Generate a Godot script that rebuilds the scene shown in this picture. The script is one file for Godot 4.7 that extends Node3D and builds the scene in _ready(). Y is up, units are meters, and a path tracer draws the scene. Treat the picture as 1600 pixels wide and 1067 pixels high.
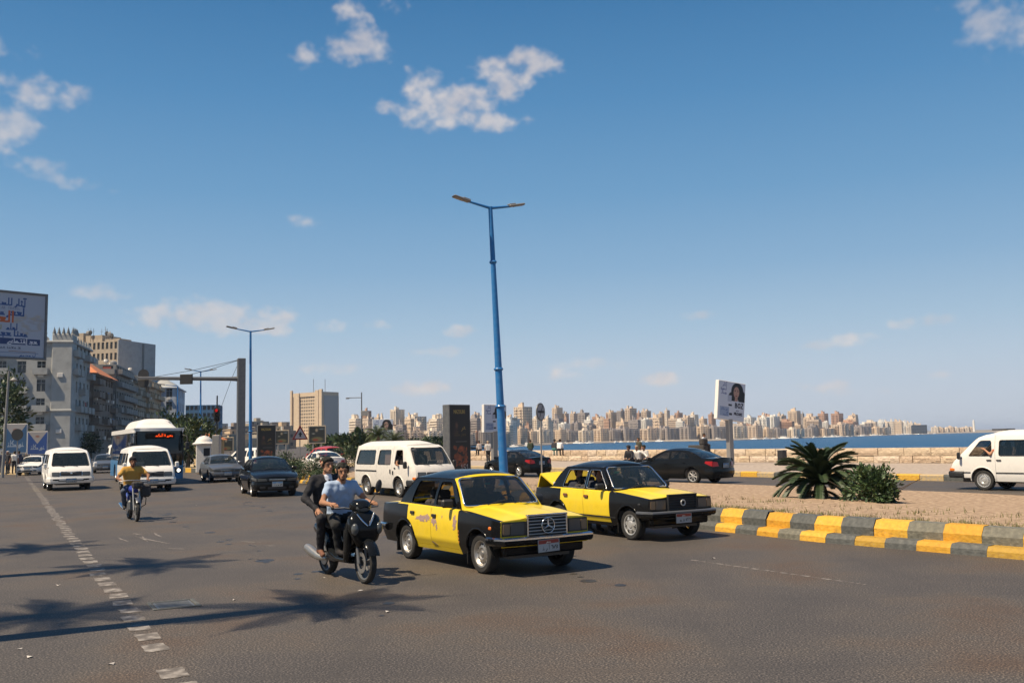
extends Node3D
# A seafront road: taxis, minibuses and a scooter between a row of old town houses and a bay.
const FOCAL := 1500.0          # in pixels of the 1600 x 1067 photograph
const EYE := 1.95
const PITCH := 5.86
const ROLL := 1.18
var cam_right: Vector3
var cam_up: Vector3
var cam_fwd: Vector3
var M := {}
var used := {}
var rng := RandomNumberGenerator.new()

# ---------------------------------------------------------------- pixels to places
func ray(px: float, py: float) -> Vector3:
	return cam_fwd * FOCAL + cam_right * (px - 800.0) + cam_up * (533.5 - py)
func G(px: float, py: float, h := 0.0) -> Vector3:      # where a pixel's ray meets the level h
	var d := ray(px, py)
	return Vector3(0, EYE, 0) + d * ((h - EYE) / d.y)
func P(px: float, py: float, depth: float) -> Vector3:  # the point of a pixel's ray at that depth
	var d := ray(px, py)
	return Vector3(0, EYE, 0) + d * (depth / -d.z)

# ---------------------------------------------------------------- mesh builder
class MB:
	var v := PackedVector3Array()
	var n := PackedVector3Array()
	var c := PackedColorArray()
	var uv := PackedVector2Array()
	var idx := PackedInt32Array()
	var col := Color(1, 1, 1)
	func vert(p: Vector3, nn: Vector3, t := Vector2.ZERO) -> int:
		v.append(p); n.append(nn); c.append(col); uv.append(t)
		return v.size() - 1
	func face(a: int, b: int, d: int) -> void:
		var g := (v[d] - v[a]).cross(v[b] - v[a])
		if g.dot(n[a] + n[b] + n[d]) < 0.0:
			idx.append(a); idx.append(d); idx.append(b)
		else:
			idx.append(a); idx.append(b); idx.append(d)
	func tri(a: Vector3, b: Vector3, d: Vector3) -> void:
		var g := (d - a).cross(b - a)
		if g.length_squared() < 1e-16: return
		g = g.normalized()
		var k := vert(a, g); vert(b, g); vert(d, g)
		idx.append(k); idx.append(k + 1); idx.append(k + 2)
	func quad(a: Vector3, b: Vector3, d: Vector3, e: Vector3, uvs = null) -> void:
		var g := (d - a).cross(b - a)
		if g.length_squared() < 1e-16: g = (e - a).cross(d - a)
		if g.length_squared() < 1e-16: return
		g = g.normalized()
		var k := vert(a, g, Vector2(0, 1)); vert(b, g, Vector2(1, 1)); vert(d, g, Vector2(1, 0)); vert(e, g, Vector2(0, 0))
		for q in [0, 1, 2, 0, 2, 3]: idx.append(k + q)
	func nquad(a: Vector3, b: Vector3, d: Vector3, e: Vector3, na: Vector3, nb: Vector3, nd: Vector3, ne: Vector3) -> void:
		var k := vert(a, na); vert(b, nb); vert(d, nd); vert(e, ne)
		face(k, k + 1, k + 2); face(k, k + 2, k + 3)
	func box(at: Vector3, size: Vector3, bs := Basis.IDENTITY) -> void:
		var h := size * 0.5
		var X := bs.x * h.x; var Y := bs.y * h.y; var Z := bs.z * h.z
		for f in [[X, Y, Z], [-X, Z, Y], [Y, Z, X], [-Y, X, Z], [Z, X, Y], [-Z, Y, X]]:
			var o: Vector3 = at + f[0]
			quad(o - f[1] - f[2], o - f[1] + f[2], o + f[1] + f[2], o + f[1] - f[2])
	func cbox(at: Vector3, size: Vector3, ch: float, bs := Basis.IDENTITY) -> void:   # chamfered box
		var h := size * 0.5
		ch = minf(ch, minf(h.x, minf(h.y, h.z)) * 0.95)
		var q := func(x: float, y: float, z: float) -> Vector3: return at + bs.x * x + bs.y * y + bs.z * z
		var i := h - Vector3(ch, ch, ch)
		for s in [-1.0, 1.0]:
			oquad(q.call(s * h.x, -i.y, -i.z), q.call(s * h.x, i.y, -i.z), q.call(s * h.x, i.y, i.z), q.call(s * h.x, -i.y, i.z), at)
			oquad(q.call(-i.x, s * h.y, -i.z), q.call(i.x, s * h.y, -i.z), q.call(i.x, s * h.y, i.z), q.call(-i.x, s * h.y, i.z), at)
			oquad(q.call(-i.x, -i.y, s * h.z), q.call(i.x, -i.y, s * h.z), q.call(i.x, i.y, s * h.z), q.call(-i.x, i.y, s * h.z), at)
			for t in [-1.0, 1.0]:
				oquad(q.call(s * h.x, t * i.y, -i.z), q.call(s * i.x, t * h.y, -i.z), q.call(s * i.x, t * h.y, i.z), q.call(s * h.x, t * i.y, i.z), at)
				oquad(q.call(s * h.x, -i.y, t * i.z), q.call(s * i.x, -i.y, t * h.z), q.call(s * i.x, i.y, t * h.z), q.call(s * h.x, i.y, t * i.z), at)
				oquad(q.call(-i.x, s * h.y, t * i.z), q.call(-i.x, s * i.y, t * h.z), q.call(i.x, s * i.y, t * h.z), q.call(i.x, s * h.y, t * i.z), at)
				for u in [-1.0, 1.0]:
					otri(q.call(s * h.x, t * i.y, u * i.z), q.call(s * i.x, t * h.y, u * i.z), q.call(s * i.x, t * i.y, u * h.z), at)
	func otri(a: Vector3, b: Vector3, d: Vector3, o: Vector3) -> void:
		if (d - a).cross(b - a).dot(a - o) < 0.0: tri(a, d, b)
		else: tri(a, b, d)
	func oquad(a: Vector3, b: Vector3, d: Vector3, e: Vector3, o: Vector3) -> void:   # wound away from o
		if (d - a).cross(b - a).dot(a + d - 2.0 * o) < 0.0: quad(a, e, d, b)
		else: quad(a, b, d, e)
	func tube(path: Array, radii, sides := 8, capped := true, flat_x := 1.0) -> void:
		var rings := []
		var m := path.size()
		var up := Vector3.UP
		var t0: Vector3 = (path[1] - path[0]).normalized()
		if absf(t0.dot(up)) > 0.9: up = Vector3.RIGHT
		for i in m:
			var t: Vector3 = (path[mini(i + 1, m - 1)] - path[maxi(i - 1, 0)]).normalized()
			var X := up.cross(t).normalized()
			var Y := t.cross(X)
			up = Y
			var r: float = radii if (radii is float or radii is int) else radii[i]
			var ring := []
			for k in sides:
				var a := TAU * k / sides
				var nn := X * cos(a) + Y * sin(a)
				ring.append(vert(path[i] + X * cos(a) * r * flat_x + Y * sin(a) * r, nn))
			rings.append(ring)
			if capped and (i == 0 or i == m - 1):
				var cn := -t if i == 0 else t
				var kc := vert(path[i], cn)
				var rr := []
				for k in sides: rr.append(vert(v[ring[k]], cn))
				for k in sides: face(kc, rr[k], rr[(k + 1) % sides])
		for i in m - 1:
			for k in sides:
				var k2 := (k + 1) % sides
				face(rings[i][k], rings[i][k2], rings[i + 1][k2])
				face(rings[i][k], rings[i + 1][k2], rings[i + 1][k])
	func lathe(prof: Array, at: Vector3, axis: Vector3, sides := 24) -> void:   # prof: Vector2(radius, along)
		axis = axis.normalized()
		var X := axis.cross(Vector3.UP if absf(axis.y) < 0.9 else Vector3.RIGHT).normalized()
		var Y := axis.cross(X)
		for i in prof.size() - 1:
			var p: Vector2 = prof[i]; var q: Vector2 = prof[i + 1]
			var d := (q - p)
			var nn := Vector2(d.y, -d.x).normalized()
			var r0 := []; var r1 := []
			for k in sides + 1:
				var a := TAU * k / sides
				var R := X * cos(a) + Y * sin(a)
				var N := R * nn.x + axis * nn.y
				r0.append(vert(at + R * p.x + axis * p.y, N)); r1.append(vert(at + R * q.x + axis * q.y, N))
			for k in sides:
				face(r0[k], r0[k + 1], r1[k + 1]); face(r0[k], r1[k + 1], r1[k])
	func blob(at: Vector3, r: Vector3, bs := Basis.IDENTITY, rows := 8, cols := 12) -> void:
		var k0 := v.size()
		for i in rows + 1:
			var b := PI * i / rows - PI / 2
			for j in cols + 1:
				var a := TAU * j / cols
				var u := Vector3(cos(b) * cos(a), sin(b), cos(b) * sin(a))
				vert(at + bs * (u * r), (bs * (u / r)).normalized())
		for i in rows:
			for j in cols:
				var q := k0 + i * (cols + 1) + j
				face(q, q + 1, q + cols + 2); face(q, q + cols + 2, q + cols + 1)
	# a sheet: a polygon in (a, b) cut along a grid and laid on a surface f(Vector2) -> Vector3; out: a point inside the body
	func sheet(poly: PackedVector2Array, f: Callable, du: float, dv: float, outward: Vector3, holes := [], rim := 0.0) -> void:
		var lo := poly[0]; var hi := poly[0]
		for p in poly: lo = lo.min(p); hi = hi.max(p)
		var nu := maxi(1, int(ceil((hi.x - lo.x) / du))); var nv := maxi(1, int(ceil((hi.y - lo.y) / dv)))
		var step := Vector2((hi.x - lo.x) / nu, (hi.y - lo.y) / nv)
		for i in nu:
			for j in nv:
				var o := lo + Vector2(i * step.x, j * step.y)
				var cell := PackedVector2Array([o, o + Vector2(step.x, 0), o + step, o + Vector2(0, step.y)])
				var parts: Array = Geometry2D.intersect_polygons(cell, poly)
				for h in holes:
					var nx := []
					for q in parts:
						if Geometry2D.is_polygon_clockwise(q): continue
						nx.append_array(Geometry2D.clip_polygons(q, h))
					parts = nx
				for q in parts:
					if q.size() < 3 or Geometry2D.is_polygon_clockwise(q): continue
					var t := Geometry2D.triangulate_polygon(q)
					var k := v.size()
					for p in q:
						vert(f.call(p), nrm(f, p, outward), (p - lo) / (hi - lo))
					for w in range(0, t.size(), 3): face(k + t[w], k + t[w + 1], k + t[w + 2])
		if rim > 0.0:
			var loops := [poly]
			loops.append_array(holes)
			for L in loops:
				for i in L.size():
					var a: Vector2 = L[i]; var b: Vector2 = L[(i + 1) % L.size()]
					var m := maxi(1, int(ceil(maxf(absf(b.x - a.x) / du, absf(b.y - a.y) / dv))))
					for k in m:
						var p := a.lerp(b, float(k) / m); var q := a.lerp(b, float(k + 1) / m)
						var mid := (p + q) * 0.5
						var skip := false
						if L == poly:
							for h in holes: skip = skip or Geometry2D.is_point_in_polygon(mid, h)
						else: skip = not Geometry2D.is_point_in_polygon(mid, poly)
						if skip: continue
						var A: Vector3 = f.call(p); var B: Vector3 = f.call(q)
						quad(A, B, B - nrm(f, q, outward) * rim, A - nrm(f, p, outward) * rim)
	func sweep(prof: Array, path: Array, outs: Array) -> void:     # prof: Vector2(out, up) loop carried along path; outs: the outward direction at each point
		for i in path.size() - 1:
			for k in prof.size():
				var a: Vector2 = prof[k]; var b: Vector2 = prof[(k + 1) % prof.size()]
				quad(path[i] + outs[i] * a.x + Vector3.UP * a.y, path[i + 1] + outs[i + 1] * a.x + Vector3.UP * a.y, path[i + 1] + outs[i + 1] * b.x + Vector3.UP * b.y, path[i] + outs[i] * b.x + Vector3.UP * b.y)
		for e in [0, path.size() - 1]:
			for k in range(1, prof.size() - 1):
				tri(path[e] + outs[e] * prof[0].x + Vector3.UP * prof[0].y, path[e] + outs[e] * prof[k].x + Vector3.UP * prof[k].y, path[e] + outs[e] * prof[k + 1].x + Vector3.UP * prof[k + 1].y)
	func nrm(f: Callable, p: Vector2, outward: Vector3) -> Vector3:
		var e := 0.006
		var g: Vector3 = (f.call(p + Vector2(e, 0)) - f.call(p - Vector2(e, 0))).cross(f.call(p + Vector2(0, e)) - f.call(p - Vector2(0, e)))
		g = g.normalized()
		return -g if g.dot(outward) < 0.0 else g
	func mesh() -> ArrayMesh:
		var a := []
		a.resize(Mesh.ARRAY_MAX)
		a[Mesh.ARRAY_VERTEX] = v; a[Mesh.ARRAY_NORMAL] = n; a[Mesh.ARRAY_COLOR] = c; a[Mesh.ARRAY_TEX_UV] = uv; a[Mesh.ARRAY_INDEX] = idx
		var m := ArrayMesh.new()
		if idx.size() > 0: m.add_surface_from_arrays(Mesh.PRIMITIVE_TRIANGLES, a)
		return m

# ---------------------------------------------------------------- nodes
func numbered(called: String) -> String:
	var k: int = used.get(called, 0)
	used[called] = k + 1
	return called if k == 0 else "%s_%03d" % [called, k]
func thing(called: String, label: String, category: String, at := Vector3.ZERO, turn := 0.0, group := "") -> Node3D:
	var o := Node3D.new()
	o.name = numbered(called)
	add_child(o)
	o.position = at; o.rotation.y = turn
	tag(o, label, category, group)
	return o
func tag(o: Node, label: String, category: String, group := "", kind := "") -> void:
	o.set_meta("label", label); o.set_meta("category", category)
	if group: o.set_meta("group", group)
	if kind: o.set_meta("kind", kind)
func put(called: String, mb, mat: Material, parent: Node = null) -> MeshInstance3D:
	var o := MeshInstance3D.new()
	o.mesh = mb.mesh() if mb is MB else mb
	o.material_override = mat
	if parent == null or parent == self:
		o.name = numbered(called); add_child(o)
	else:
		o.name = called; parent.add_child(o, true)
	return o
func struct_(called: String, mb, mat: Material) -> MeshInstance3D:
	var o := put(called, mb, mat)
	o.set_meta("kind", "structure")
	return o
func copy(src: Node3D, at: Vector3, turn: float, label := "", group := "") -> Node3D:
	var called := String(src.name).rstrip("0123456789").rstrip("_")
	var o: Node3D = src.duplicate()
	o.name = numbered(called)
	add_child(o)
	o.position = at; o.rotation.y = turn
	if label: o.set_meta("label", label)
	if group: o.set_meta("group", group)
	return o
func heading(dx: float, dd: float) -> float:    # turn that makes a thing's -Z point along (dx, away dd)
	return atan2(-dx, dd)

# ---------------------------------------------------------------- materials
func lin(r: float, g: float, b: float) -> Color:
	return Color(r, g, b).linear_to_srgb()
func mat(r: float, g: float, b: float, rough := 0.8, metal := 0.0) -> StandardMaterial3D:
	var m := StandardMaterial3D.new()
	m.albedo_color = lin(r, g, b); m.roughness = rough; m.metallic = metal
	return m
func vmat(rough := 0.85) -> StandardMaterial3D:
	var m := StandardMaterial3D.new()
	m.vertex_color_use_as_albedo = true; m.roughness = rough
	return m
func noise_bytes(size: int, freq: float, octaves: int, seed_: int) -> PackedByteArray:
	var f := FastNoiseLite.new()
	f.seed = seed_; f.frequency = freq; f.fractal_octaves = octaves; f.noise_type = FastNoiseLite.TYPE_SIMPLEX_SMOOTH
	var im := f.get_seamless_image(size, size)
	im.convert(Image.FORMAT_L8)
	return im.get_data()
func ramp_tex(size: int, freq: float, octaves: int, seed_: int, stops: Array, speck := 0.0) -> ImageTexture:   # stops: [[t, Color(linear)], ...]
	var b := noise_bytes(size, freq, octaves, seed_)
	var lut := PackedByteArray(); lut.resize(256 * 3)
	for i in 256:
		var t := i / 255.0
		var cc: Color = stops[0][1]
		for k in stops.size() - 1:
			if t >= stops[k][0]:
				cc = stops[k][1].lerp(stops[k + 1][1], clampf((t - stops[k][0]) / maxf(stops[k + 1][0] - stops[k][0], 1e-5), 0, 1))
		cc = cc.linear_to_srgb()
		lut[i * 3] = int(cc.r * 255); lut[i * 3 + 1] = int(cc.g * 255); lut[i * 3 + 2] = int(cc.b * 255)
	var out := PackedByteArray(); out.resize(size * size * 3)
	var r := RandomNumberGenerator.new(); r.seed = seed_ + 7
	for i in b.size():
		var q := b[i]
		if speck > 0.0: q = clampi(q + int(r.randfn(0, speck)), 0, 255)
		out[i * 3] = lut[q * 3]; out[i * 3 + 1] = lut[q * 3 + 1]; out[i * 3 + 2] = lut[q * 3 + 2]
	return ImageTexture.create_from_image(Image.create_from_data(size, size, false, Image.FORMAT_RGB8, out))
func grey_tex(size: int, freq: float, octaves: int, seed_: int) -> ImageTexture:
	return ImageTexture.create_from_image(Image.create_from_data(size, size, false, Image.FORMAT_L8, noise_bytes(size, freq, octaves, seed_)))
func tri_mat(tex: Texture2D, metres: float, rough := 0.9, bump: Texture2D = null, depth := 0.0, detail: Texture2D = null, dmetres := 1.0) -> StandardMaterial3D:
	var m := StandardMaterial3D.new()
	m.albedo_texture = tex; m.roughness = rough
	m.uv1_triplanar = true; m.uv1_world_triplanar = true; m.uv1_scale = Vector3.ONE / metres
	if bump:
		m.heightmap_enabled = true; m.heightmap_texture = bump; m.heightmap_scale = depth
	if detail:
		m.detail_enabled = true; m.detail_albedo = detail; m.detail_blend_mode = BaseMaterial3D.BLEND_MODE_MUL
		m.detail_uv_layer = BaseMaterial3D.DETAIL_UV_2
		m.uv2_triplanar = true; m.uv2_world_triplanar = true; m.uv2_scale = Vector3.ONE / dmetres
	return m
func dirty(r: float, g: float, b: float, rough: float, seed_: int, metres := 1.7, amount := 0.12, clear := 0.0, metal := 0.0) -> StandardMaterial3D:   # one colour, unevenly weathered
	var cc := Color(r, g, b)
	var t := ramp_tex(256, 0.02, 5, seed_, [[0.0, cc * (1.0 - amount)], [0.45, cc], [1.0, cc.lerp(Color(0.32, 0.27, 0.21), amount)]], 5.0)
	var m := tri_mat(t, metres, rough)
	m.uv1_world_triplanar = false
	m.metallic = metal
	if clear > 0.0:
		m.clearcoat_enabled = true; m.clearcoat = clear * 0.5; m.clearcoat_roughness = 0.08; m.metallic_specular = 0.3
	return m
func glass(r: float, g: float, b: float, a: float) -> StandardMaterial3D:
	var m := StandardMaterial3D.new()
	m.transparency = BaseMaterial3D.TRANSPARENCY_ALPHA
	var cc := lin(r, g, b)
	m.albedo_color = Color(cc.r, cc.g, cc.b, a); m.roughness = 0.03
	return m
func print_mat(im: Image, rough := 0.6) -> StandardMaterial3D:
	var m := StandardMaterial3D.new()
	m.albedo_texture = ImageTexture.create_from_image(im); m.roughness = rough
	return m

func make_materials() -> void:
	var grit := ramp_tex(1024, 0.12, 4, 11, [[0.0, Color(0.020, 0.0165, 0.014)], [0.36, Color(0.050, 0.042, 0.035)], [0.58, Color(0.082, 0.069, 0.058)], [0.78, Color(0.16, 0.134, 0.112)], [1.0, Color(0.36, 0.305, 0.25)]], 26.0)
	var stain := ramp_tex(1024, 0.006, 5, 12, [[0.0, Color(0.70, 0.71, 0.73)], [0.35, Color(0.82, 0.82, 0.83)], [0.5, Color(0.91, 0.90, 0.88)], [0.66, Color(1.0, 0.94, 0.86)], [1.0, Color(1.0, 0.78, 0.58)]], 7.0)
	M.asphalt = tri_mat(grit, 3.4, 0.72, grey_tex(512, 0.2, 3, 13), 0.16, stain, 17.0)
	M.sand = tri_mat(ramp_tex(512, 0.02, 5, 21, [[0.0, Color(0.17, 0.115, 0.07)], [0.4, Color(0.30, 0.205, 0.13)], [0.7, Color(0.38, 0.27, 0.175)], [1.0, Color(0.48, 0.36, 0.25)]], 9.0), 2.3, 0.95, grey_tex(512, 0.03, 5, 22), 3.0)
	M.promenade = tri_mat(ramp_tex(512, 0.02, 5, 23, [[0.0, Color(0.25, 0.19, 0.15)], [0.5, Color(0.36, 0.29, 0.23)], [1.0, Color(0.46, 0.38, 0.3)]], 8.0), 3.1, 0.9)
	M.land = tri_mat(ramp_tex(256, 0.03, 4, 24, [[0.0, Color(0.14, 0.12, 0.10)], [1.0, Color(0.32, 0.28, 0.22)]], 6.0), 31.0, 0.95)
	M.kerb_yellow = tri_mat(ramp_tex(512, 0.02, 6, 31, [[0.0, Color(0.30, 0.17, 0.05)], [0.22, Color(0.50, 0.27, 0.035)], [0.5, Color(0.64, 0.35, 0.03)], [0.8, Color(0.66, 0.38, 0.05)], [1.0, Color(0.50, 0.36, 0.2)]], 9.0), 0.9, 0.75, grey_tex(256, 0.06, 4, 32), 0.6)
	M.kerb_black = tri_mat(ramp_tex(512, 0.02, 6, 33, [[0.0, Color(0.045, 0.047, 0.045)], [0.5, Color(0.085, 0.088, 0.083)], [0.8, Color(0.12, 0.122, 0.112)], [1.0, Color(0.26, 0.23, 0.18)]], 9.0), 0.9, 0.75, grey_tex(256, 0.06, 4, 34), 0.6)
	M.kerbs = [[M.kerb_yellow], [M.kerb_black]]
	for q in [[0, 0.82, 0.84, 0.9], [0, 0.93, 0.9, 0.8], [1, 1.25, 1.2, 1.1], [1, 0.8, 0.82, 0.85]]:
		var km: StandardMaterial3D = M.kerbs[q[0]][0].duplicate()
		km.albedo_color = Color(q[1], q[2], q[3]); km.uv1_offset = Vector3(q[1] * 3.0, q[2] * 5.0, q[3])
		M.kerbs[q[0]].append(km)
	M.kerb_old = tri_mat(ramp_tex(512, 0.02, 6, 35, [[0.0, Color(0.26, 0.2, 0.14)], [0.45, Color(0.40, 0.32, 0.22)], [0.6, Color(0.5, 0.34, 0.12)], [1.0, Color(0.46, 0.38, 0.28)]], 9.0), 1.3, 0.85)
	M.stones = []
	for k in 4:
		var tone: Color = [Color(0.56, 0.44, 0.31), Color(0.62, 0.50, 0.37), Color(0.50, 0.38, 0.27), Color(0.58, 0.47, 0.36)][k]
		M.stones.append(tri_mat(ramp_tex(256, 0.025, 5, 40 + k, [[0.0, tone * 0.6], [0.3, tone * 0.88], [0.6, tone], [1.0, tone * 1.18]], 8.0), 1.3, 0.95, grey_tex(256, 0.04, 5, 45), 4.0))
	M.mortar = mat(0.24, 0.19, 0.14, 0.95)
	M.paint = tri_mat(ramp_tex(512, 0.012, 6, 51, [[0.0, Color(0.08, 0.068, 0.058)], [0.36, Color(0.13, 0.113, 0.098)], [0.60, Color(0.20, 0.176, 0.155)], [1.0, Color(0.36, 0.325, 0.29)]], 15.0), 1.1, 0.8)
	M.black_plastic = mat(0.02, 0.02, 0.021, 0.55)
	M.rubber = dirty(0.018, 0.0175, 0.017, 0.85, 61, 0.6, 0.06)
	M.chrome = mat(0.62, 0.62, 0.62, 0.18, 1.0)
	M.steel = dirty(0.45, 0.43, 0.40, 0.42, 62, 0.4, 0.25, 0.0, 0.85)
	M.silver_plastic = mat(0.5, 0.49, 0.47, 0.35, 0.5)
	M.dark = mat(0.03, 0.03, 0.031, 0.8)
	M.seat = mat(0.045, 0.04, 0.038, 0.9)
	M.glass = glass(0.02, 0.028, 0.027, 0.55)
	M.glass_dark = glass(0.008, 0.010, 0.010, 0.86)
	M.glass_clear = glass(0.05, 0.06, 0.06, 0.28)
	M.lamp_glass = mat(0.085, 0.09, 0.092, 0.1, 0.1)
	M.red_lamp = mat(0.30, 0.012, 0.01, 0.15)
	M.amber_lamp = mat(0.65, 0.16, 0.015, 0.2)
	M.white_paint = dirty(0.74, 0.71, 0.66, 0.38, 63, 2.1, 0.10, 0.5)
	M.white_old = dirty(0.70, 0.66, 0.60, 0.45, 64, 1.3, 0.2, 0.3)
	M.taxi_yellow = dirty(0.78, 0.56, 0.025, 0.36, 65, 1.6, 0.09, 0.5)
	M.under = mat(0.11, 0.10, 0.09, 0.95)
	M.glass_taxi = glass(0.012, 0.016, 0.016, 0.72)
	M.taxi_black = dirty(0.008, 0.0085, 0.0095, 0.16, 66, 1.6, 0.008, 0.1)
	M.car_black = dirty(0.009, 0.010, 0.011, 0.15, 67, 1.6, 0.006, 0.2)
	M.car_silver = dirty(0.13, 0.138, 0.155, 0.3, 68, 1.6, 0.03, 0.8, 0.4)
	M.car_red = dirty(0.42, 0.035, 0.02, 0.35, 69, 1.6, 0.06, 0.7)
	M.bus_blue = dirty(0.035, 0.16, 0.34, 0.4, 70, 2.0, 0.1, 0.4)
	M.lamp_blue = dirty(0.03, 0.17, 0.42, 0.42, 71, 1.0, 0.12, 0.2)
	M.grey_metal = dirty(0.13, 0.135, 0.14, 0.5, 72, 1.0, 0.2, 0.0, 0.3)
	M.pole_metal = dirty(0.26, 0.25, 0.24, 0.5, 73, 1.0, 0.2, 0.0, 0.3)
	M.wire = mat(0.03, 0.03, 0.03, 0.7)
	M.skin = mat(0.34, 0.175, 0.105, 0.6)
	M.hair = mat(0.012, 0.009, 0.008, 0.6)
	M.body = vmat(0.85)

# ---------------------------------------------------------------- sky
func cloud_patch(im: Image, f: FastNoiseLite, blobs: Array, gain: float) -> void:   # blobs: [azimuth, elevation, half width, half height, weight] in radians
	var W := im.get_width(); var H := im.get_height()
	var lo := Vector2(9, 9); var hi := Vector2(-9, -9)
	for b in blobs:
		lo = lo.min(Vector2(b[0] - b[2] * 1.25, b[1] - b[3] * 1.25)); hi = hi.max(Vector2(b[0] + b[2] * 1.25, b[1] + b[3] * 1.25))
	var x0 := int((lo.x / TAU + 0.5) * W); var x1 := int((hi.x / TAU + 0.5) * W)
	var y0 := int((0.5 - hi.y / PI) * H); var y1 := int((0.5 - lo.y / PI) * H)
	for y in range(maxi(y0, 0), mini(y1 + 1, H / 2)):
		for x in range(x0, x1 + 1):
			var az := (float(x) / W - 0.5) * TAU; var el := (0.5 - float(y) / H) * PI
			var d := -1.0
			for b in blobs:
				var dx: float = (az - b[0]) / b[2]; var dy: float = (el - b[1]) / b[3]
				d = maxf(d, b[4] * (1.0 - dx * dx - dy * dy))
			if d < -0.6: continue
			var nn := f.get_noise_2d(az * 1000.0, el * 1500.0)
			var fine := f.get_noise_2d(az * 2600.0 + 40.0, el * 3600.0)
			var q := clampf((d * 1.0 + nn * 1.15 + fine * 0.35 - 0.02) / 1.25, 0, 1)
			q = q * q * (3 - 2 * q) * gain * (0.86 + 0.3 * fine)
			if q <= 0.002: continue
			var px := posmod(x - W / 2, W)
			var bottom := clampf(0.5 + f.get_noise_2d(az * 700.0 + 91, el * 900.0) * 0.9, 0, 1)
			var cc := Color(0.62, 0.57, 0.57).lerp(Color(0.80, 0.72, 0.67), bottom)
			im.set_pixel(px, y, im.get_pixel(px, y).lerp(cc * 0.72, q))
func make_sky() -> Sky:
	var W := 4096; var H := 2048
	var im := Image.create(W, H, false, Image.FORMAT_RGBF)
	var stops := [[0.0, Color(0.56, 0.60, 0.66)], [2.2, Color(0.53, 0.60, 0.69)], [4.2, Color(0.475, 0.585, 0.70)], [6.5, Color(0.38, 0.53, 0.68)], [10.0, Color(0.255, 0.43, 0.63)], [14.4, Color(0.162, 0.345, 0.57)], [20.0, Color(0.095, 0.262, 0.495)], [25.6, Color(0.056, 0.192, 0.405)], [40.0, Color(0.035, 0.135, 0.345)], [90.0, Color(0.02, 0.085, 0.25)]]
	for y in H / 2:
		var el := (0.5 - (y + 0.5) / H) * 180.0
		var cc: Color = stops[0][1]
		for k in stops.size() - 1:
			if el >= stops[k][0]: cc = stops[k][1].lerp(stops[k + 1][1], clampf((el - stops[k][0]) / (stops[k + 1][0] - stops[k][0]), 0, 1))
		im.fill_rect(Rect2i(0, y, W, 1), cc * 0.72)
	im.fill_rect(Rect2i(0, H / 2, W, H / 2), Color(0.16, 0.14, 0.12))
	var f := FastNoiseLite.new()
	f.seed = 5; f.frequency = 0.022; f.fractal_octaves = 5; f.noise_type = FastNoiseLite.TYPE_SIMPLEX_SMOOTH
	f.fractal_gain = 0.55
	var seen := [   # clouds in the photograph: [gain, [x, y, half width, half height, weight], ...] in its pixels
		[0.75, [655, 135, 38, 34, 1.0], [690, 172, 78, 36, 1.1], [738, 152, 56, 34, 1.1], [780, 120, 62, 36, 1.1], [825, 95, 55, 26, 1.0], [775, 188, 50, 18, 0.8], [615, 168, 34, 14, 0.7]],
		[0.68, [562, 68, 58, 30, 1.1], [550, 22, 36, 28, 1.0], [482, 88, 30, 20, 0.8], [612, 12, 30, 14, 0.5], [520, 80, 40, 14, 0.5]],
		[0.6, [15, 190, 50, 40, 1.0], [55, 145, 70, 28, 0.9], [0, 75, 40, 18, 0.6]],
		[0.4, [50, 257, 45, 16, 0.8], [120, 280, 60, 14, 0.5]],
		[0.5, [477, 343, 28, 14, 0.9]],
		[0.62, [320, 492, 120, 30, 1.3], [410, 505, 60, 24, 1.2], [255, 490, 60, 20, 1.1]],
		[0.6, [512, 510, 30, 13, 1.0]], [0.4, [155, 455, 60, 14, 0.9]], [0.4, [592, 506, 28, 10, 0.9]], [0.6, [718, 515, 34, 11, 1.0]], [0.5, [690, 548, 45, 9, 0.8]],
		[0.5, [1560, 25, 75, 45, 0.8], [1590, 60, 45, 28, 0.7]],
		[0.6, [1325, 530, 40, 12, 1.0], [1280, 537, 40, 9, 0.8]], [0.5, [1440, 500, 48, 12, 0.9]], [0.8, [1032, 590, 36, 13, 1.1]], [0.75, [655, 604, 52, 14, 1.1]],
		[0.7, [882, 585, 34, 11, 1.0]], [0.4, [1090, 491, 38, 9, 0.9]], [0.6, [1280, 602, 45, 10, 0.9]], [0.4, [910, 570, 60, 11, 0.7]], [0.4, [520, 575, 60, 10, 0.8]], [0.4, [1465, 585, 50, 7, 0.8]], [0.4, [1340, 610, 50, 7, 0.8]]]
	for cl in seen:
		var bl := []
		for k in range(1, cl.size()):
			var b = cl[k]
			var d := ray(b[0], b[1]).normalized()
			bl.append([atan2(d.x, -d.z), asin(d.y), b[2] / FOCAL, b[3] / FOCAL, b[4]])
		cloud_patch(im, f, bl, cl[0])
	var r := RandomNumberGenerator.new(); r.seed = 77
	for k in 46:                      # the same kind of sky goes on all round
		var az := r.randf_range(-PI, PI)
		if absf(az) < 0.56: continue
		var el := r.randf_range(0.05, 0.5)
		var s := r.randf_range(0.03, 0.08)
		cloud_patch(im, f, [[az, el, s, s * 0.4, 0.9], [az + s * 0.6, el + s * 0.15, s * 0.6, s * 0.3, 0.9]], r.randf_range(0.25, 0.6))
	var pm := PanoramaSkyMaterial.new()
	pm.panorama = ImageTexture.create_from_image(im)
	var sky := Sky.new()
	sky.sky_material = pm
	return sky

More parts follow.
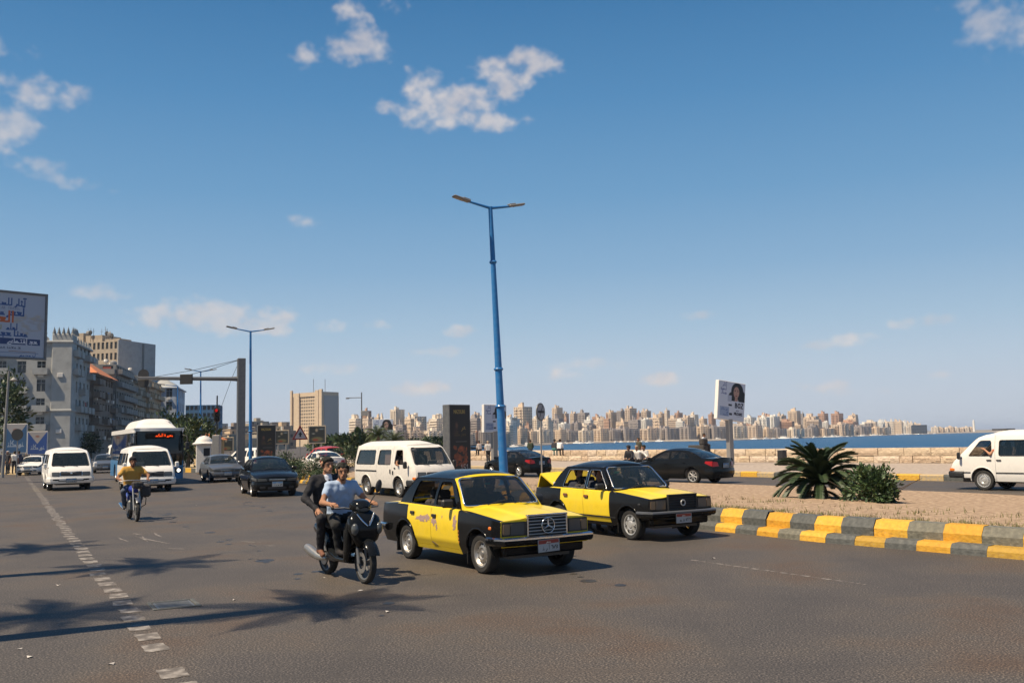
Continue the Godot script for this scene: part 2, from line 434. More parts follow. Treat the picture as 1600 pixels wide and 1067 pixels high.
func _ready() -> void:
	rng.seed = 2024
	# camera
	var p := deg_to_rad(PITCH); var ro := deg_to_rad(ROLL)
	cam_fwd = Vector3(0, sin(p), -cos(p))
	var up0 := Vector3(0, cos(p), sin(p))
	cam_right = Vector3.RIGHT * cos(ro) - up0 * sin(ro)
	cam_up = up0 * cos(ro) + Vector3.RIGHT * sin(ro)
	var cam := Camera3D.new()
	cam.name = "camera"
	cam.transform = Transform3D(Basis(cam_right, cam_up, -cam_fwd), Vector3(0, EYE, 0))
	cam.fov = rad_to_deg(2.0 * atan(533.5 / FOCAL)); cam.near = 0.1; cam.far = 30000.0
	add_child(cam)
	cam.current = true
	# sky and sun
	var env := Environment.new()
	env.background_mode = Environment.BG_SKY
	env.sky = make_sky()
	env.tonemap_mode = Environment.TONE_MAPPER_LINEAR
	env.tonemap_exposure = 1.4
	env.sdfgi_enabled = true; env.ssao_enabled = true; env.ssil_enabled = true
	env.fog_enabled = true; env.fog_density = 0.00012; env.fog_light_color = Color(0.80, 0.86, 0.95)
	var we := WorldEnvironment.new()
	we.name = "world"; we.environment = env
	add_child(we)
	var sun := DirectionalLight3D.new()
	sun.name = "sun"
	var el := deg_to_rad(58.0)
	var towards := Vector3(-0.87 * cos(el), sin(el), 0.50 * cos(el))
	sun.look_at_from_position(Vector3.ZERO, -towards, Vector3.UP)
	sun.light_energy = 1.6; sun.light_color = Color(1.0, 0.93, 0.82); sun.light_angular_distance = 0.53; sun.shadow_enabled = true
	add_child(sun)
	make_materials()
	build_ground()
	build_sea_wall()
	build_taxis()
	build_vans()
	build_sedans()
	build_bus()
	build_scooter()
	build_motorbike()
	build_people()
	build_furniture()
	build_plants()
	build_left_town()
	build_skyline()

# ---------------------------------------------------------------- ground
const KERB := [[15.0, 1.0], [13.0, 6.0], [11.0, 9.6], [9.3, 12.2], [8.2, 13.9], [7.37, 15.05], [6.68, 15.98], [6.03, 16.9], [5.37, 17.8], [4.81, 18.9], [4.21, 19.9], [3.5, 21.2], [-2.4, 32.6], [-9.8, 47.0], [-17.2, 62.0], [-23.0, 74.5], [-24.0, 77.2]]
const MEDIAN_FAR := [[26.0, 2.0], [22.0, 10.0], [18.0, 19.5], [14.4, 27.2], [13.3, 29.6], [7.45, 38.3], [0.0, 48.2], [-8.0, 60.0], [-16.0, 71.5], [-21.5, 78.5], [-24.0, 77.2]]
const PROM_KERB := [[42.0, 2.0], [35.0, 12.0], [26.0, 26.0], [17.07, 37.8], [11.4, 45.0], [-0.2, 62.4], [-10.0, 77.0], [-20.0, 93.0], [-30.0, 112.0]]
const WALL := [[62.0, 12.0], [46.0, 30.5], [34.0, 44.0], [24.3, 54.4], [16.6, 63.4], [4.0, 79.8], [-5.0, 91.5], [-14.0, 106.0], [-24.0, 128.0]]
func v3(a, y := 0.0) -> Vector3:
	return Vector3(a[0], y, -a[1])
func line(pts: Array) -> Array:     # points every 0.25 m along a smooth curve, with arc length
	var cv := Curve3D.new()
	cv.bake_interval = 0.2
	for i in pts.size():
		var a := v3(pts[maxi(i - 1, 0)]); var b := v3(pts[mini(i + 1, pts.size() - 1)])
		var here := v3(pts[i])
		var t := (b - a).normalized()
		var l0 := here.distance_to(a) / 3.0; var l1 := here.distance_to(b) / 3.0
		cv.add_point(here, -t * l0, t * l1)
	return [cv, cv.get_baked_length()]
func seg_xform(cv: Curve3D, s0: float, s1: float, y: float) -> Transform3D:    # X along the curve, Z to its right side
	var a := cv.sample_baked(s0); var b := cv.sample_baked(s1)
	var x := (b - a).normalized()
	return Transform3D(Basis(x, Vector3.UP, x.cross(Vector3.UP)), (a + b) * 0.5 + Vector3(0, y, 0))
func extrude_profile(prof: Array, length: float) -> MB:       # prof: Vector2(z, y) across, extruded along X with chipped ends
	var mb := MB.new()
	var h := length * 0.5
	for i in prof.size():
		var a: Vector2 = prof[i]; var b: Vector2 = prof[(i + 1) % prof.size()]
		mb.quad(Vector3(-h, a.y, a.x), Vector3(h, a.y, a.x), Vector3(h, b.y, b.x), Vector3(-h, b.y, b.x))
	var c0 := Vector2.ZERO
	for q in prof: c0 += q / prof.size()
	for e in [-h, h]:
		for i in prof.size():
			var a: Vector2 = prof[i]; var b: Vector2 = prof[(i + 1) % prof.size()]
			mb.tri(Vector3(e, c0.y, c0.x), Vector3(e, a.y, a.x), Vector3(e, b.y, b.x))
	return mb
func strip(la: Array, lb: Array, n: int, ya: Callable, across: int) -> MB:     # a surface between two curves; ya(t, point) gives the height
	var mb := MB.new()
	var ca: Curve3D = la[0]; var cb: Curve3D = lb[0]
	for i in n + 1:
		var a := ca.sample_baked(la[1] * i / n); var b := cb.sample_baked(lb[1] * i / n)
		for j in across + 1:
			var t := float(j) / across
			var p := a.lerp(b, t)
			p.y = ya.call(t, p)
			mb.vert(p, Vector3.UP)
	for i in n:
		for j in across:
			var q := i * (across + 1) + j
			mb.face(q, q + 1, q + across + 2); mb.face(q, q + across + 2, q + across + 1)
	return mb
var median_noise := FastNoiseLite.new()
func median_height(t: float, p: Vector3) -> float:
	return lerpf(0.40, 0.10, smoothstep(0.0, 1.0, t)) + median_noise.get_noise_2d(p.x * 9.0, p.z * 9.0) * 0.05 * smoothstep(0.0, 0.08, t) * smoothstep(1.0, 0.9, t)
func build_ground() -> void:
	# road: one sheet, to the water's edge
	var mb := MB.new()
	var coast := [[90.0, -30.0], [62.0, 12.0], [46.0, 30.5], [34.0, 44.0], [24.3, 54.4], [16.6, 63.4], [4.0, 79.8], [-5.0, 91.5], [-14.0, 106.0], [-24.0, 128.0], [-34.0, 170.0], [-38.0, 230.0], [-36.0, 320.0], [-26.0, 450.0], [-11.0, 570.0]]
	for i in coast.size() - 1:
		mb.quad(v3(coast[i]), v3(coast[i + 1]), v3([-900.0, coast[i + 1][1]]), v3([-900.0, coast[i][1]]))
	mb.quad(v3([90.0, -30.0]), v3([-900.0, -30.0]), v3([-900.0, -300.0]), v3([90.0, -300.0]))
	mb.quad(v3([-11.0, 570.0]), v3([-900.0, 570.0]), v3([-1500.0, 1200.0]), v3([-100.0, 1200.0]))
	struct_("road", mb, M.asphalt)
	# far land and the sea
	var land := MB.new()
	var shore := [[-11.0, 569.0], [44.0, 830.0], [120.0, 900.0], [160.0, 830.0], [254.0, 955.0], [383.0, 1150.0], [580.0, 1450.0], [771.0, 1700.0], [1100.0, 1900.0]]
	for i in shore.size() - 1:
		land.quad(v3(shore[i], -1.2), v3(shore[i + 1], -1.2), v3([shore[i + 1][0] * 2.4, 5200.0], 6.0), v3([shore[i][0] * 2.4 - 200.0, 5200.0], 6.0))
		land.quad(v3(shore[i], -1.2), v3(shore[i + 1], -1.2), v3([shore[i + 1][0], shore[i + 1][1] - 9.0], -2.8), v3([shore[i][0], shore[i][1] - 9.0], -2.8))
	struct_("far_shore_ground", land, M.land)
	var beach := MB.new()
	for i in shore.size() - 1:
		beach.quad(v3([shore[i][0], shore[i][1] - 8.0], -2.2), v3([shore[i + 1][0], shore[i + 1][1] - 8.0], -2.2), v3([shore[i + 1][0] + 1.0, shore[i + 1][1] + 12.0], -0.9), v3([shore[i][0] + 1.0, shore[i][1] + 12.0], -0.9))
	struct_("beach", beach, M.promenade)
	var sea := MB.new()
	for i in 24:
		for j in 24:
			var x0 := -400.0 + pow(i / 24.0, 1.6) * 12000.0; var x1 := -400.0 + pow((i + 1) / 24.0, 1.6) * 12000.0
			var d0 := 5.0 + pow(j / 24.0, 2.2) * 16000.0; var d1 := 5.0 + pow((j + 1) / 24.0, 2.2) * 16000.0
			sea.quad(v3([x0, d0], -2.4), v3([x1, d0], -2.4), v3([x1, d1], -2.4), v3([x0, d1], -2.4))
	var w := StandardMaterial3D.new()
	w.albedo_texture = ramp_tex(512, 0.03, 5, 92, [[0.0, Color(0.006, 0.045, 0.12)], [0.42, Color(0.012, 0.07, 0.17)], [0.62, Color(0.02, 0.10, 0.22)], [1.0, Color(0.06, 0.17, 0.30)]], 12.0); w.roughness = 0.32
	w.uv1_triplanar = true; w.uv1_world_triplanar = true; w.uv1_scale = Vector3(1.0 / 90.0, 1.0 / 30.0, 1.0 / 34.0)
	w.heightmap_enabled = true; w.heightmap_texture = grey_tex(1024, 0.03, 5, 91); w.heightmap_scale = 90.0
	w.specular_mode = BaseMaterial3D.SPECULAR_SCHLICK_GGX; w.metallic_specular = 0.25
	struct_("sea", sea, w)
	# median with its two-step kerb, promenade
	median_noise.seed = 4; median_noise.frequency = 0.05
	var near := line(KERB); var far := line(MEDIAN_FAR); var prom := line(PROM_KERB); var wall := line(WALL)
	var inset := []
	for q in KERB: inset.append([q[0] + 0.42, q[1] + 0.26])
	struct_("median", strip(line(inset), far, 220, median_height, 26), M.sand)
	var edge := MB.new()        # low worn edge of the median towards the far carriageway
	for i in 200:
		var a: Vector3 = far[0].sample_baked(far[1] * i / 200.0); var b: Vector3 = far[0].sample_baked(far[1] * (i + 1) / 200.0)
		edge.quad(a + Vector3(0, 0.1, 0), b + Vector3(0, 0.1, 0), b, a)
	struct_("median_edge", edge, M.kerb_old)
	struct_("promenade", strip(prom, wall, 90, func(_t, _p): return 0.15, 2), M.promenade)
	var lower := [Vector2(-0.02, -0.05), Vector2(-0.0, 0.09), Vector2(0.05, 0.155), Vector2(0.36, 0.165), Vector2(0.36, -0.05)]
	var upper := [Vector2(0.25, 0.1), Vector2(0.25, 0.29), Vector2(0.34, 0.43), Vector2(0.52, 0.44), Vector2(0.52, 0.1)]
	var meshes := [extrude_profile(lower, 0.585).mesh(), extrude_profile(upper, 0.64).mesh()]
	for tier in 2:
		var root := Node3D.new()
		root.name = ["median_lower_kerb", "median_upper_kerb"][tier]
		add_child(root); root.set_meta("kind", "structure")
		var stp: float = [0.588, 0.643][tier]
		var k := 0
		var s := 0.3
		while s + stp < near[1]:
			var o := MeshInstance3D.new()
			o.mesh = meshes[tier]
			o.material_override = M.kerbs[(k + tier) % 2][[0, 0, 1, 2][rng.randi() % 4]]
			o.name = "kerb_block"
			root.add_child(o, true)
			var t := seg_xform(near[0], s, s + stp, 0.0)
			t.basis = t.basis * Basis(Vector3.RIGHT, rng.randfn(0, 0.012)) * Basis(Vector3.UP, rng.randfn(0, 0.006))
			o.transform = t.translated(Vector3(0, rng.randfn(0, 0.004), 0))
			s += stp; k += 1
	var pk := Node3D.new()
	pk.name = "promenade_kerb"; add_child(pk); pk.set_meta("kind", "structure")
	var pmesh := extrude_profile([Vector2(0, -0.05), Vector2(0.0, 0.2), Vector2(0.04, 0.24), Vector2(0.3, 0.25), Vector2(0.3, -0.05)], 0.98).mesh()
	var s2 := 20.0
	var k2 := 0
	while s2 + 1.0 < prom[1]:
		var o := MeshInstance3D.new()
		o.mesh = pmesh; o.name = "kerb_block"
		o.material_override = [M.kerb_old, M.kerb_yellow, M.kerb_old, M.kerb_black][k2 % 4] if s2 < 58 else M.kerb_old
		pk.add_child(o, true)
		o.transform = seg_xform(prom[0], s2, s2 + 1.0, rng.randfn(0, 0.006))
		s2 += 1.0; k2 += 1
	# worn paint on the road
	var dash := Node3D.new()
	dash.name = "lane_line"; add_child(dash); dash.set_meta("kind", "structure")
	var A := G(288, 1075); var B := G(40, 745)
	var u := (B - A).normalized(); var side := u.cross(Vector3.UP)
	var dmeshes := []
	for v in 7:
		var dm := MB.new()
		var ring := []
		for k in 20:
			var a := TAU * (k + 0.5) / 20
			var q := Vector2(cos(a), sin(a))
			q = q / maxf(absf(q.x), absf(q.y)) * Vector2(rng.randf_range(0.18, 0.205), rng.randf_range(0.105, 0.125))
			ring.append(Vector3(q.x, 0.004, q.y))
		for k in 20: dm.tri(Vector3(0, 0.004, 0), ring[k], ring[(k + 1) % 20])
		dmeshes.append(dm.mesh())
	var ss := 0.0
	while ss < A.distance_to(B):
		if rng.randf() < 0.05: ss += 0.6
		var o := MeshInstance3D.new()
		o.mesh = dmeshes[rng.randi() % 7]; o.material_override = M.paint; o.name = "painted_dash"
		dash.add_child(o, true)
		o.transform = Transform3D(Basis(u, Vector3.UP, side) * Basis(Vector3.UP, rng.randfn(0, 0.03)), A + u * ss + side * rng.randfn(0, 0.02))
		ss += rng.randf_range(0.58, 0.68)
	var ln := MB.new()
	var c0 := G(1080, 875); var c1 := G(1356, 914)
	for k in 18:
		var a := c0.lerp(c1, k / 18.0 + 0.004); var b := c0.lerp(c1, (k + 0.86) / 18.0)
		var sd := (c1 - c0).normalized().cross(Vector3.UP) * rng.randf_range(0.018, 0.04)
		ln.quad(a - sd + Vector3(0, 0.004, 0), b - sd + Vector3(0, 0.004, 0), b + sd + Vector3(0, 0.004, 0), a + sd + Vector3(0, 0.004, 0))
	struct_("faded_road_line", ln, M.paint)
	var sc := MB.new()      # pale scrapes in the asphalt
	for q in [[207, 833, 225, 836], [210, 838, 268, 850], [222, 838, 230, 846], [240, 832, 252, 839], [185, 840, 200, 846], [370, 845, 410, 848], [410, 852, 440, 853], [255, 856, 300, 858], [120, 805, 160, 800]]:
		var a := G(q[0], q[1], 0.004); var b := G(q[2], q[3], 0.004)
		var sd := (b - a).normalized().cross(Vector3.UP) * 0.03
		var mid := (a + b) * 0.5 + sd * 0.8
		sc.quad(a - sd * 0.3, mid - sd, mid + sd, a + sd * 0.3); sc.quad(mid - sd, b - sd * 0.2, b + sd * 0.2, mid + sd)
	struct_("road_scrapes", sc, M.paint)
	# drain cover sunk in the road
	var mc := G(271, 945)
	var t := thing("drain_cover", "rusty rectangular iron drain cover sunk in the asphalt", "drain cover", mc, heading(u.x, -u.z))
	var fr := MB.new()
	for q in [[0, -0.36, 0.86, 0.07], [0, 0.36, 0.86, 0.07], [-0.4, 0, 0.06, 0.66], [0.4, 0, 0.06, 0.66]]:
		fr.cbox(Vector3(q[1], 0.004, q[0]), Vector3(q[3], 0.02, q[2]), 0.006)
	put("frame", fr, M.kerb_black, t)
	var lid := MB.new()
	lid.cbox(Vector3(0, 0.0, 0), Vector3(0.62, 0.012, 0.72), 0.004)
	for k in 5: lid.cbox(Vector3(0, 0.008, -0.28 + k * 0.14), Vector3(0.54, 0.008, 0.03), 0.003)
	put("lid", lid, M.grey_metal, t)
	t.scale = Vector3(0.72, 1.0, 0.72)
	# oil drips
	var oil := MB.new()
	for k in 110:
		var p := G(rng.randf_range(350, 1250), 0.0, 0.0)
		var s0 := rng.randf_range(7.0, 34.0)
		p = A + u * (s0 - 5.0) + side * (rng.randfn(0, 0.22) + [2.6, 5.9][k % 2])
		var rr := absf(rng.randfn(0.03, 0.05)) + 0.012
		for j in 9:
			var a0 := TAU * j / 9; var a1 := TAU * (j + 1) / 9
			oil.tri(p + Vector3(0, 0.0025, 0), p + Vector3(cos(a0) * rr, 0.0025, sin(a0) * rr * 1.3), p + Vector3(cos(a1) * rr, 0.0025, sin(a1) * rr * 1.3))
	struct_("oil_drips", oil, mat(0.03, 0.026, 0.023, 0.45))
	# litter: pale scraps lying about
	for q in [[505, 903], [520, 896], [172, 1038], [30, 1014], [45, 1027], [90, 915], [605, 956], [365, 938], [563, 923], [140, 768], [275, 772], [305, 790], [1115, 873], [80, 770]]:
		var lt := MB.new()
		var ly := rng.randf_range(0.006, 0.02)
		var w2 := rng.randf_range(0.02, 0.05)
		lt.quad(Vector3(-w2, 0.003, -w2 * 0.6), Vector3(w2, ly, -w2 * 0.5), Vector3(w2 * 0.8, 0.004, w2 * 0.6), Vector3(-w2 * 0.9, ly, w2 * 0.5))
		var o := put("paper_scrap", lt, mat(0.5, 0.46, 0.42))
		o.position = G(q[0], q[1], 0.002); o.rotation.y = rng.randf() * TAU
		tag(o, "pale scrap of litter lying on the road", "litter", "scraps of litter on the road")
	# the near pavement's edge and the traffic island behind the silver car
	for q in [["left_pavement", [[-5, 741], [44, 742], [50, 732], [-5, 730]], 0.16], ["traffic_island", [[285, 736], [330, 738], [420, 733], [300, 727]], 0.2]]:
		var im := MB.new()
		var pts := []
		for e in q[1]: pts.append(G(e[0], e[1]))
		var up := Vector3(0, q[2], 0)
		im.quad(pts[0] + up, pts[1] + up, pts[2] + up, pts[3] + up)
		for k in 4: im.quad(pts[k], pts[(k + 1) % 4], pts[(k + 1) % 4] + up, pts[k] + up)
		struct_(q[0], im, M.kerb_old)
	var isl := Node3D.new()
	isl.name = "traffic_island_kerb"; add_child(isl); isl.set_meta("kind", "structure")
	var i0 := G(284, 737.5); var i1 := G(331, 739.5)
	var im2 := extrude_profile([Vector2(-0.1, 0), Vector2(-0.1, 0.3), Vector2(0.2, 0.34), Vector2(0.2, 0)], i0.distance_to(i1) / 5.0 - 0.01).mesh()
	for k in 5:
		var o := MeshInstance3D.new()
		o.mesh = im2; o.name = "kerb_block"; o.material_override = M.kerb_yellow if k % 2 == 1 else M.kerb_black
		isl.add_child(o, true)
		var x := (i1 - i0).normalized()
		o.transform = Transform3D(Basis(x, Vector3.UP, x.cross(Vector3.UP)), i0.lerp(i1, (k + 0.5) / 5.0))
	# dry grass along the kerb
	var grass := MB.new()
	for k in 9500:
		var s3 := rng.randf_range(3.0, 46.0)
		var cvp: Vector3 = near[0].sample_baked(s3)
		var tg: Vector3 = (near[0].sample_baked(s3 + 0.3) - cvp).normalized()
		var outw: Vector3 = tg.cross(Vector3.UP)
		var off := 0.56 + absf(rng.randfn(0, 0.28))
		if median_noise.get_noise_2d(cvp.x * 30.0, cvp.z * 30.0) < -0.15 and rng.randf() < 0.8: off += rng.randf() * 3.0
		var p: Vector3 = cvp + outw * off + Vector3(0, 0.39 - off * 0.012, 0)
		var a := rng.randf() * TAU
		var h := rng.randf_range(0.04, 0.12)
		var d := Vector3(cos(a), 0, sin(a))
		grass.col = Color(0.26, 0.21, 0.10).lerp(Color(0.13, 0.14, 0.05), rng.randf())
		grass.tri(p - d * 0.011, p + d * 0.011, p + Vector3(rng.randfn(0, 0.03), h, rng.randfn(0, 0.03)))
	var go := put("dry_grass", grass, M.body)
	tag(go, "sparse dry grass along the top of the striped median kerb", "grass", "", "stuff")

func build_sea_wall() -> void:
	var wall := line(WALL)
	var t := thing("sea_wall", "low sea wall of pale rough limestone blocks along the promenade", "wall")
	var core := MB.new()
	var n := 120
	for i in n:
		var a: Vector3 = wall[0].sample_baked(wall[1] * i / n); var b: Vector3 = wall[0].sample_baked(wall[1] * (i + 1) / n)
		var o := (b - a).normalized().cross(Vector3.UP)
		var lo := Vector3(0, -2.6, 0); var hi := Vector3(0, 0.98, 0)
		core.quad(a + o * 0.06 + lo, b + o * 0.06 + lo, b + o * 0.06 + hi, a + o * 0.06 + hi)
		core.quad(a + o * 0.06 + hi, b + o * 0.06 + hi, b + o * 0.62 + hi, a + o * 0.62 + hi)
		core.quad(a + o * 0.62 + hi, b + o * 0.62 + hi, b + o * 0.9 + lo, a + o * 0.9 + lo)
	put("core", core, M.mortar, t)
	var meshes := {}
	for course in 2:
		var s := 26.0
		var k := 0
		while s < 104.0:
			var ln: float = [0.8, 1.05, 1.3, 1.6][rng.randi() % 4]
			var key := "%d_%.2f_%d" % [course, ln, rng.randi() % 3]
			if not meshes.has(key):
				var mb := MB.new()
				rough_block(mb, Vector3(ln - 0.035, 0.40 if course == 0 else 0.44, 0.66))
				meshes[key] = mb.mesh()
			var o := MeshInstance3D.new()
			o.mesh = meshes[key]; o.material_override = M.stones[rng.randi() % 4]; o.name = "stone"
			t.add_child(o, true)
			var x := seg_xform(wall[0], s, s + ln, 0.36 if course == 0 else 0.80)
			o.transform = Transform3D(x.basis, x.origin + x.basis.z * (0.32 + rng.randfn(0, 0.015)))
			s += ln; k += 1
func rough_block(mb: MB, size: Vector3) -> void:      # a hewn stone: front and top faces uneven, corners worn
	var nx := 6; var ny := 3
	var h := size * 0.5
	var g := []
	for i in nx + 1:
		var row := []
		for j in ny + 1:
			var e := 0.03 if (i == 0 or i == nx or j == 0 or j == ny) else rng.randf_range(-0.025, 0.012)
			row.append(Vector3(-h.x + size.x * i / nx + (rng.randfn(0, 0.012) if i > 0 and i < nx else 0.0), -h.y + size.y * j / ny, -h.z + e + rng.randfn(0, 0.006)))
		g.append(row)
	for i in nx:
		for j in ny: mb.quad(g[i][j], g[i + 1][j], g[i + 1][j + 1], g[i][j + 1])
		mb.quad(g[i][ny], g[i + 1][ny], Vector3(g[i + 1][ny].x, h.y + 0.01, h.z), Vector3(g[i][ny].x, h.y + 0.01, h.z))
	for i in [0, nx]:
		for j in ny: mb.quad(g[i][j], g[i][j + 1], Vector3(g[i][j].x, g[i][j + 1].y, h.z), Vector3(g[i][j].x, g[i][j].y, h.z))

# ---------------------------------------------------------------- vehicles: -Z is forward, origin on the ground below the rear axle; s runs back from the front bumper
func tab(t: Array, x: float) -> float:      # smooth table
	var m := t.size()
	if x <= t[0][0]: return t[0][1]
	if x >= t[m - 1][0]: return t[m - 1][1]
	for i in m - 1:
		if x < t[i + 1][0]:
			var h: float = t[i + 1][0] - t[i][0]
			var d: float = (t[i + 1][1] - t[i][1]) / h
			var m0 := d if i == 0 else slope(t, i); var m1 := d if i == m - 2 else slope(t, i + 1)
			var u: float = (x - t[i][0]) / h
			var u2 := u * u; var u3 := u2 * u
			return (2 * u3 - 3 * u2 + 1) * t[i][1] + (u3 - 2 * u2 + u) * h * m0 + (3 * u2 - 2 * u3) * t[i + 1][1] + (u3 - u2) * h * m1
	return t[m - 1][1]
func slope(t: Array, i: int) -> float:
	var a: float = (t[i][1] - t[i - 1][1]) / (t[i][0] - t[i - 1][0]); var b: float = (t[i + 1][1] - t[i][1]) / (t[i + 1][0] - t[i][0])
	return 0.0 if a * b <= 0.0 else 2.0 * a * b / (a + b)
func ring2(c: Vector2, r: float, n := 28) -> PackedVector2Array:
	var o := PackedVector2Array()
	for k in n: o.append(c + Vector2(cos(TAU * k / n), sin(TAU * k / n)) * r)
	return o
func rounded(pts: Array, r: float) -> PackedVector2Array:      # polygon with rounded corners, counter-clockwise
	var o := PackedVector2Array()
	var m := pts.size()
	for i in m:
		var p: Vector2 = pts[i]; var a: Vector2 = pts[posmod(i - 1, m)]; var b: Vector2 = pts[(i + 1) % m]
		var ra := minf(r, p.distance_to(a) * 0.45); var rb := minf(r, p.distance_to(b) * 0.45)
		var q0 := p + (a - p).normalized() * ra; var q1 := p + (b - p).normalized() * rb
		for k in 4:
			var t := k / 3.0
			o.append(q0.lerp(p, t).lerp(p.lerp(q1, t), t))
	if Geometry2D.is_polygon_clockwise(o): o.reverse()
	return o
func ccw(pts: Array) -> PackedVector2Array:
	var o := PackedVector2Array(pts)
	if Geometry2D.is_polygon_clockwise(o): o.reverse()
	return o
func shrink(poly: PackedVector2Array, by: float) -> PackedVector2Array:
	var r := Geometry2D.offset_polygon(poly, -by)
	return r[0] if r.size() > 0 else poly
func loop_tube(mb: MB, poly: PackedVector2Array, f: Callable, r: float, lift := 0.0, outward := Vector3.ZERO) -> void:
	var path := []
	for p in poly:
		var q: Vector3 = f.call(p)
		if lift != 0.0: q += mb.nrm(f, p, outward) * lift
		path.append(q)
	path.append(path[0]); path.append(path[1])
	mb.tube(path, r, 5, false)

func make_wheel(parent: Node3D, at: Vector3, r: float, w: float, style: String, side: float, rim_mat: Material) -> void:   # side +1: its face looks to +X
	var t := Node3D.new()
	t.name = "wheel"; parent.add_child(t, true); t.position = at
	var key := "wheel_%s_%.3f_%.3f" % [style, r, w]
	if not M.has(key):
		var ty := MB.new()
		var rr := r * (0.66 if style == "hub" or style == "steel" else 0.68)
		ty.lathe([Vector2(rr * 0.96, -w * 0.42), Vector2(rr * 1.06, -w * 0.5), Vector2(r * 0.9, -w * 0.52), Vector2(r * 0.975, -w * 0.44), Vector2(r, -w * 0.33), Vector2(r * 1.0, w * 0.33), Vector2(r * 0.975, w * 0.44), Vector2(r * 0.9, w * 0.52), Vector2(rr * 1.06, w * 0.5), Vector2(rr * 0.96, w * 0.40)], Vector3.ZERO, Vector3.RIGHT, 32)
		var ri := MB.new()
		ri.lathe([Vector2(rr * 1.02, w * 0.46), Vector2(rr * 0.93, w * 0.44), Vector2(rr * 0.86, w * 0.30)], Vector3.ZERO, Vector3.RIGHT, 32)
		var dk := MB.new()
		if style == "steel":
			ri.lathe([Vector2(rr * 0.86, w * 0.30), Vector2(rr * 0.78, w * 0.20), Vector2(rr * 0.62, w * 0.26), Vector2(rr * 0.45, w * 0.34), Vector2(rr * 0.34, w * 0.26), Vector2(rr * 0.22, w * 0.28), Vector2(rr * 0.18, w * 0.38), Vector2(0.001, w * 0.40)], Vector3.ZERO, Vector3.RIGHT, 32)
			for k in 12:
				var a := TAU * k / 12
				dk.blob(Vector3(w * 0.245, cos(a), sin(a)) * Vector3(1, rr * 0.7, rr * 0.7), Vector3(0.012, rr * 0.07, rr * 0.07), Basis(Vector3.RIGHT, -a), 5, 8)
		elif style == "hub":
			ri.lathe([Vector2(rr * 0.86, w * 0.38), Vector2(rr * 0.5, w * 0.46), Vector2(rr * 0.42, w * 0.42), Vector2(rr * 0.3, w * 0.50), Vector2(0.001, w * 0.52)], Vector3.ZERO, Vector3.RIGHT, 32)
			for k in 7:
				var a := TAU * k / 7
				dk.box(Vector3(w * 0.415, cos(a) * rr * 0.70, sin(a) * rr * 0.70), Vector3(0.02, rr * 0.30, rr * 0.12), Basis(Vector3.RIGHT, a))
			for k in 14:
				var a := TAU * (k + 0.5) / 14
				dk.box(Vector3(w * 0.40, cos(a) * rr * 0.8, sin(a) * rr * 0.8), Vector3(0.018, rr * 0.06, rr * 0.10), Basis(Vector3.RIGHT, a))
		elif style == "vent":      # a trim with a ring of slots
			ri.lathe([Vector2(rr * 0.88, w * 0.36), Vector2(rr * 0.7, w * 0.44), Vector2(rr * 0.45, w * 0.48), Vector2(rr * 0.36, w * 0.40), Vector2(rr * 0.3, w * 0.48), Vector2(0.001, w * 0.50)], Vector3.ZERO, Vector3.RIGHT, 32)
			for k in 20:
				var a := TAU * k / 20
				dk.box(Vector3(w * 0.41, cos(a) * rr * 0.76, sin(a) * rr * 0.76), Vector3(0.02, rr * 0.16, rr * 0.07), Basis(Vector3.RIGHT, a))
		else:                       # alloy spokes
			dk.lathe([Vector2(rr * 0.86, w * 0.1), Vector2(0.001, w * 0.1)], Vector3.ZERO, Vector3.RIGHT, 24)
			for k in 7:
				var a := TAU * k / 7
				ri.cbox(Vector3(w * 0.30, cos(a) * rr * 0.5, sin(a) * rr * 0.5), Vector3(0.035, rr * 0.86, rr * 0.2), 0.012, Basis(Vector3.RIGHT, a))
			ri.lathe([Vector2(rr * 0.24, w * 0.3), Vector2(rr * 0.2, w * 0.42), Vector2(0.001, w * 0.44)], Vector3.ZERO, Vector3.RIGHT, 20)
		M[key] = [ty.mesh(), ri.mesh(), dk.mesh()]
	if side < 0: t.rotation.y = PI
	put("tyre", M[key][0], M.rubber, t)
	put("rim", M[key][1], rim_mat, t)
	if M[key][2].get_surface_count() > 0: put("rim_holes", M[key][2], M.dark, t).set_meta("kind", "stuff")

func seat_mesh() -> ArrayMesh:
	var mb := MB.new()
	mb.cbox(Vector3(0, 0.1, -0.05), Vector3(0.5, 0.18, 0.52), 0.05)
	mb.cbox(Vector3(0, 0.42, 0.26), Vector3(0.48, 0.62, 0.14), 0.05, Basis(Vector3.RIGHT, 0.22))
	mb.cbox(Vector3(0, 0.80, 0.33), Vector3(0.26, 0.16, 0.09), 0.035, Basis(Vector3.RIGHT, 0.15))
	return mb.mesh()

func plate(parent: Node3D, at: Vector3, turn: float, im: Image, tilt := 0.0) -> void:
	var mb := MB.new()
	mb.quad(Vector3(-0.19, -0.09, 0), Vector3(0.19, -0.09, 0), Vector3(0.19, 0.09, 0), Vector3(-0.19, 0.09, 0))
	var o := put("number_plate", mb, print_mat(im, 0.5), parent)
	o.position = at; o.rotation = Vector3(0, turn, tilt)
	var bk := MB.new()
	bk.cbox(Vector3(0, 0, -0.008), Vector3(0.39, 0.19, 0.012), 0.004)
	put("plate_holder", bk, M.black_plastic, o)

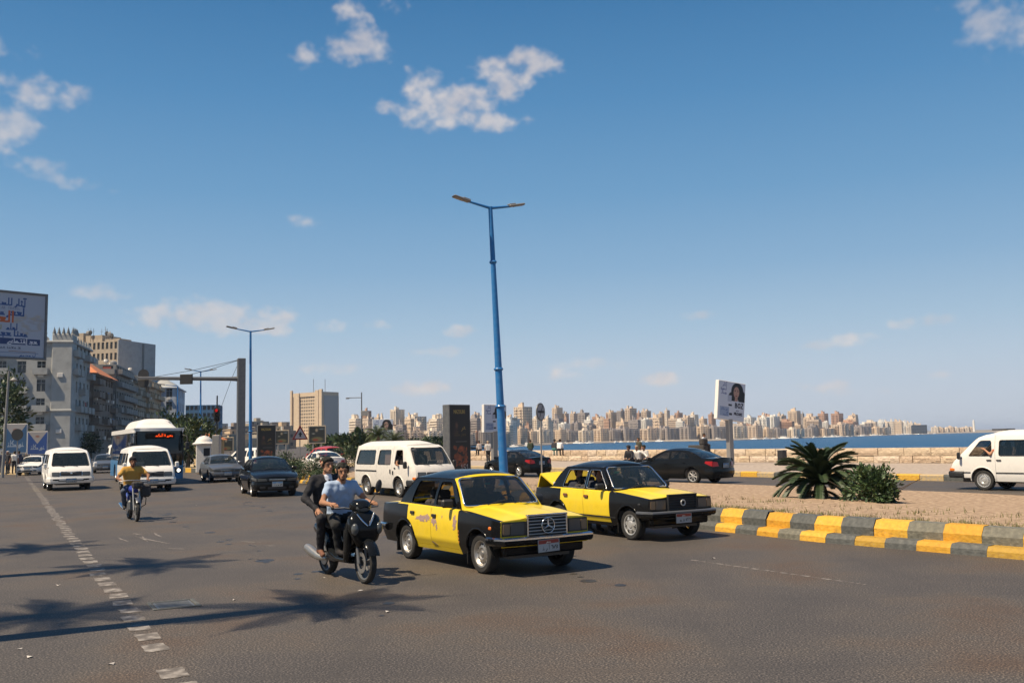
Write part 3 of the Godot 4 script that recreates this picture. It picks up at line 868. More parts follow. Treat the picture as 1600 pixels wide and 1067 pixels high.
func sedan(c: Dictionary, label: String, at: Vector3, turn: float, group := "") -> Node3D:
	var t := thing(c.name, label, "car" if not c.has("category") else c.category, at, turn, group)
	var ra: float = c.ra
	var nose: float = c.nose; var tail: float = c.L - c.tail
	var X := func(s: float, y: float) -> float: return tab(c.width, y) * tab(c.plan, s)
	var belt := func(s: float) -> float: return tab(c.belt, s)
	var arch_f := ring2(Vector2(c.fa, c.wr + 0.015), c.arch); var arch_r := ring2(Vector2(ra, c.wr + 0.015), c.arch)
	for sg in [1.0, -1.0]:
		var f := func(p: Vector2) -> Vector3: return Vector3(sg * X.call(p.x, p.y), p.y, p.x - ra)
		var panel := func(s0: float, s1: float, y0: float, called: String, m: Material, holes: Array, y1 := 0.0) -> MeshInstance3D:
			var mb := MB.new()
			var pts := [Vector2(s0, y0 if y1 == 0.0 else y1), Vector2(s1, y0)]
			var nn := maxi(2, int((s1 - s0) / 0.12))
			for k in nn + 1:
				var s := lerpf(s1, s0, float(k) / nn)
				pts.append(Vector2(s, belt.call(s)))
			mb.sheet(ccw(pts), f, 0.09, 0.075, Vector3(sg, 0, 0), holes, 0.02)
			return put(called, mb, m, t)
		var g := 0.004
		var fender: MeshInstance3D = panel.call(nose, c.doors[0] - g, c.sill, "front_fender", c.m_fender, [arch_f], c.nose_low)
		var d1: MeshInstance3D = panel.call(c.doors[0] + g, c.doors[1] - g, c.sill + 0.07, "front_door", c.m_door, [arch_f])
		var d2: MeshInstance3D = panel.call(c.doors[1] + g, c.doors[2] - g, c.sill + 0.07, "rear_door", c.m_door, [ring2(Vector2(ra, c.wr + 0.02), c.arch + 0.035)])
		panel.call(c.doors[2] + g, tail, c.sill + 0.02, "rear_quarter", c.m_quarter, [arch_r])
		# quarter strip between door and arch is covered by the wheel arch lip
		var sl := MB.new()
		sl.sheet(ccw([Vector2(c.doors[0], c.sill), Vector2(ra - c.arch + 0.01, c.sill), Vector2(ra - c.arch + 0.01, c.sill + 0.064), Vector2(c.doors[0], c.sill + 0.064)]), f, 0.15, 0.04, Vector3(sg, 0, 0), [], 0.03)
		put("sill", sl, c.m_sill, t)
		for ax in [c.fa, ra]:
			var lip := MB.new()
			var path := []
			for k in 21:
				var a := lerpf(-0.12, PI + 0.12, k / 20.0)
				var q := Vector2(ax + cos(a) * (c.arch + 0.004), c.wr + 0.015 + sin(a) * (c.arch + 0.004))
				path.append(f.call(q) + Vector3(sg * 0.004, 0, 0))
			lip.tube(path, c.get("lip", 0.014), 6, true)
			put("wheel_arch", lip, c.m_fender if ax == c.fa else c.m_quarter, t)
			make_wheel(t, Vector3(sg * (c.track - c.tyre * 0.5), c.wr, ax - ra), c.wr, c.tyre, c.rim, sg, c.m_rim)
		# shoulder strips along bonnet and boot
		for rg in [[nose, c.A0 + 0.04, c.m_fender, "fender_top"], [c.C0 - 0.05, tail, c.m_quarter, "quarter_top"], [c.A0 + 0.02, c.C0, c.m_shoulder, "belt_rail"]]:
			var st := MB.new()
			var ff := func(p: Vector2) -> Vector3:
				var yb: float = belt.call(p.y)
				return Vector3(sg * (X.call(p.y, yb) - 0.055 * p.x), yb + 0.016 * sin(p.x * PI * 0.5), p.y - ra)
			st.sheet(ccw([Vector2(0, rg[0]), Vector2(1, rg[0]), Vector2(1, rg[1]), Vector2(0, rg[1])]), ff, 0.34, 0.12, Vector3(0, 1, 0))
			put(rg[3], st, rg[2], t)
		# cabin side with its windows
		var gw := func(p: Vector2) -> Vector3:
			var yb: float = belt.call(p.x) + 0.012
			var u: float = (p.y - yb) / (c.ry - yb)
			return Vector3(sg * (lerpf(X.call(p.x, yb) - 0.05, c.rw, u) + 0.02 * sin(clampf(u, 0, 1) * PI)), p.y, p.x - ra)
		var outl := [Vector2(c.A0, belt.call(c.A0) + 0.012), Vector2((c.A0 + c.C0) * 0.5, belt.call((c.A0 + c.C0) * 0.5) + 0.012), Vector2(c.C0, belt.call(c.C0) + 0.012), Vector2(c.C1, c.ry), Vector2(c.A1, c.ry)]
		var wins := []
		for w in c.windows: wins.append(rounded(w, c.get("wround", 0.05)))
		var gm := MB.new()
		gm.sheet(ccw(outl), gw, 0.12, 0.08, Vector3(sg, 0.3, 0), wins, 0.03)
		put("cabin_side", gm, c.m_cabin, t)
		for k in wins.size():
			var wm := MB.new()
			wm.sheet(shrink(wins[k], -0.01), func(p: Vector2) -> Vector3: return gw.call(p) - Vector3(sg * 0.014, 0, 0), 0.3, 0.12, Vector3(sg, 0.3, 0))
			if not (c.get("open_windows", []).has(k) and sg > 0): put("side_window", wm, c.m_glass, t)
			if c.has("m_side_trim"):
				var tm := MB.new()
				loop_tube(tm, wins[k], gw, 0.009, 0.003, Vector3(sg, 0, 0))
				put("window_trim", tm, c.m_side_trim, t)
		var lin_ := MB.new()
		lin_.sheet(ccw([Vector2(c.doors[0], 0.3), Vector2(c.doors[2], 0.3), Vector2(c.doors[2], belt.call(c.doors[2]) - 0.01), Vector2(c.doors[0], belt.call(c.doors[0]) - 0.01)]), func(p: Vector2) -> Vector3: return f.call(p) - Vector3(sg * 0.05, 0, 0), 0.3, 0.2, Vector3(-sg, 0, 0))
		put("door_trim", lin_, M.seat, t)
		# handles, mirror
		for dd in [[d1, c.doors[1] - 0.12], [d2, c.doors[2] - 0.20 if c.get("boxy", false) else c.doors[2] - 0.14]]:
			var hm := MB.new()
			var yb: float = belt.call(dd[1]) - 0.12
			hm.cbox(f.call(Vector2(dd[1], yb)) + Vector3(sg * 0.012, 0, 0), Vector3(0.03, 0.05 if c.get("boxy", false) else 0.03, 0.13), 0.008)
			put("handle", hm, c.m_handle, dd[0])
		if sg > 0 or c.get("both_mirrors", true):
			var mm := MB.new()
			var mp: Vector3 = gw.call(Vector2(c.A0 + 0.26, belt.call(c.A0 + 0.26) + 0.08)) + Vector3(sg * 0.13, 0.02, 0)
			mm.cbox(mp, Vector3(0.2, 0.13, 0.09), 0.03, Basis(Vector3.UP, -sg * 0.15))
			mm.tube([mp - Vector3(sg * 0.14, 0.05, -0.02), mp - Vector3(sg * 0.05, 0.03, 0)], 0.018, 6)
			var mo := put("mirror", mm, c.m_mirror, t)
			var mg := MB.new()
			mg.quad(mp + Vector3(-0.08, -0.05, 0.047), mp + Vector3(0.08, -0.05, 0.047), mp + Vector3(0.08, 0.05, 0.047), mp + Vector3(-0.08, 0.05, 0.047))
			put("mirror_glass", mg, M.chrome, mo)
	# bonnet, boot lid, roof
	var deck := func(s0: float, s1: float, crown: float) -> Callable:
		return func(p: Vector2) -> Vector3:
			var yb: float = belt.call(p.y)
			var bulge := crown * (1.0 - p.x * p.x) * (1.0 - 0.35 * smoothstep(0.16, 0.0, p.y - nose))
			if c.get("boxy", false): bulge += 0.012 * smoothstep(0.52, 0.44, absf(p.x))
			return Vector3(p.x * (X.call(p.y, yb) - 0.055), yb + 0.014 + bulge, p.y - ra)
	var bon := MB.new()
	var fb: Callable = deck.call(nose, c.A0, c.crown)
	bon.sheet(ccw([Vector2(-0.995, nose + 0.02), Vector2(0.995, nose + 0.02), Vector2(0.995, c.A0 + 0.03), Vector2(-0.995, c.A0 + 0.03)]), fb, 0.14, 0.1, Vector3(0, 1, 0), [], 0.025)
	put("bonnet", bon, c.m_bonnet, t)
	var bt := MB.new()
	var ft: Callable = deck.call(c.C0, tail, c.crown * 0.7)
	bt.sheet(ccw([Vector2(-0.995, c.C0 - 0.04), Vector2(0.995, c.C0 - 0.04), Vector2(0.995, tail), Vector2(-0.995, tail)]), ft, 0.2, 0.1, Vector3(0, 1, 0), [], 0.025)
	if not c.get("boot_open", false): put("boot_lid", bt, c.m_boot, t)
	else:
		var lid := MB.new()
		lid.sheet(ccw([Vector2(-0.95, 0.0), Vector2(0.95, 0.0), Vector2(0.95, 0.62), Vector2(-0.95, 0.62)]), func(p: Vector2) -> Vector3: return Vector3(p.x * 0.68, 0.03 * (1 - p.x * p.x), p.y), 0.2, 0.2, Vector3(0, 1, 0), [], 0.03)
		lid.sheet(ccw([Vector2(-0.95, 0.0), Vector2(0.95, 0.0), Vector2(0.95, 0.36), Vector2(-0.95, 0.36)]), func(p: Vector2) -> Vector3: return Vector3(p.x * 0.68, 0.0 - p.y, 0.62 + 0.02 * (1 - p.x * p.x)), 0.2, 0.2, Vector3(0, 0, 1), [], 0.03)
		var lo := put("boot_lid", lid, c.m_boot, t)
		lo.set_meta("label", "yellow boot lid propped open")
		lo.position = Vector3(0, belt.call(c.C0) + 0.03, c.C0 - ra + 0.02); lo.rotation.x = -0.42
		var well := MB.new()
		well.quad(Vector3(-0.66, 0.6, c.C0 - ra), Vector3(0.66, 0.6, c.C0 - ra), Vector3(0.66, 0.6, tail - ra), Vector3(-0.66, 0.6, tail - ra))
		put("boot_floor", well, M.seat, t)
	var roof := MB.new()
	var fr := func(p: Vector2) -> Vector3:
		var s := lerpf(c.A1, c.C1, p.y)
		return Vector3(p.x * (c.rw + 0.012), c.ry + c.rcrown * (1.0 - pow(absf(p.x), 2.6)) * (1.0 - pow(absf(2.0 * p.y - 0.94), 3.0) * 0.62), s - ra + (p.y - 0.5) * 0.06 * (1.0 - p.x * p.x))
	roof.sheet(ccw([Vector2(-1, 0), Vector2(1, 0), Vector2(1, 1), Vector2(-1, 1)]), fr, 0.16, 0.08, Vector3(0, 1, 0), [], 0.03)
	put("roof", roof, c.m_roof, t)
	# windscreen and rear window
	for e in 2:
		var s0: float = c.A0 if e == 0 else c.C0
		var s1: float = c.A1 if e == 0 else c.C1
		var dir := -1.0 if e == 0 else 1.0
		var fw := func(p: Vector2) -> Vector3:
			var yb: float = belt.call(s0) + 0.014 + (1.0 - p.x * p.x) * c.crown * 0.8
			var top: Vector3 = fr.call(Vector2(p.x, 0.0 if e == 0 else 1.0))
			var bw: float = X.call(s0, belt.call(s0)) - 0.05
			var base := Vector3(p.x * bw, yb, s0 - ra + dir * 0.06 * (1.0 - p.x * p.x))
			return base.lerp(top, p.y) + Vector3(0, 0.02, dir * 0.03) * sin(clampf(p.y, 0, 1) * PI)
		var hole := rounded([Vector2(-0.94, 0.07), Vector2(0.94, 0.07), Vector2(0.93, 0.93), Vector2(-0.93, 0.93)], 0.1)
		var fm := MB.new()
		fm.sheet(ccw([Vector2(-1, 0), Vector2(1, 0), Vector2(1, 1), Vector2(-1, 1)]), fw, 0.2, 0.13, Vector3(0, 0.4, dir), [hole], 0.02)
		put("windscreen_frame" if e == 0 else "rear_window_frame", fm, c.m_post if e == 0 else c.m_cabin, t)
		var gl := MB.new()
		gl.sheet(shrink(hole, -0.012), func(p: Vector2) -> Vector3: return fw.call(p) - Vector3(0, 0.004, dir * 0.008), 0.25, 0.25, Vector3(0, 0.4, dir))
		put("windscreen" if e == 0 else "rear_window", gl, c.m_screen, t)
		if c.has("m_trim"):
			var tm := MB.new()
			loop_tube(tm, hole, fw, 0.018, 0.006, Vector3(0, 0.4, dir))
			put("screen_trim", tm, c.m_trim, t)
		if e == 0:
			for w in [[-0.25, 0.5], [0.42, 0.5]]:
				var wm := MB.new()
				var a: Vector3 = fw.call(Vector2(w[0], 0.03)) + Vector3(0, 0.02, -0.02); var b: Vector3 = fw.call(Vector2(w[0] - 0.5, 0.14)) + Vector3(0, 0.012, -0.012)
				wm.tube([a, a.lerp(b, 0.5) + Vector3(0, 0.012, -0.012), b], 0.008, 5)
				put("wiper", wm, M.black_plastic, t)
	# body ends
	for e in 2:
		var s0: float = nose if e == 0 else tail
		var dir := -1.0 if e == 0 else 1.0
		var fe := func(p: Vector2) -> Vector3:
			return Vector3(p.x * X.call(s0, p.y), p.y, s0 - ra + dir * (c.bow * (1.0 - p.x * p.x) - c.get("rake", 0.0) * absf(p.y - 0.62)))
		var em := MB.new()
		var yt: float = belt.call(s0) + 0.013
		em.sheet(ccw([Vector2(-1, c.nose_low if e == 0 else c.sill + 0.02), Vector2(1, c.nose_low if e == 0 else c.sill + 0.02), Vector2(1, yt), Vector2(0.5, yt + c.crown * 0.4), Vector2(0, yt + c.crown * 0.6), Vector2(-0.5, yt + c.crown * 0.4), Vector2(-1, yt)]), fe, 0.2, 0.08, Vector3(0, 0, dir), [], 0.02)
		put("front_panel" if e == 0 else "rear_panel", em, c.m_nose if e == 0 else c.m_tail, t)
		c["end_%d" % e] = fe
		# bumper
		var b: Array = c.bumper if e == 0 else c.get("rbumper", c.bumper)       # [y, height, stand-off, wrap, thickness]
		var path := []; var outs := []
		for k in 15:
			var u := lerpf(-1.0, 1.0, k / 14.0)
			var q: Vector3 = fe.call(Vector2(u, b[0]))
			path.append(q + Vector3(0, 0, dir * b[2])); outs.append(Vector3(u * 0.25, 0, dir).normalized())
		for w in [0, 1]:
			var sgn := -1.0 if w == 0 else 1.0
			var ends := []
			for k in 4:
				var ss: float = s0 - dir * b[3] * (k + 1) / 4.0
				ends.append(Vector3(sgn * (X.call(ss, b[0]) + b[2] * 0.35), b[0], ss - ra))
			if w == 0:
				for k in 4: path.push_front(ends[k]); outs.push_front(Vector3(-1, 0, 0.2 * dir).normalized())
			else:
				for k in 4: path.append(ends[k]); outs.append(Vector3(1, 0, 0.2 * dir).normalized())
		var bm := MB.new()
		var h2: float = b[1] * 0.5
		bm.sweep([Vector2(-b[4], -h2), Vector2(b[4] * 0.2, -h2), Vector2(b[4] * 0.9, -h2 * 0.45), Vector2(b[4], h2 * 0.2), Vector2(b[4] * 0.75, h2 * 0.85), Vector2(b[4] * 0.3, h2), Vector2(-b[4], h2)], path, outs)
		put("front_bumper" if e == 0 else "rear_bumper", bm, c.m_bumper, t)
		if c.has("m_bumper_strip"):
			var bs := MB.new()
			bs.sweep([Vector2(b[4] * 0.2, h2 * 0.7), Vector2(b[4] * 1.02, h2 * 0.35), Vector2(b[4] * 1.0, h2 * 0.75), Vector2(b[4] * 0.3, h2 * 1.06)], path, outs)
			put("bumper_strip", bs, c.m_bumper_strip, t)
	# dark underside and cabin
	var ub := MB.new()
	ub.box(Vector3(0, (c.sill + 0.6) * 0.5, (c.L * 0.5) - ra), Vector3((c.track - c.tyre - 0.06) * 2.0, 0.6 - c.sill, c.L - 0.5))
	ub.box(Vector3(0, (c.sill + 0.5) * 0.5 + 0.03, (c.fa + ra) * 0.5 - ra), Vector3(c.track * 2.0 - 0.06, 0.5 - c.sill, ra - c.fa - c.arch * 2.0 - 0.03))
	put("underside", ub, M.under, t)
	var di := MB.new()
	di.cbox(Vector3(0, belt.call(c.A0) - 0.06, c.A0 + 0.22 - ra), Vector3(c.rw * 2.2, 0.2, 0.4), 0.05)
	put("dashboard", di, M.black_plastic, t)
	if not M.has("seat_mesh"): M.seat_mesh = seat_mesh()
	for q in [[-0.36, c.A0 + 0.95], [0.36, c.A0 + 0.95], [-0.33, c.C0 - 0.95], [0.33, c.C0 - 0.95]]:
		var so := put("seat", M.seat_mesh, M.seat, t)
		so.position = Vector3(q[0], 0.27, q[1] - ra)
	var sw := MB.new()
	var path2 := []
	var wc := Vector3(-0.36, belt.call(c.A0) + 0.02, c.A0 + 0.52 - ra)
	for k in 17:
		var a := TAU * k / 16
		path2.append(wc + Vector3(cos(a) * 0.18, sin(a) * 0.16, sin(a) * -0.08))
	sw.tube(path2, 0.014, 5, false)
	put("steering_wheel", sw, M.black_plastic, t)
	return t

func add_on(t: Node3D, f: Callable, poly: PackedVector2Array, lift: float, called: String, m: Material, out: Vector3, du := 0.2, rim := 0.0) -> MeshInstance3D:   # a piece lying on a curved panel
	var mb := MB.new()
	mb.sheet(poly, func(p: Vector2) -> Vector3: return f.call(p) + out * lift, du, du, out, [], rim)
	return put(called, mb, m, t)
func rect(x0: float, y0: float, x1: float, y1: float, r := 0.01) -> PackedVector2Array:
	return rounded([Vector2(x0, y0), Vector2(x1, y0), Vector2(x1, y1), Vector2(x0, y1)], r)

func taxi_cfg() -> Dictionary:
	return {"name": "taxi", "category": "taxi", "boxy": true, "L": 4.13, "fa": 0.70, "ra": 3.124, "wr": 0.292, "arch": 0.35, "track": 0.765, "tyre": 0.175, "rim": "steel", "nose": 0.10, "tail": 0.10, "sill": 0.23, "nose_low": 0.42,
		"width": [[0.2, 0.71], [0.34, 0.77], [0.42, 0.80], [0.64, 0.812], [0.80, 0.80], [0.94, 0.775]],
		"plan": [[0.08, 0.955], [0.35, 0.985], [0.9, 1.0], [3.2, 1.0], [3.8, 0.98], [4.05, 0.955]],
		"belt": [[0.1, 0.775], [0.5, 0.822], [1.28, 0.885], [2.3, 0.90], [3.4, 0.915], [4.03, 0.885]],
		"A0": 1.27, "A1": 1.73, "C0": 3.44, "C1": 3.02, "ry": 1.36, "rw": 0.585, "rcrown": 0.125, "crown": 0.035, "bow": 0.03, "doors": [1.29, 2.18, 3.02],
		"windows": [[Vector2(1.44, 0.93), Vector2(2.15, 0.935), Vector2(2.13, 1.305), Vector2(1.79, 1.305)], [Vector2(2.22, 0.935), Vector2(3.02, 0.945), Vector2(2.89, 1.305), Vector2(2.20, 1.305)]],
		"bumper": [0.50, 0.12, 0.075, 0.28, 0.05], "m_fender": M.taxi_black, "m_door": M.taxi_yellow, "m_quarter": M.taxi_black, "m_sill": M.taxi_yellow, "m_shoulder": M.taxi_yellow, "m_cabin": M.taxi_black, "m_glass": M.glass,
		"m_screen": M.glass_taxi, "m_post": M.taxi_black, "m_trim": M.chrome, "m_handle": M.black_plastic, "m_mirror": M.black_plastic, "m_bonnet": M.taxi_yellow, "m_boot": M.taxi_yellow, "m_roof": M.taxi_black, "m_nose": M.taxi_yellow, "m_tail": M.taxi_black, "m_bumper": M.taxi_black, "m_bumper_strip": M.chrome, "m_rim": M.steel, "lip": 0.018}

func taxi_face(t: Node3D, c: Dictionary, star: bool, plate_im: Image) -> void:
	var fe: Callable = c.end_0
	var out := Vector3(0, 0, -1)
	for sg in [-1.0, 1.0]:
		var sur := add_on(t, fe, rect(minf(sg * 0.46, sg * 0.985), 0.575, maxf(sg * 0.46, sg * 0.985), 0.775), 0.008, "headlamp", M.black_plastic, out, 0.3, 0.01)
		add_on(sur, fe, rect(minf(sg * 0.52, sg * 0.80), 0.592, maxf(sg * 0.52, sg * 0.80), 0.758, 0.02), 0.02, "headlamp_glass", M.lamp_glass, out, 0.3, 0.01)
		add_on(sur, fe, rect(minf(sg * 0.82, sg * 0.96), 0.60, maxf(sg * 0.82, sg * 0.96), 0.75, 0.02), 0.018, "turn_signal", mat(0.20, 0.14, 0.09, 0.2), out, 0.3, 0.01)
		var ind := MB.new()
		ind.cbox(Vector3(sg * 0.797, 0.68, 0.36 - c.ra), Vector3(0.03, 0.05, 0.07), 0.012)
		put("side_indicator", ind, M.amber_lamp if star else M.black_plastic, t)
	var z := 0.055 - float(c.ra)
	var fr := MB.new()
	var w := 0.345
	for q in [[Vector3(0, 0.855, z), Vector3(w * 2 + 0.03, 0.022, 0.06)], [Vector3(0, 0.545, z), Vector3(w * 2 + 0.03, 0.022, 0.05)], [Vector3(-w, 0.70, z), Vector3(0.028, 0.31, 0.05)], [Vector3(w, 0.70, z), Vector3(0.028, 0.31, 0.05)]]:
		fr.cbox(q[0], q[1], 0.007)
	var go := put("grille", fr, M.chrome if star else M.black_plastic, t)
	var bk := MB.new()
	bk.box(Vector3(0, 0.70, z + 0.016), Vector3(w * 2, 0.31, 0.02))
	put("grille_back", bk, M.dark, go)
	for k in 6:
		var sl := MB.new()
		sl.cbox(Vector3(0, 0.585 + k * 0.047, z - 0.008), Vector3(w * 2 - 0.02, 0.013, 0.03), 0.004)
		put("grille_slat", sl, M.silver_plastic if star else M.black_plastic, go)
	var em := MB.new()
	var r := 0.112 if star else 0.05
	var path := []
	for k in 25: path.append(Vector3(cos(TAU * k / 24) * r, 0.70 + sin(TAU * k / 24) * r, z - 0.03))
	em.tube(path, 0.009 if star else 0.014, 6, false)
	if star:
		for k in 3:
			var a := PI / 2 + TAU * k / 3
			em.tube([Vector3(0, 0.70, z - 0.034), Vector3(cos(a) * r, 0.70 + sin(a) * r, z - 0.03)], [0.02, 0.004], 4)
	put("badge", em, M.chrome if star else M.silver_plastic, go)
	plate(t, Vector3(0.05 if star else 0.06, 0.42, -0.055 - float(c.ra)), PI, plate_im, 0.03 if star else 0.0)
	var va := MB.new()
	va.cbox(Vector3(0, 0.36, 0.16 - float(c.ra)), Vector3(1.40, 0.14, 0.12), 0.03)
	put("valance", va, M.taxi_black, t)
	for sg in [-1.0, 1.0]:       # tail lamps
		add_on(t, c.end_1, rect(minf(sg * 0.62, sg * 0.96), 0.58, maxf(sg * 0.62, sg * 0.96), 0.76), 0.012, "tail_lamp", M.red_lamp, Vector3(0, 0, 1), 0.3, 0.015)
	for sg in [-1.0, 1.0]:       # mud flaps
		var mf := MB.new()
		mf.box(Vector3(sg * 0.68, 0.24, c.fa + 0.37 - c.ra), Vector3(0.18, 0.26, 0.012)); 
		put("mud_flap", mf, M.rubber, t)
		var mg := MB.new()
		mg.box(Vector3(sg * 0.68, 0.24, 0.37), Vector3(0.18, 0.26, 0.012))
		put("mud_flap", mg, M.rubber, t)

func blotch(c0: Vector2, w: float, h: float, seed_: int) -> PackedVector2Array:
	var r := RandomNumberGenerator.new(); r.seed = seed_
	var o := PackedVector2Array()
	for k in 18:
		var a := TAU * k / 18
		o.append(c0 + Vector2(cos(a) * w, sin(a) * h) * r.randf_range(0.45, 1.1))
	return ccw(Array(o))

func build_taxis() -> void:
	var c := taxi_cfg()
	var pink := ramp_tex(256, 0.05, 5, 101, [[0.0, Color(0.20, 0.12, 0.115)], [0.5, Color(0.34, 0.22, 0.21)], [0.78, Color(0.40, 0.28, 0.22)], [1.0, Color(0.7, 0.5, 0.06)]], 8.0)
	var prim := tri_mat(pink, 0.35, 0.8)
	# the taxi with the star badge
	c.open_windows = [0, 1]
	c.m_post = M.taxi_yellow
	var t1 := sedan(c, "yellow and black taxi with chrome star grille and scraped doors", Vector3(-1.20, 0, -16.86), PI - deg_to_rad(147.3) + PI, "")
	t1.rotation.y = -deg_to_rad(147.3)
	taxi_face(t1, c, true, plate_image(0))
	var f := func(p: Vector2) -> Vector3: return Vector3(tab(c.width, p.y) * tab(c.plan, p.x), p.y, p.x - c.ra)
	for q in [[2.50, 0.71, 0.22, 0.06, 3], [2.30, 0.735, 0.10, 0.07, 4], [2.06, 0.69, 0.10, 0.08, 5], [1.97, 0.60, 0.03, 0.06, 6], [1.38, 0.70, 0.07, 0.13, 7], [1.80, 0.77, 0.015, 0.03, 8], [1.42, 0.60, 0.03, 0.012, 9]]:
		add_on(t1, f, blotch(Vector2(q[0], q[1]), q[2], q[3], q[4]), 0.0025, "bare_patch", prim, Vector3(1, 0, 0), 0.2)
	var rust := MB.new()
	rust.tube([f.call(Vector2(2.16, 0.36)) + Vector3(0.004, 0, 0), f.call(Vector2(2.02, 0.31)) + Vector3(0.004, 0, 0)], [0.012, 0.004], 5)
	put("dent_scratch", rust, mat(0.08, 0.05, 0.03), t1)
	var nums := MB.new()
	for k in 4: nums.box(f.call(Vector2(1.27, 0.42 + k * 0.055)) + Vector3(0.002, 0, 0), Vector3(0.004, 0.032, 0.022))
	put("door_number", nums, mat(0.6, 0.25, 0.03), t1).set_meta("kind", "stuff")
	var st := MB.new()
	st.box(Vector3(0.02, 1.26, c.A1 - 0.03 - c.ra), Vector3(0.10, 0.035, 0.01), Basis(Vector3.RIGHT, -0.8))
	put("windscreen_sticker", st, mat(0.04, 0.35, 0.30), t1)
	# the taxi with the open boot
	var d := taxi_cfg()
	d.m_side_trim = M.chrome; d.m_screen = M.glass; d.boot_open = true; d.rim = "hub"; d.m_bumper_strip = M.car_silver; d.m_nose = M.taxi_black; d.open_windows = [0, 1]; d.m_rim = M.silver_plastic; d.m_sill = M.taxi_black
	var t2 := sedan(d, "yellow and black taxi with dark grille and its boot lid open", Vector3(1.59, 0, -21.12), -deg_to_rad(148.9))
	taxi_face(t2, d, false, plate_image(1))
	var g := func(p: Vector2) -> Vector3: return Vector3(tab(d.width, p.y) * tab(d.plan, p.x), p.y, p.x - d.ra)
	add_on(t2, g, rect(1.1, 0.385, 2.80, 0.415, 0.004), 0.006, "side_moulding", M.black_plastic, Vector3(1, 0, 0), 0.3, 0.008)
	for s in [2.06, 2.80]:
		add_on(t2, g, rect(s - 0.065, 0.765, s + 0.065, 0.81, 0.01), 0.03, "handle_plate", mat(0.16, 0.05, 0.02, 0.4), Vector3(1, 0, 0), 0.3, 0.02)
	var st2 := MB.new()
	st2.box(Vector3(0.30, 1.25, d.A1 - 0.06 - d.ra), Vector3(0.13, 0.06, 0.006), Basis(Vector3.RIGHT, -0.8))
	put("windscreen_sticker", st2, mat(0.05, 0.35, 0.28), t2)
	var st3 := MB.new()
	st3.cbox(Vector3(0.70, 0.98, 0.24), Vector3(0.01, 0.10, 0.12), 0.002)
	put("pillar_sticker", st3, mat(0.6, 0.55, 0.5), t2)

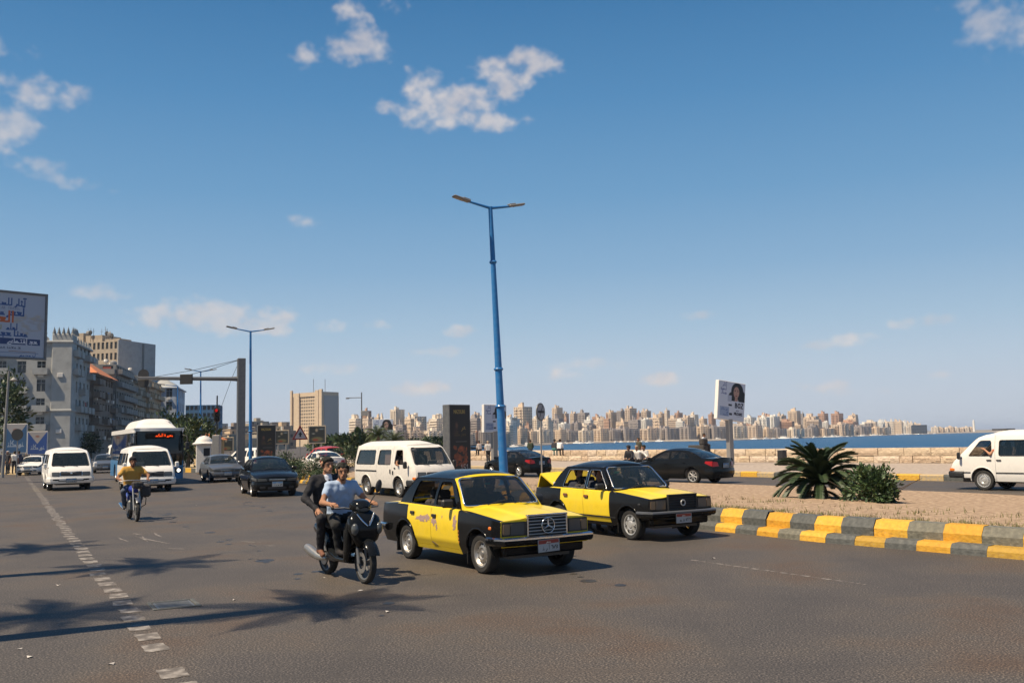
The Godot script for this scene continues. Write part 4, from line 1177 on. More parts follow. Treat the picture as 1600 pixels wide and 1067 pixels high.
func van(c: Dictionary, label: String, at: Vector3, turn: float, group := "") -> Node3D:
	var t := thing(c.name, label, "minibus", at, turn, group)
	var ra: float = c.ra; var L: float = c.L
	var sf := func(y: float) -> float: return tab(c.front, y)
	var sr := func(y: float) -> float: return L - 0.03 - 0.08 * smoothstep(0.9, 1.8, y)
	var X := func(s: float, y: float) -> float:
		var u := clampf((s - sf.call(y)) / 0.30, 0, 1); var w := clampf((sr.call(y) - s) / 0.16, 0, 1)
		return tab(c.width, y) * (1.0 - 0.10 * pow(1.0 - u, 2.0)) * (1.0 - 0.06 * pow(1.0 - w, 2.0))
	var top: float = c.top
	var arch_f := ring2(Vector2(c.fa, c.wr + 0.02), c.arch); var arch_r := ring2(Vector2(ra, c.wr + 0.02), c.arch)
	for sg in [1.0, -1.0]:
		var f := func(p: Vector2) -> Vector3: return Vector3(sg * X.call(p.x, p.y), p.y, p.x - ra)
		var wins := []
		for w in c.windows: wins.append(rounded(w, 0.07))
		for k in c.panels.size():
			var q: Array = c.panels[k]           # [s0, s1, name]
			var pts := []
			if k == 0:
				for i in 15:
					var y: float = lerpf(c.low, top, i / 14.0)
					pts.append(Vector2(sf.call(y), y))
				pts.append(Vector2(q[1] - 0.004, top)); pts.append(Vector2(q[1] - 0.004, c.sill))
				pts.append(Vector2(c.fa - c.arch, c.low))
			elif k == c.panels.size() - 1:
				pts = [Vector2(q[0] + 0.004, c.sill), Vector2(q[0] + 0.004, top)]
				for i in 9:
					var y: float = lerpf(top, c.sill + 0.12, i / 8.0)
					pts.append(Vector2(sr.call(y), y))
			else: pts = [Vector2(q[0] + 0.004, c.sill), Vector2(q[1] - 0.004, c.sill), Vector2(q[1] - 0.004, top), Vector2(q[0] + 0.004, top)]
			var mb := MB.new()
			var hs := [arch_f, arch_r]
			hs.append_array(wins)
			mb.sheet(ccw(pts), f, 0.13, 0.1, Vector3(sg, 0, 0), hs, 0.025)
			put(q[2], mb, c.m_body, t)
		for k in wins.size():
			if sg * c.get("near_side", 1.0) > 0 and c.get("open_windows", []).has(k): continue
			var wm := MB.new()
			wm.sheet(shrink(wins[k], -0.012), func(p: Vector2) -> Vector3: return f.call(p) - Vector3(sg * 0.015, 0, 0), 0.4, 0.15, Vector3(sg, 0, 0))
			put("side_window", wm, c.m_side_glass, t)
			var tm := MB.new()
			loop_tube(tm, wins[k], f, 0.011, 0.0, Vector3(sg, 0, 0))
			put("window_seal", tm, M.black_plastic, t)
		for ax in [c.fa, ra]:
			var lip := MB.new()
			var path := []
			for k in 17:
				var a := lerpf(-0.1, PI + 0.1, k / 16.0)
				path.append(f.call(Vector2(ax + cos(a) * (c.arch + 0.005), c.wr + 0.02 + sin(a) * (c.arch + 0.005))) + Vector3(sg * 0.005, 0, 0))
			lip.tube(path, 0.018, 6)
			put("wheel_arch", lip, c.m_body, t)
			make_wheel(t, Vector3(sg * (c.track - 0.1), c.wr, ax - ra), c.wr, 0.19, c.rim, sg, c.m_rim)
		for h in c.handles:
			var hm := MB.new()
			hm.cbox(f.call(Vector2(h[0], h[1])) + Vector3(sg * 0.015, 0, 0), Vector3(0.03, h[3], h[2]), 0.01)
			put("handle", hm, M.black_plastic, t)
		if c.has("moulding"):
			for q in c.moulding: add_on(t, f, rect(q[0], q[1], q[2], q[1] + q[3], 0.004), sg * 0.006, "side_moulding", M.black_plastic, Vector3(1, 0, 0), 0.3, 0.008)
		var mm := MB.new()
		var mp: Vector3 = f.call(Vector2(c.mirror[0], c.mirror[1])) + Vector3(sg * 0.13, 0, -0.06)
		mm.cbox(mp, Vector3(0.15, 0.24, 0.09), 0.035)
		mm.tube([mp - Vector3(sg * 0.15, 0.1, -0.05), mp - Vector3(sg * 0.02, 0.06, 0)], 0.014, 6)
		put("mirror", mm, c.m_mirror, t)
	# front, with the windscreen
	var ff := func(p: Vector2) -> Vector3:
		var s: float = sf.call(p.y)
		return Vector3(p.x * X.call(s, p.y), p.y, s - ra - 0.11 * (1.0 - p.x * p.x))
	var scr := rounded([Vector2(-0.93, c.screen[0]), Vector2(0.93, c.screen[0]), Vector2(0.92, c.screen[1]), Vector2(-0.92, c.screen[1])], 0.09)
	var fm := MB.new()
	fm.sheet(ccw([Vector2(-1, c.low), Vector2(1, c.low), Vector2(1, top), Vector2(-1, top)]), ff, 0.2, 0.08, Vector3(0, 0.3, -1), [scr], 0.03)
	put("front_panel", fm, c.m_body, t)
	var gl := MB.new()
	gl.sheet(shrink(scr, -0.012), func(p: Vector2) -> Vector3: return ff.call(p) + Vector3(0, -0.004, 0.012), 0.3, 0.2, Vector3(0, 0.3, -1))
	put("windscreen", gl, c.m_screen, t)
	var sl := MB.new()
	loop_tube(sl, scr, ff, 0.014, 0.0, Vector3(0, 0.3, -1))
	put("windscreen_seal", sl, M.black_plastic, t)
	for w in [-0.35, 0.3]:
		var wm := MB.new()
		var a: Vector3 = ff.call(Vector2(w, c.screen[0] - 0.03)) + Vector3(0, 0.01, -0.025); var b: Vector3 = ff.call(Vector2(w + 0.5, c.screen[0] + 0.06)) + Vector3(0, 0.01, -0.02)
		wm.tube([a, b], 0.009, 5)
		put("wiper", wm, M.black_plastic, t)
	# tail
	var fr := func(p: Vector2) -> Vector3: return Vector3(p.x * X.call(sr.call(p.y), p.y), p.y, sr.call(p.y) - ra + 0.04 * (1.0 - p.x * p.x))
	var rm := MB.new()
	rm.sheet(ccw([Vector2(-1, c.sill + 0.1), Vector2(1, c.sill + 0.1), Vector2(1, top), Vector2(-1, top)]), fr, 0.3, 0.12, Vector3(0, 0, 1), [], 0.02)
	put("tailgate", rm, c.m_body, t)
	add_on(t, fr, rect(-0.85, 1.1, 0.85, 1.62, 0.08), 0.006, "rear_window", M.glass_dark, Vector3(0, 0, 1), 0.3)
	# roof
	var roof := MB.new()
	var s0: float = sf.call(top); var s1: float = sr.call(top)
	var fo := func(p: Vector2) -> Vector3:
		var s := lerpf(s0, s1, p.y)
		var e := smoothstep(0.0, 0.16, p.y) * smoothstep(1.0, 0.94, p.y)
		return Vector3(p.x * X.call(s, top), top + c.rcrown * (1.0 - pow(absf(p.x), 2.4)) * lerpf(0.12, 1.0, e), s - ra - 0.11 * (1.0 - p.x * p.x) * (1.0 - p.y))
	roof.sheet(ccw([Vector2(-1, 0), Vector2(1, 0), Vector2(1, 1), Vector2(-1, 1)]), fo, 0.16, 0.06, Vector3(0, 1, 0))
	put("roof", roof, c.m_body, t)
	c.ff = ff
	# bumper
	var path := []; var outs := []
	for k in 13:
		var u := lerpf(-1.0, 1.0, k / 12.0)
		path.append(ff.call(Vector2(u, c.bumper[0])) + Vector3(0, 0, -0.03)); outs.append(Vector3(u * 0.4, 0, -1).normalized())
	for k in 4:
		var ss: float = sf.call(c.bumper[0]) + 0.12 * (k + 1)
		path.push_front(Vector3(-X.call(ss, c.bumper[0]) - 0.01, c.bumper[0], ss - ra)); outs.push_front(Vector3(-1, 0, -0.2).normalized())
		path.append(Vector3(X.call(ss, c.bumper[0]) + 0.01, c.bumper[0], ss - ra)); outs.append(Vector3(1, 0, -0.2).normalized())
	var bm := MB.new()
	var h2: float = c.bumper[1] * 0.5
	bm.sweep([Vector2(-0.05, -h2), Vector2(0.02, -h2), Vector2(0.055, -h2 * 0.4), Vector2(0.06, h2 * 0.5), Vector2(0.03, h2), Vector2(-0.05, h2)], path, outs)
	put("front_bumper", bm, c.m_bumper, t)
	# inside and underside
	var ub := MB.new()
	ub.box(Vector3(0, 0.42, L * 0.5 - ra), Vector3((c.track - 0.28) * 2.0, 0.34, L - 0.7))
	ub.box(Vector3(0, 0.48, (c.fa + ra) * 0.5 - ra), Vector3(c.track * 2.0 - 0.08, 0.3, ra - c.fa - c.arch * 2.0 - 0.04))
	put("underside", ub, M.under, t)
	var di := MB.new()
	di.cbox(Vector3(0, c.screen[0] - 0.14, sf.call(c.screen[0]) + 0.28 - ra), Vector3(1.4, 0.22, 0.42), 0.05)
	put("dashboard", di, M.black_plastic, t)
	if not M.has("seat_mesh"): M.seat_mesh = seat_mesh()
	for q in [[-0.45, 1.55], [0.45, 1.55], [-0.4, 2.45], [0.4, 2.45], [-0.4, 3.3], [0.4, 3.3], [-0.4, 4.0], [0.4, 4.0]]:
		var so := put("seat", M.seat_mesh, M.seat, t)
		so.position = Vector3(q[0], 0.70, q[1] - ra)
	return t

func van_cfg() -> Dictionary:
	return {"name": "minibus", "L": 4.62, "fa": 1.18, "ra": 3.58, "wr": 0.328, "arch": 0.40, "track": 0.81, "rim": "vent", "sill": 0.30, "low": 0.40, "top": 1.79, "rcrown": 0.16,
		"front": [[0.3, 0.14], [0.45, 0.07], [0.62, 0.06], [0.82, 0.12], [0.96, 0.22], [1.06, 0.34], [1.25, 0.53], [1.5, 0.79], [1.70, 1.02], [1.76, 1.14], [1.8, 1.30]],
		"width": [[0.28, 0.79], [0.45, 0.825], [0.8, 0.845], [1.05, 0.84], [1.4, 0.795], [1.7, 0.735], [1.8, 0.70]],
		"panels": [[0, 1.62, "front_door"], [1.62, 2.78, "sliding_door"], [2.78, 4.6, "rear_side"]],
		"windows": [[Vector2(0.72, 1.10), Vector2(1.52, 1.10), Vector2(1.50, 1.62), Vector2(1.12, 1.62)], [Vector2(1.74, 1.12), Vector2(2.70, 1.12), Vector2(2.70, 1.62), Vector2(1.76, 1.62)], [Vector2(2.86, 1.12), Vector2(4.36, 1.12), Vector2(4.28, 1.62), Vector2(2.86, 1.62)]],
		"screen": [1.09, 1.69], "bumper": [0.50, 0.22], "handles": [[1.42, 0.98, 0.16, 0.04], [1.74, 0.98, 0.16, 0.04]], "mirror": [0.52, 1.12], "m_body": M.white_paint, "m_side_glass": M.glass, "m_screen": M.glass, "m_bumper": M.black_plastic, "m_mirror": M.black_plastic, "m_rim": M.silver_plastic}

func van_face(t: Node3D, c: Dictionary, style: String) -> void:
	var ff: Callable = c.ff
	var out := Vector3(0, 0, -1)
	var gy0 := 0.66; var gy1 := 0.83
	if style == "old": gy0 = 0.72; gy1 = 0.87
	var gb := add_on(t, ff, rect(-0.52, gy0, 0.52, gy1, 0.03), 0.012, "grille", M.black_plastic, out, 0.2, 0.02)
	for k in 3: add_on(gb, ff, rect(-0.48, gy0 + 0.025 + k * 0.035, 0.48, gy0 + 0.037 + k * 0.035, 0.004), 0.022, "grille_slat", M.black_plastic if style == "chrome" else M.grey_metal, out, 0.2, 0.01)
	if style == "chrome":
		add_on(t, ff, rect(-0.62, 0.36, 0.62, 0.46, 0.02), 0.10, "air_intake", M.black_plastic, out, 0.2, 0.02)
		var tr := MB.new()
		loop_tube(tr, rect(-0.53, gy0 - 0.01, 0.53, gy1 + 0.01, 0.03), ff, 0.014, 0.012, out)
		put("grille_trim", tr, M.chrome, gb)
		var bd := MB.new()
		bd.lathe([Vector2(0.045, 0), Vector2(0.045, 0.02), Vector2(0.001, 0.025)], ff.call(Vector2(0, 0.765)) + Vector3(0, 0, -0.02), Vector3(0, 0, -1), 16)
		put("badge", bd, M.chrome, gb)
	for sg in [-1.0, 1.0]:
		var hl := add_on(t, ff, rect(minf(sg * 0.56, sg * 0.93), gy0 - 0.01, maxf(sg * 0.56, sg * 0.93), gy1 + 0.005, 0.03), 0.014, "headlamp", M.black_plastic, out, 0.2, 0.02)
		add_on(hl, ff, rect(minf(sg * 0.58, sg * 0.90), gy0 + 0.005, maxf(sg * 0.58, sg * 0.90), gy1 - 0.01, 0.03), 0.022, "headlamp_glass", M.lamp_glass, out, 0.2, 0.01)
		if style != "chrome":
			var ti := MB.new()
			var y := 0.66 if style == "plain" else 0.665
			var s: float = tab(c.front, y) + 0.09
			ti.cbox(Vector3(sg * (tab(c.width, y) * 0.94), y, s - c.ra), Vector3(0.06, 0.10, 0.2), 0.02)
			put("turn_signal", ti, M.amber_lamp, t)
		else: add_on(t, ff, rect(minf(sg * 0.6, sg * 0.9), 0.44, maxf(sg * 0.6, sg * 0.9), 0.52, 0.03), 0.09, "fog_lamp", M.black_plastic, out, 0.2, 0.02)
	plate(t, ff.call(Vector2(0, 0.46)) + Vector3(0, 0, -0.11), PI, plate_image(2))

func recolor(n: Node, from: Material, to: Material) -> void:
	if n is MeshInstance3D and n.material_override == from: n.material_override = to
	for k in n.get_children(): recolor(k, from, to)

func origin_for(front_axle: Vector3, deg: float, wb: float) -> Vector3:       # rear axle from the front axle's place; deg: heading clockwise from straight away
	var a := deg_to_rad(deg)
	return front_axle - Vector3(sin(a), 0, -cos(a)) * wb

func build_vans() -> void:
	# right: white van going left
	var c := van_cfg()
	c.moulding = [[0.16, 0.56, 0.78, 0.03], [1.62, 0.56, 3.15, 0.03], [4.02, 0.56, 4.5, 0.03]]
	c.open_windows = [0]; c.near_side = -1.0; c.m_side_glass = glass(0.01, 0.016, 0.02, 0.74); c.m_screen = c.m_side_glass
	var fa := G(1541, 766)
	var v1 := van(c, "clean white minibus with black bumper and a bare arm out of its window", Vector3.ZERO, 0)
	van_face(v1, c, "plain")
	var fw := Vector3(-0.60, 0, -0.80)
	v1.rotation.y = heading(-0.60, 0.80)
	v1.position = fa - fw * (c.ra - c.fa) + Vector3(0.80, 0, -0.60) * 0.72
	for q in [[1.55, 0.5], [2.9, 0.5]]:
		var hm := MB.new()
		hm.cbox(Vector3(0, 1.965, q[0] - c.ra), Vector3(0.6, 0.05, q[1]), 0.02)
		put("roof_hatch", hm, M.black_plastic, v1)
	v1.scale = Vector3.ONE * 1.0
	# centre: old white minibus beside the median
	var d := van_cfg()
	d.front = [[0.3, 0.12], [0.5, 0.06], [0.72, 0.06], [0.9, 0.10], [1.02, 0.16], [1.10, 0.24], [1.3, 0.40], [1.5, 0.56], [1.70, 0.74], [1.76, 0.86], [1.8, 1.0]]
	d.windows = [[Vector2(0.80, 1.12), Vector2(1.46, 1.12), Vector2(1.42, 1.63), Vector2(0.96, 1.63)], [Vector2(1.72, 1.12), Vector2(2.68, 1.12), Vector2(2.62, 1.63), Vector2(1.78, 1.63)], [Vector2(2.90, 1.12), Vector2(4.36, 1.12), Vector2(4.22, 1.63), Vector2(2.92, 1.63)]]
	d.m_body = M.white_old; d.screen = [1.12, 1.70]; d.open_windows = [0]; d.rim = "steel"; d.m_rim = M.steel; d.moulding = [[2.75, 0.86, 4.4, 0.05]]
	d.handles = [[1.40, 1.0, 0.10, 0.04], [1.52, 0.84, 0.05, 0.14], [1.72, 0.88, 0.05, 0.16]]
	var v2 := van(d, "dusty old white minibus with amber lamps passing the median", Vector3.ZERO, 0)
	van_face(v2, d, "old")
	var a2 := deg_to_rad(146.0)
	v2.position = origin_for(G(627, 777), 146.0, (d.ra - d.fa) * 1.1) - Vector3(-cos(a2), 0, -sin(a2)) * -0.74
	v2.rotation.y = -a2; v2.scale = Vector3(1.04, 1.03, 1.1)
	var crt := MB.new()
	for k in 10:
		var x0 := 1.95 + k * 0.045
		crt.quad(Vector3(0.70 - 0.02 * (k % 2), 1.12, x0 - d.ra), Vector3(0.70 - 0.02 * ((k + 1) % 2), 1.12, x0 + 0.045 - d.ra), Vector3(0.66 - 0.02 * ((k + 1) % 2), 1.62, x0 + 0.045 - d.ra), Vector3(0.66 - 0.02 * (k % 2), 1.62, x0 - d.ra))
	put("curtain", crt, mat(0.55, 0.36, 0.27, 0.9), v2)
	var cd := MB.new()
	cd.box(Vector3(-0.1, 1.2, 0.48 - d.ra), Vector3(0.36, 0.16, 0.01), Basis(Vector3.RIGHT, -0.7))
	put("dashboard_card", cd, mat(0.6, 0.55, 0.45), v2)
	var pc := MB.new()
	pc.box(Vector3(0.52, 1.60, 0.68 - d.ra), Vector3(0.26, 0.11, 0.006), Basis(Vector3.RIGHT, -0.75))
	put("windscreen_sticker", pc, mat(0.6, 0.58, 0.6), v2)
	# left: two white minibuses coming on, and one far behind
	var e := van_cfg()
	e.m_bumper = M.white_paint; e.bumper = [0.47, 0.28]; e.m_mirror = M.white_paint; e.rim = "steel"; e.m_rim = M.chrome; e.m_side_glass = M.glass_dark
	var v3_ := van(e, "white minibus with bright chrome grille ahead of the shaded town houses", Vector3.ZERO, 0)
	van_face(v3_, e, "chrome")
	v3_.rotation.y = -deg_to_rad(150.5); v3_.scale = Vector3(1.17, 1.05, 1.05)
	v3_.position = origin_for(G(106, 765), 150.5, 2.5)
	var v4 := copy(v3_, origin_for(G(231, 767.5), 152.0, 2.5), -deg_to_rad(152.0), "white minibus with a card in its windscreen in front of the blue bus")
	v4.scale = Vector3(1.17, 1.05, 1.05)
	recolor(v4, M.chrome, M.black_plastic)
	var card := MB.new()
	card.box(Vector3(0.45, 1.18, 0.60 - e.ra), Vector3(0.42, 0.15, 0.01), Basis(Vector3.RIGHT, -0.7))
	put("windscreen_card", card, mat(0.6, 0.62, 0.58), v4)
	var v5 := copy(v3_, P(161, 720, 92.0) * Vector3(1, 0, 1) + Vector3(0, 0, -3), -deg_to_rad(155.0), "white high-roofed minibus far behind, between the chrome-grilled minibus and the bus")
	v5.scale = Vector3(1.05, 1.22, 1.05)

func modern_cfg() -> Dictionary:
	return {"name": "sedan", "L": 4.48, "fa": 0.88, "ra": 3.50, "wr": 0.312, "arch": 0.362, "track": 0.79, "tyre": 0.2, "rim": "alloy", "nose": 0.05, "tail": 0.05, "sill": 0.20, "nose_low": 0.24,
		"width": [[0.18, 0.77], [0.34, 0.83], [0.55, 0.862], [0.75, 0.855], [0.92, 0.81], [1.0, 0.785]],
		"plan": [[0.04, 0.80], [0.16, 0.89], [0.4, 0.955], [0.8, 0.99], [1.3, 1.0], [3.4, 1.0], [4.0, 0.975], [4.3, 0.92], [4.44, 0.84]],
		"belt": [[0.05, 0.66], [0.3, 0.745], [0.7, 0.82], [1.2, 0.885], [2.4, 0.93], [3.6, 0.985], [4.1, 1.0], [4.43, 0.975]],
		"A0": 1.14, "A1": 1.98, "C0": 3.93, "C1": 3.12, "ry": 1.325, "rw": 0.575, "rcrown": 0.115, "crown": 0.055, "bow": 0.13, "rake": 0.1, "doors": [1.28, 2.33, 3.28], "wround": 0.06,
		"windows": [[Vector2(1.52, 0.945), Vector2(2.28, 0.965), Vector2(2.28, 1.28), Vector2(2.02, 1.285), Vector2(1.78, 1.16)], [Vector2(2.36, 0.968), Vector2(3.36, 1.02), Vector2(3.10, 1.24), Vector2(2.86, 1.285), Vector2(2.36, 1.285)]],
		"bumper": [0.42, 0.26, 0.0, 0.3, 0.05], "rbumper": [0.46, 0.3, 0.0, 0.3, 0.05], "m_fender": M.car_black, "m_door": M.car_black, "m_quarter": M.car_black, "m_sill": M.car_black, "m_shoulder": M.car_black, "m_cabin": M.car_black, "m_glass": M.glass_dark, "m_screen": M.glass, "m_post": M.car_black, "m_handle": M.car_black, "m_mirror": M.car_black, "m_bonnet": M.car_black, "m_boot": M.car_black, "m_roof": M.car_black, "m_nose": M.car_black, "m_tail": M.car_black, "m_bumper": M.car_black, "m_rim": M.silver_plastic}
func modern_face(t: Node3D, c: Dictionary) -> void:
	var out := Vector3(0, 0, -1)
	var fe: Callable = c.end_0; var re: Callable = c.end_1
	var belt_f := func(s: float) -> float: return tab(c.belt, s)
	for sg in [-1.0, 1.0]:
		add_on(t, fe, ccw([Vector2(sg * 0.5, 0.57), Vector2(sg * 0.97, 0.56), Vector2(sg * 0.98, 0.665), Vector2(sg * 0.56, 0.65)]), 0.02, "headlamp", M.lamp_glass, out, 0.1, 0.02)
		var sidef := func(p: Vector2) -> Vector3: return Vector3(sg * (tab(c.width, p.y) * tab(c.plan, p.x) + 0.004), p.y, p.x - c.ra)
		var hw := MB.new()
		hw.sheet(ccw([Vector2(0.06, 0.57), Vector2(0.5, 0.66), Vector2(0.44, 0.73), Vector2(0.07, 0.665)]), sidef, 0.08, 0.05, Vector3(sg, 0, -0.5))
		put("headlamp_side", hw, M.lamp_glass, t)
		add_on(t, fe, rect(minf(sg * 0.62, sg * 0.9), 0.30, maxf(sg * 0.62, sg * 0.9), 0.38, 0.03), 0.07, "fog_lamp", M.black_plastic, out, 0.2, 0.02)
		add_on(t, re, ccw([Vector2(sg * 0.58, 0.70), Vector2(sg * 0.98, 0.68), Vector2(sg * 0.98, 0.88), Vector2(sg * 0.66, 0.86)]), 0.015, "tail_lamp", M.red_lamp, Vector3(0, 0, 1), 0.1, 0.02)
		var tw := MB.new()
		tw.sheet(ccw([Vector2(4.12, 0.83), Vector2(4.43, 0.69), Vector2(4.43, 0.89), Vector2(4.16, 0.90)]), sidef, 0.08, 0.05, Vector3(sg, 0, 0.5))
		put("tail_lamp_side", tw, M.red_lamp, t)
	var g := add_on(t, fe, rect(-0.42, 0.565, 0.42, 0.655, 0.03), 0.022, "grille", M.black_plastic, out, 0.2, 0.02)
	for k in 2: add_on(g, fe, rect(-0.40, 0.585 + k * 0.035, 0.40, 0.597 + k * 0.035, 0.003), 0.034, "grille_bar", M.chrome, out, 0.2, 0.01)
	add_on(t, fe, rect(-0.5, 0.28, 0.5, 0.36, 0.03), 0.06, "air_intake", M.dark, out, 0.2, 0.02)
	plate(t, fe.call(Vector2(0, 0.46)) + Vector3(0, 0, -0.07), PI, plate_image(2))
	plate(t, re.call(Vector2(0, 0.72)) + Vector3(0, 0, 0.02), 0.0, plate_image(2))

func build_sedans() -> void:
	var c := modern_cfg()
	var s1 := sedan(c, "black sedan coming on beside the end of the striped median", Vector3.ZERO, 0)
	modern_face(s1, c)
	s1.scale = Vector3.ONE * 1.05
	s1.position = origin_for(G(426, 774.5), 157.0, 2.75); s1.rotation.y = -deg_to_rad(157.0)
	var s2 := copy(s1, origin_for(G(350, 752.5), 154.0, 2.62), -deg_to_rad(154.0), "silver grey sedan between the blue bus and the black sedan")
	recolor(s2, M.car_black, M.car_silver)
	s2.scale = Vector3.ONE * 1.04
	# going away on the far carriageway
	var r := G(1085, 756); var q := G(1137, 752.5)
	var s3 := copy(s1, Vector3.ZERO, heading(-0.68, 0.73), "black sedan with tinted windows going away beside the promenade billboard")
	s3.scale = Vector3.ONE * 1.03
	s3.position = r + Vector3(0.73, 0, -0.68) * 0.72
	var s4 := copy(s1, Vector3.ZERO, heading(-0.60, 0.80), "black saloon with large red lamps behind the round no-entry sign")
	s4.position = G(829, 744); s4.scale = Vector3(1.0, 1.0, 0.95)
	for s in [-1.0, 1.0]:
		var tl := MB.new()
		tl.cbox(Vector3(s * 0.58, 0.80, 0.93), Vector3(0.30, 0.22, 0.04), 0.02)
		put("large_tail_lamp", tl, M.red_lamp, s4)
	# small cars farther off
	var s5 := copy(s1, P(513, 722, 62.0) * Vector3(1, 0, 1), heading(-0.5, 0.86), "white car behind the bushes of the median, its wheel showing")
	recolor(s5, M.car_black, M.white_paint)
	var s6 := copy(s1, P(58, 735, 78.0) * Vector3(1, 0, 1), -deg_to_rad(165.0), "white car waiting behind the pedestrians by the shop hoardings")
	recolor(s6, M.car_black, M.white_paint)
	var s7 := copy(s1, P(161, 728, 80.0) * Vector3(1, 0, 1), -deg_to_rad(155.0), "silver car following in front of the high-roofed minibus")
	recolor(s7, M.car_black, M.car_silver)
	# the red estate car
	var h := modern_cfg()
	h.name = "estate_car"; h.rcrown = 0.13; h.ry = 1.52; h.C0 = 4.30; h.C1 = 4.06
	h.belt = [[0.05, 0.74], [0.3, 0.83], [0.7, 0.92], [1.2, 0.97], [2.4, 1.0], [3.6, 1.03], [4.43, 1.04]]
	h.windows = [[Vector2(1.50, 1.03), Vector2(2.28, 1.04), Vector2(2.28, 1.46), Vector2(2.02, 1.46)], [Vector2(2.36, 1.04), Vector2(3.2, 1.06), Vector2(3.2, 1.46), Vector2(2.36, 1.46)], [Vector2(3.3, 1.07), Vector2(4.12, 1.08), Vector2(3.98, 1.46), Vector2(3.3, 1.46)]]
	for k in ["m_fender", "m_door", "m_quarter", "m_sill", "m_shoulder", "m_cabin", "m_post", "m_handle", "m_mirror", "m_bonnet", "m_boot", "m_roof", "m_nose", "m_tail", "m_bumper"]: h[k] = M.car_red
	h.m_screen = M.glass_dark
	var s8 := sedan(h, "red estate car behind the bushes of the median", P(517, 715, 72.0) * Vector3(1, 0, 1), heading(-0.56, 0.83))
	modern_face(s8, h)
	s8.scale = Vector3.ONE * 1.08
	# pickup and cars beyond the gantry post
	var s9 := copy(s8, P(402, 722, 70.0) * Vector3(1, 0, 1), heading(-0.75, 0.66), "white estate car behind the gantry post and blue lamp post")
	recolor(s9, M.car_red, M.white_paint)

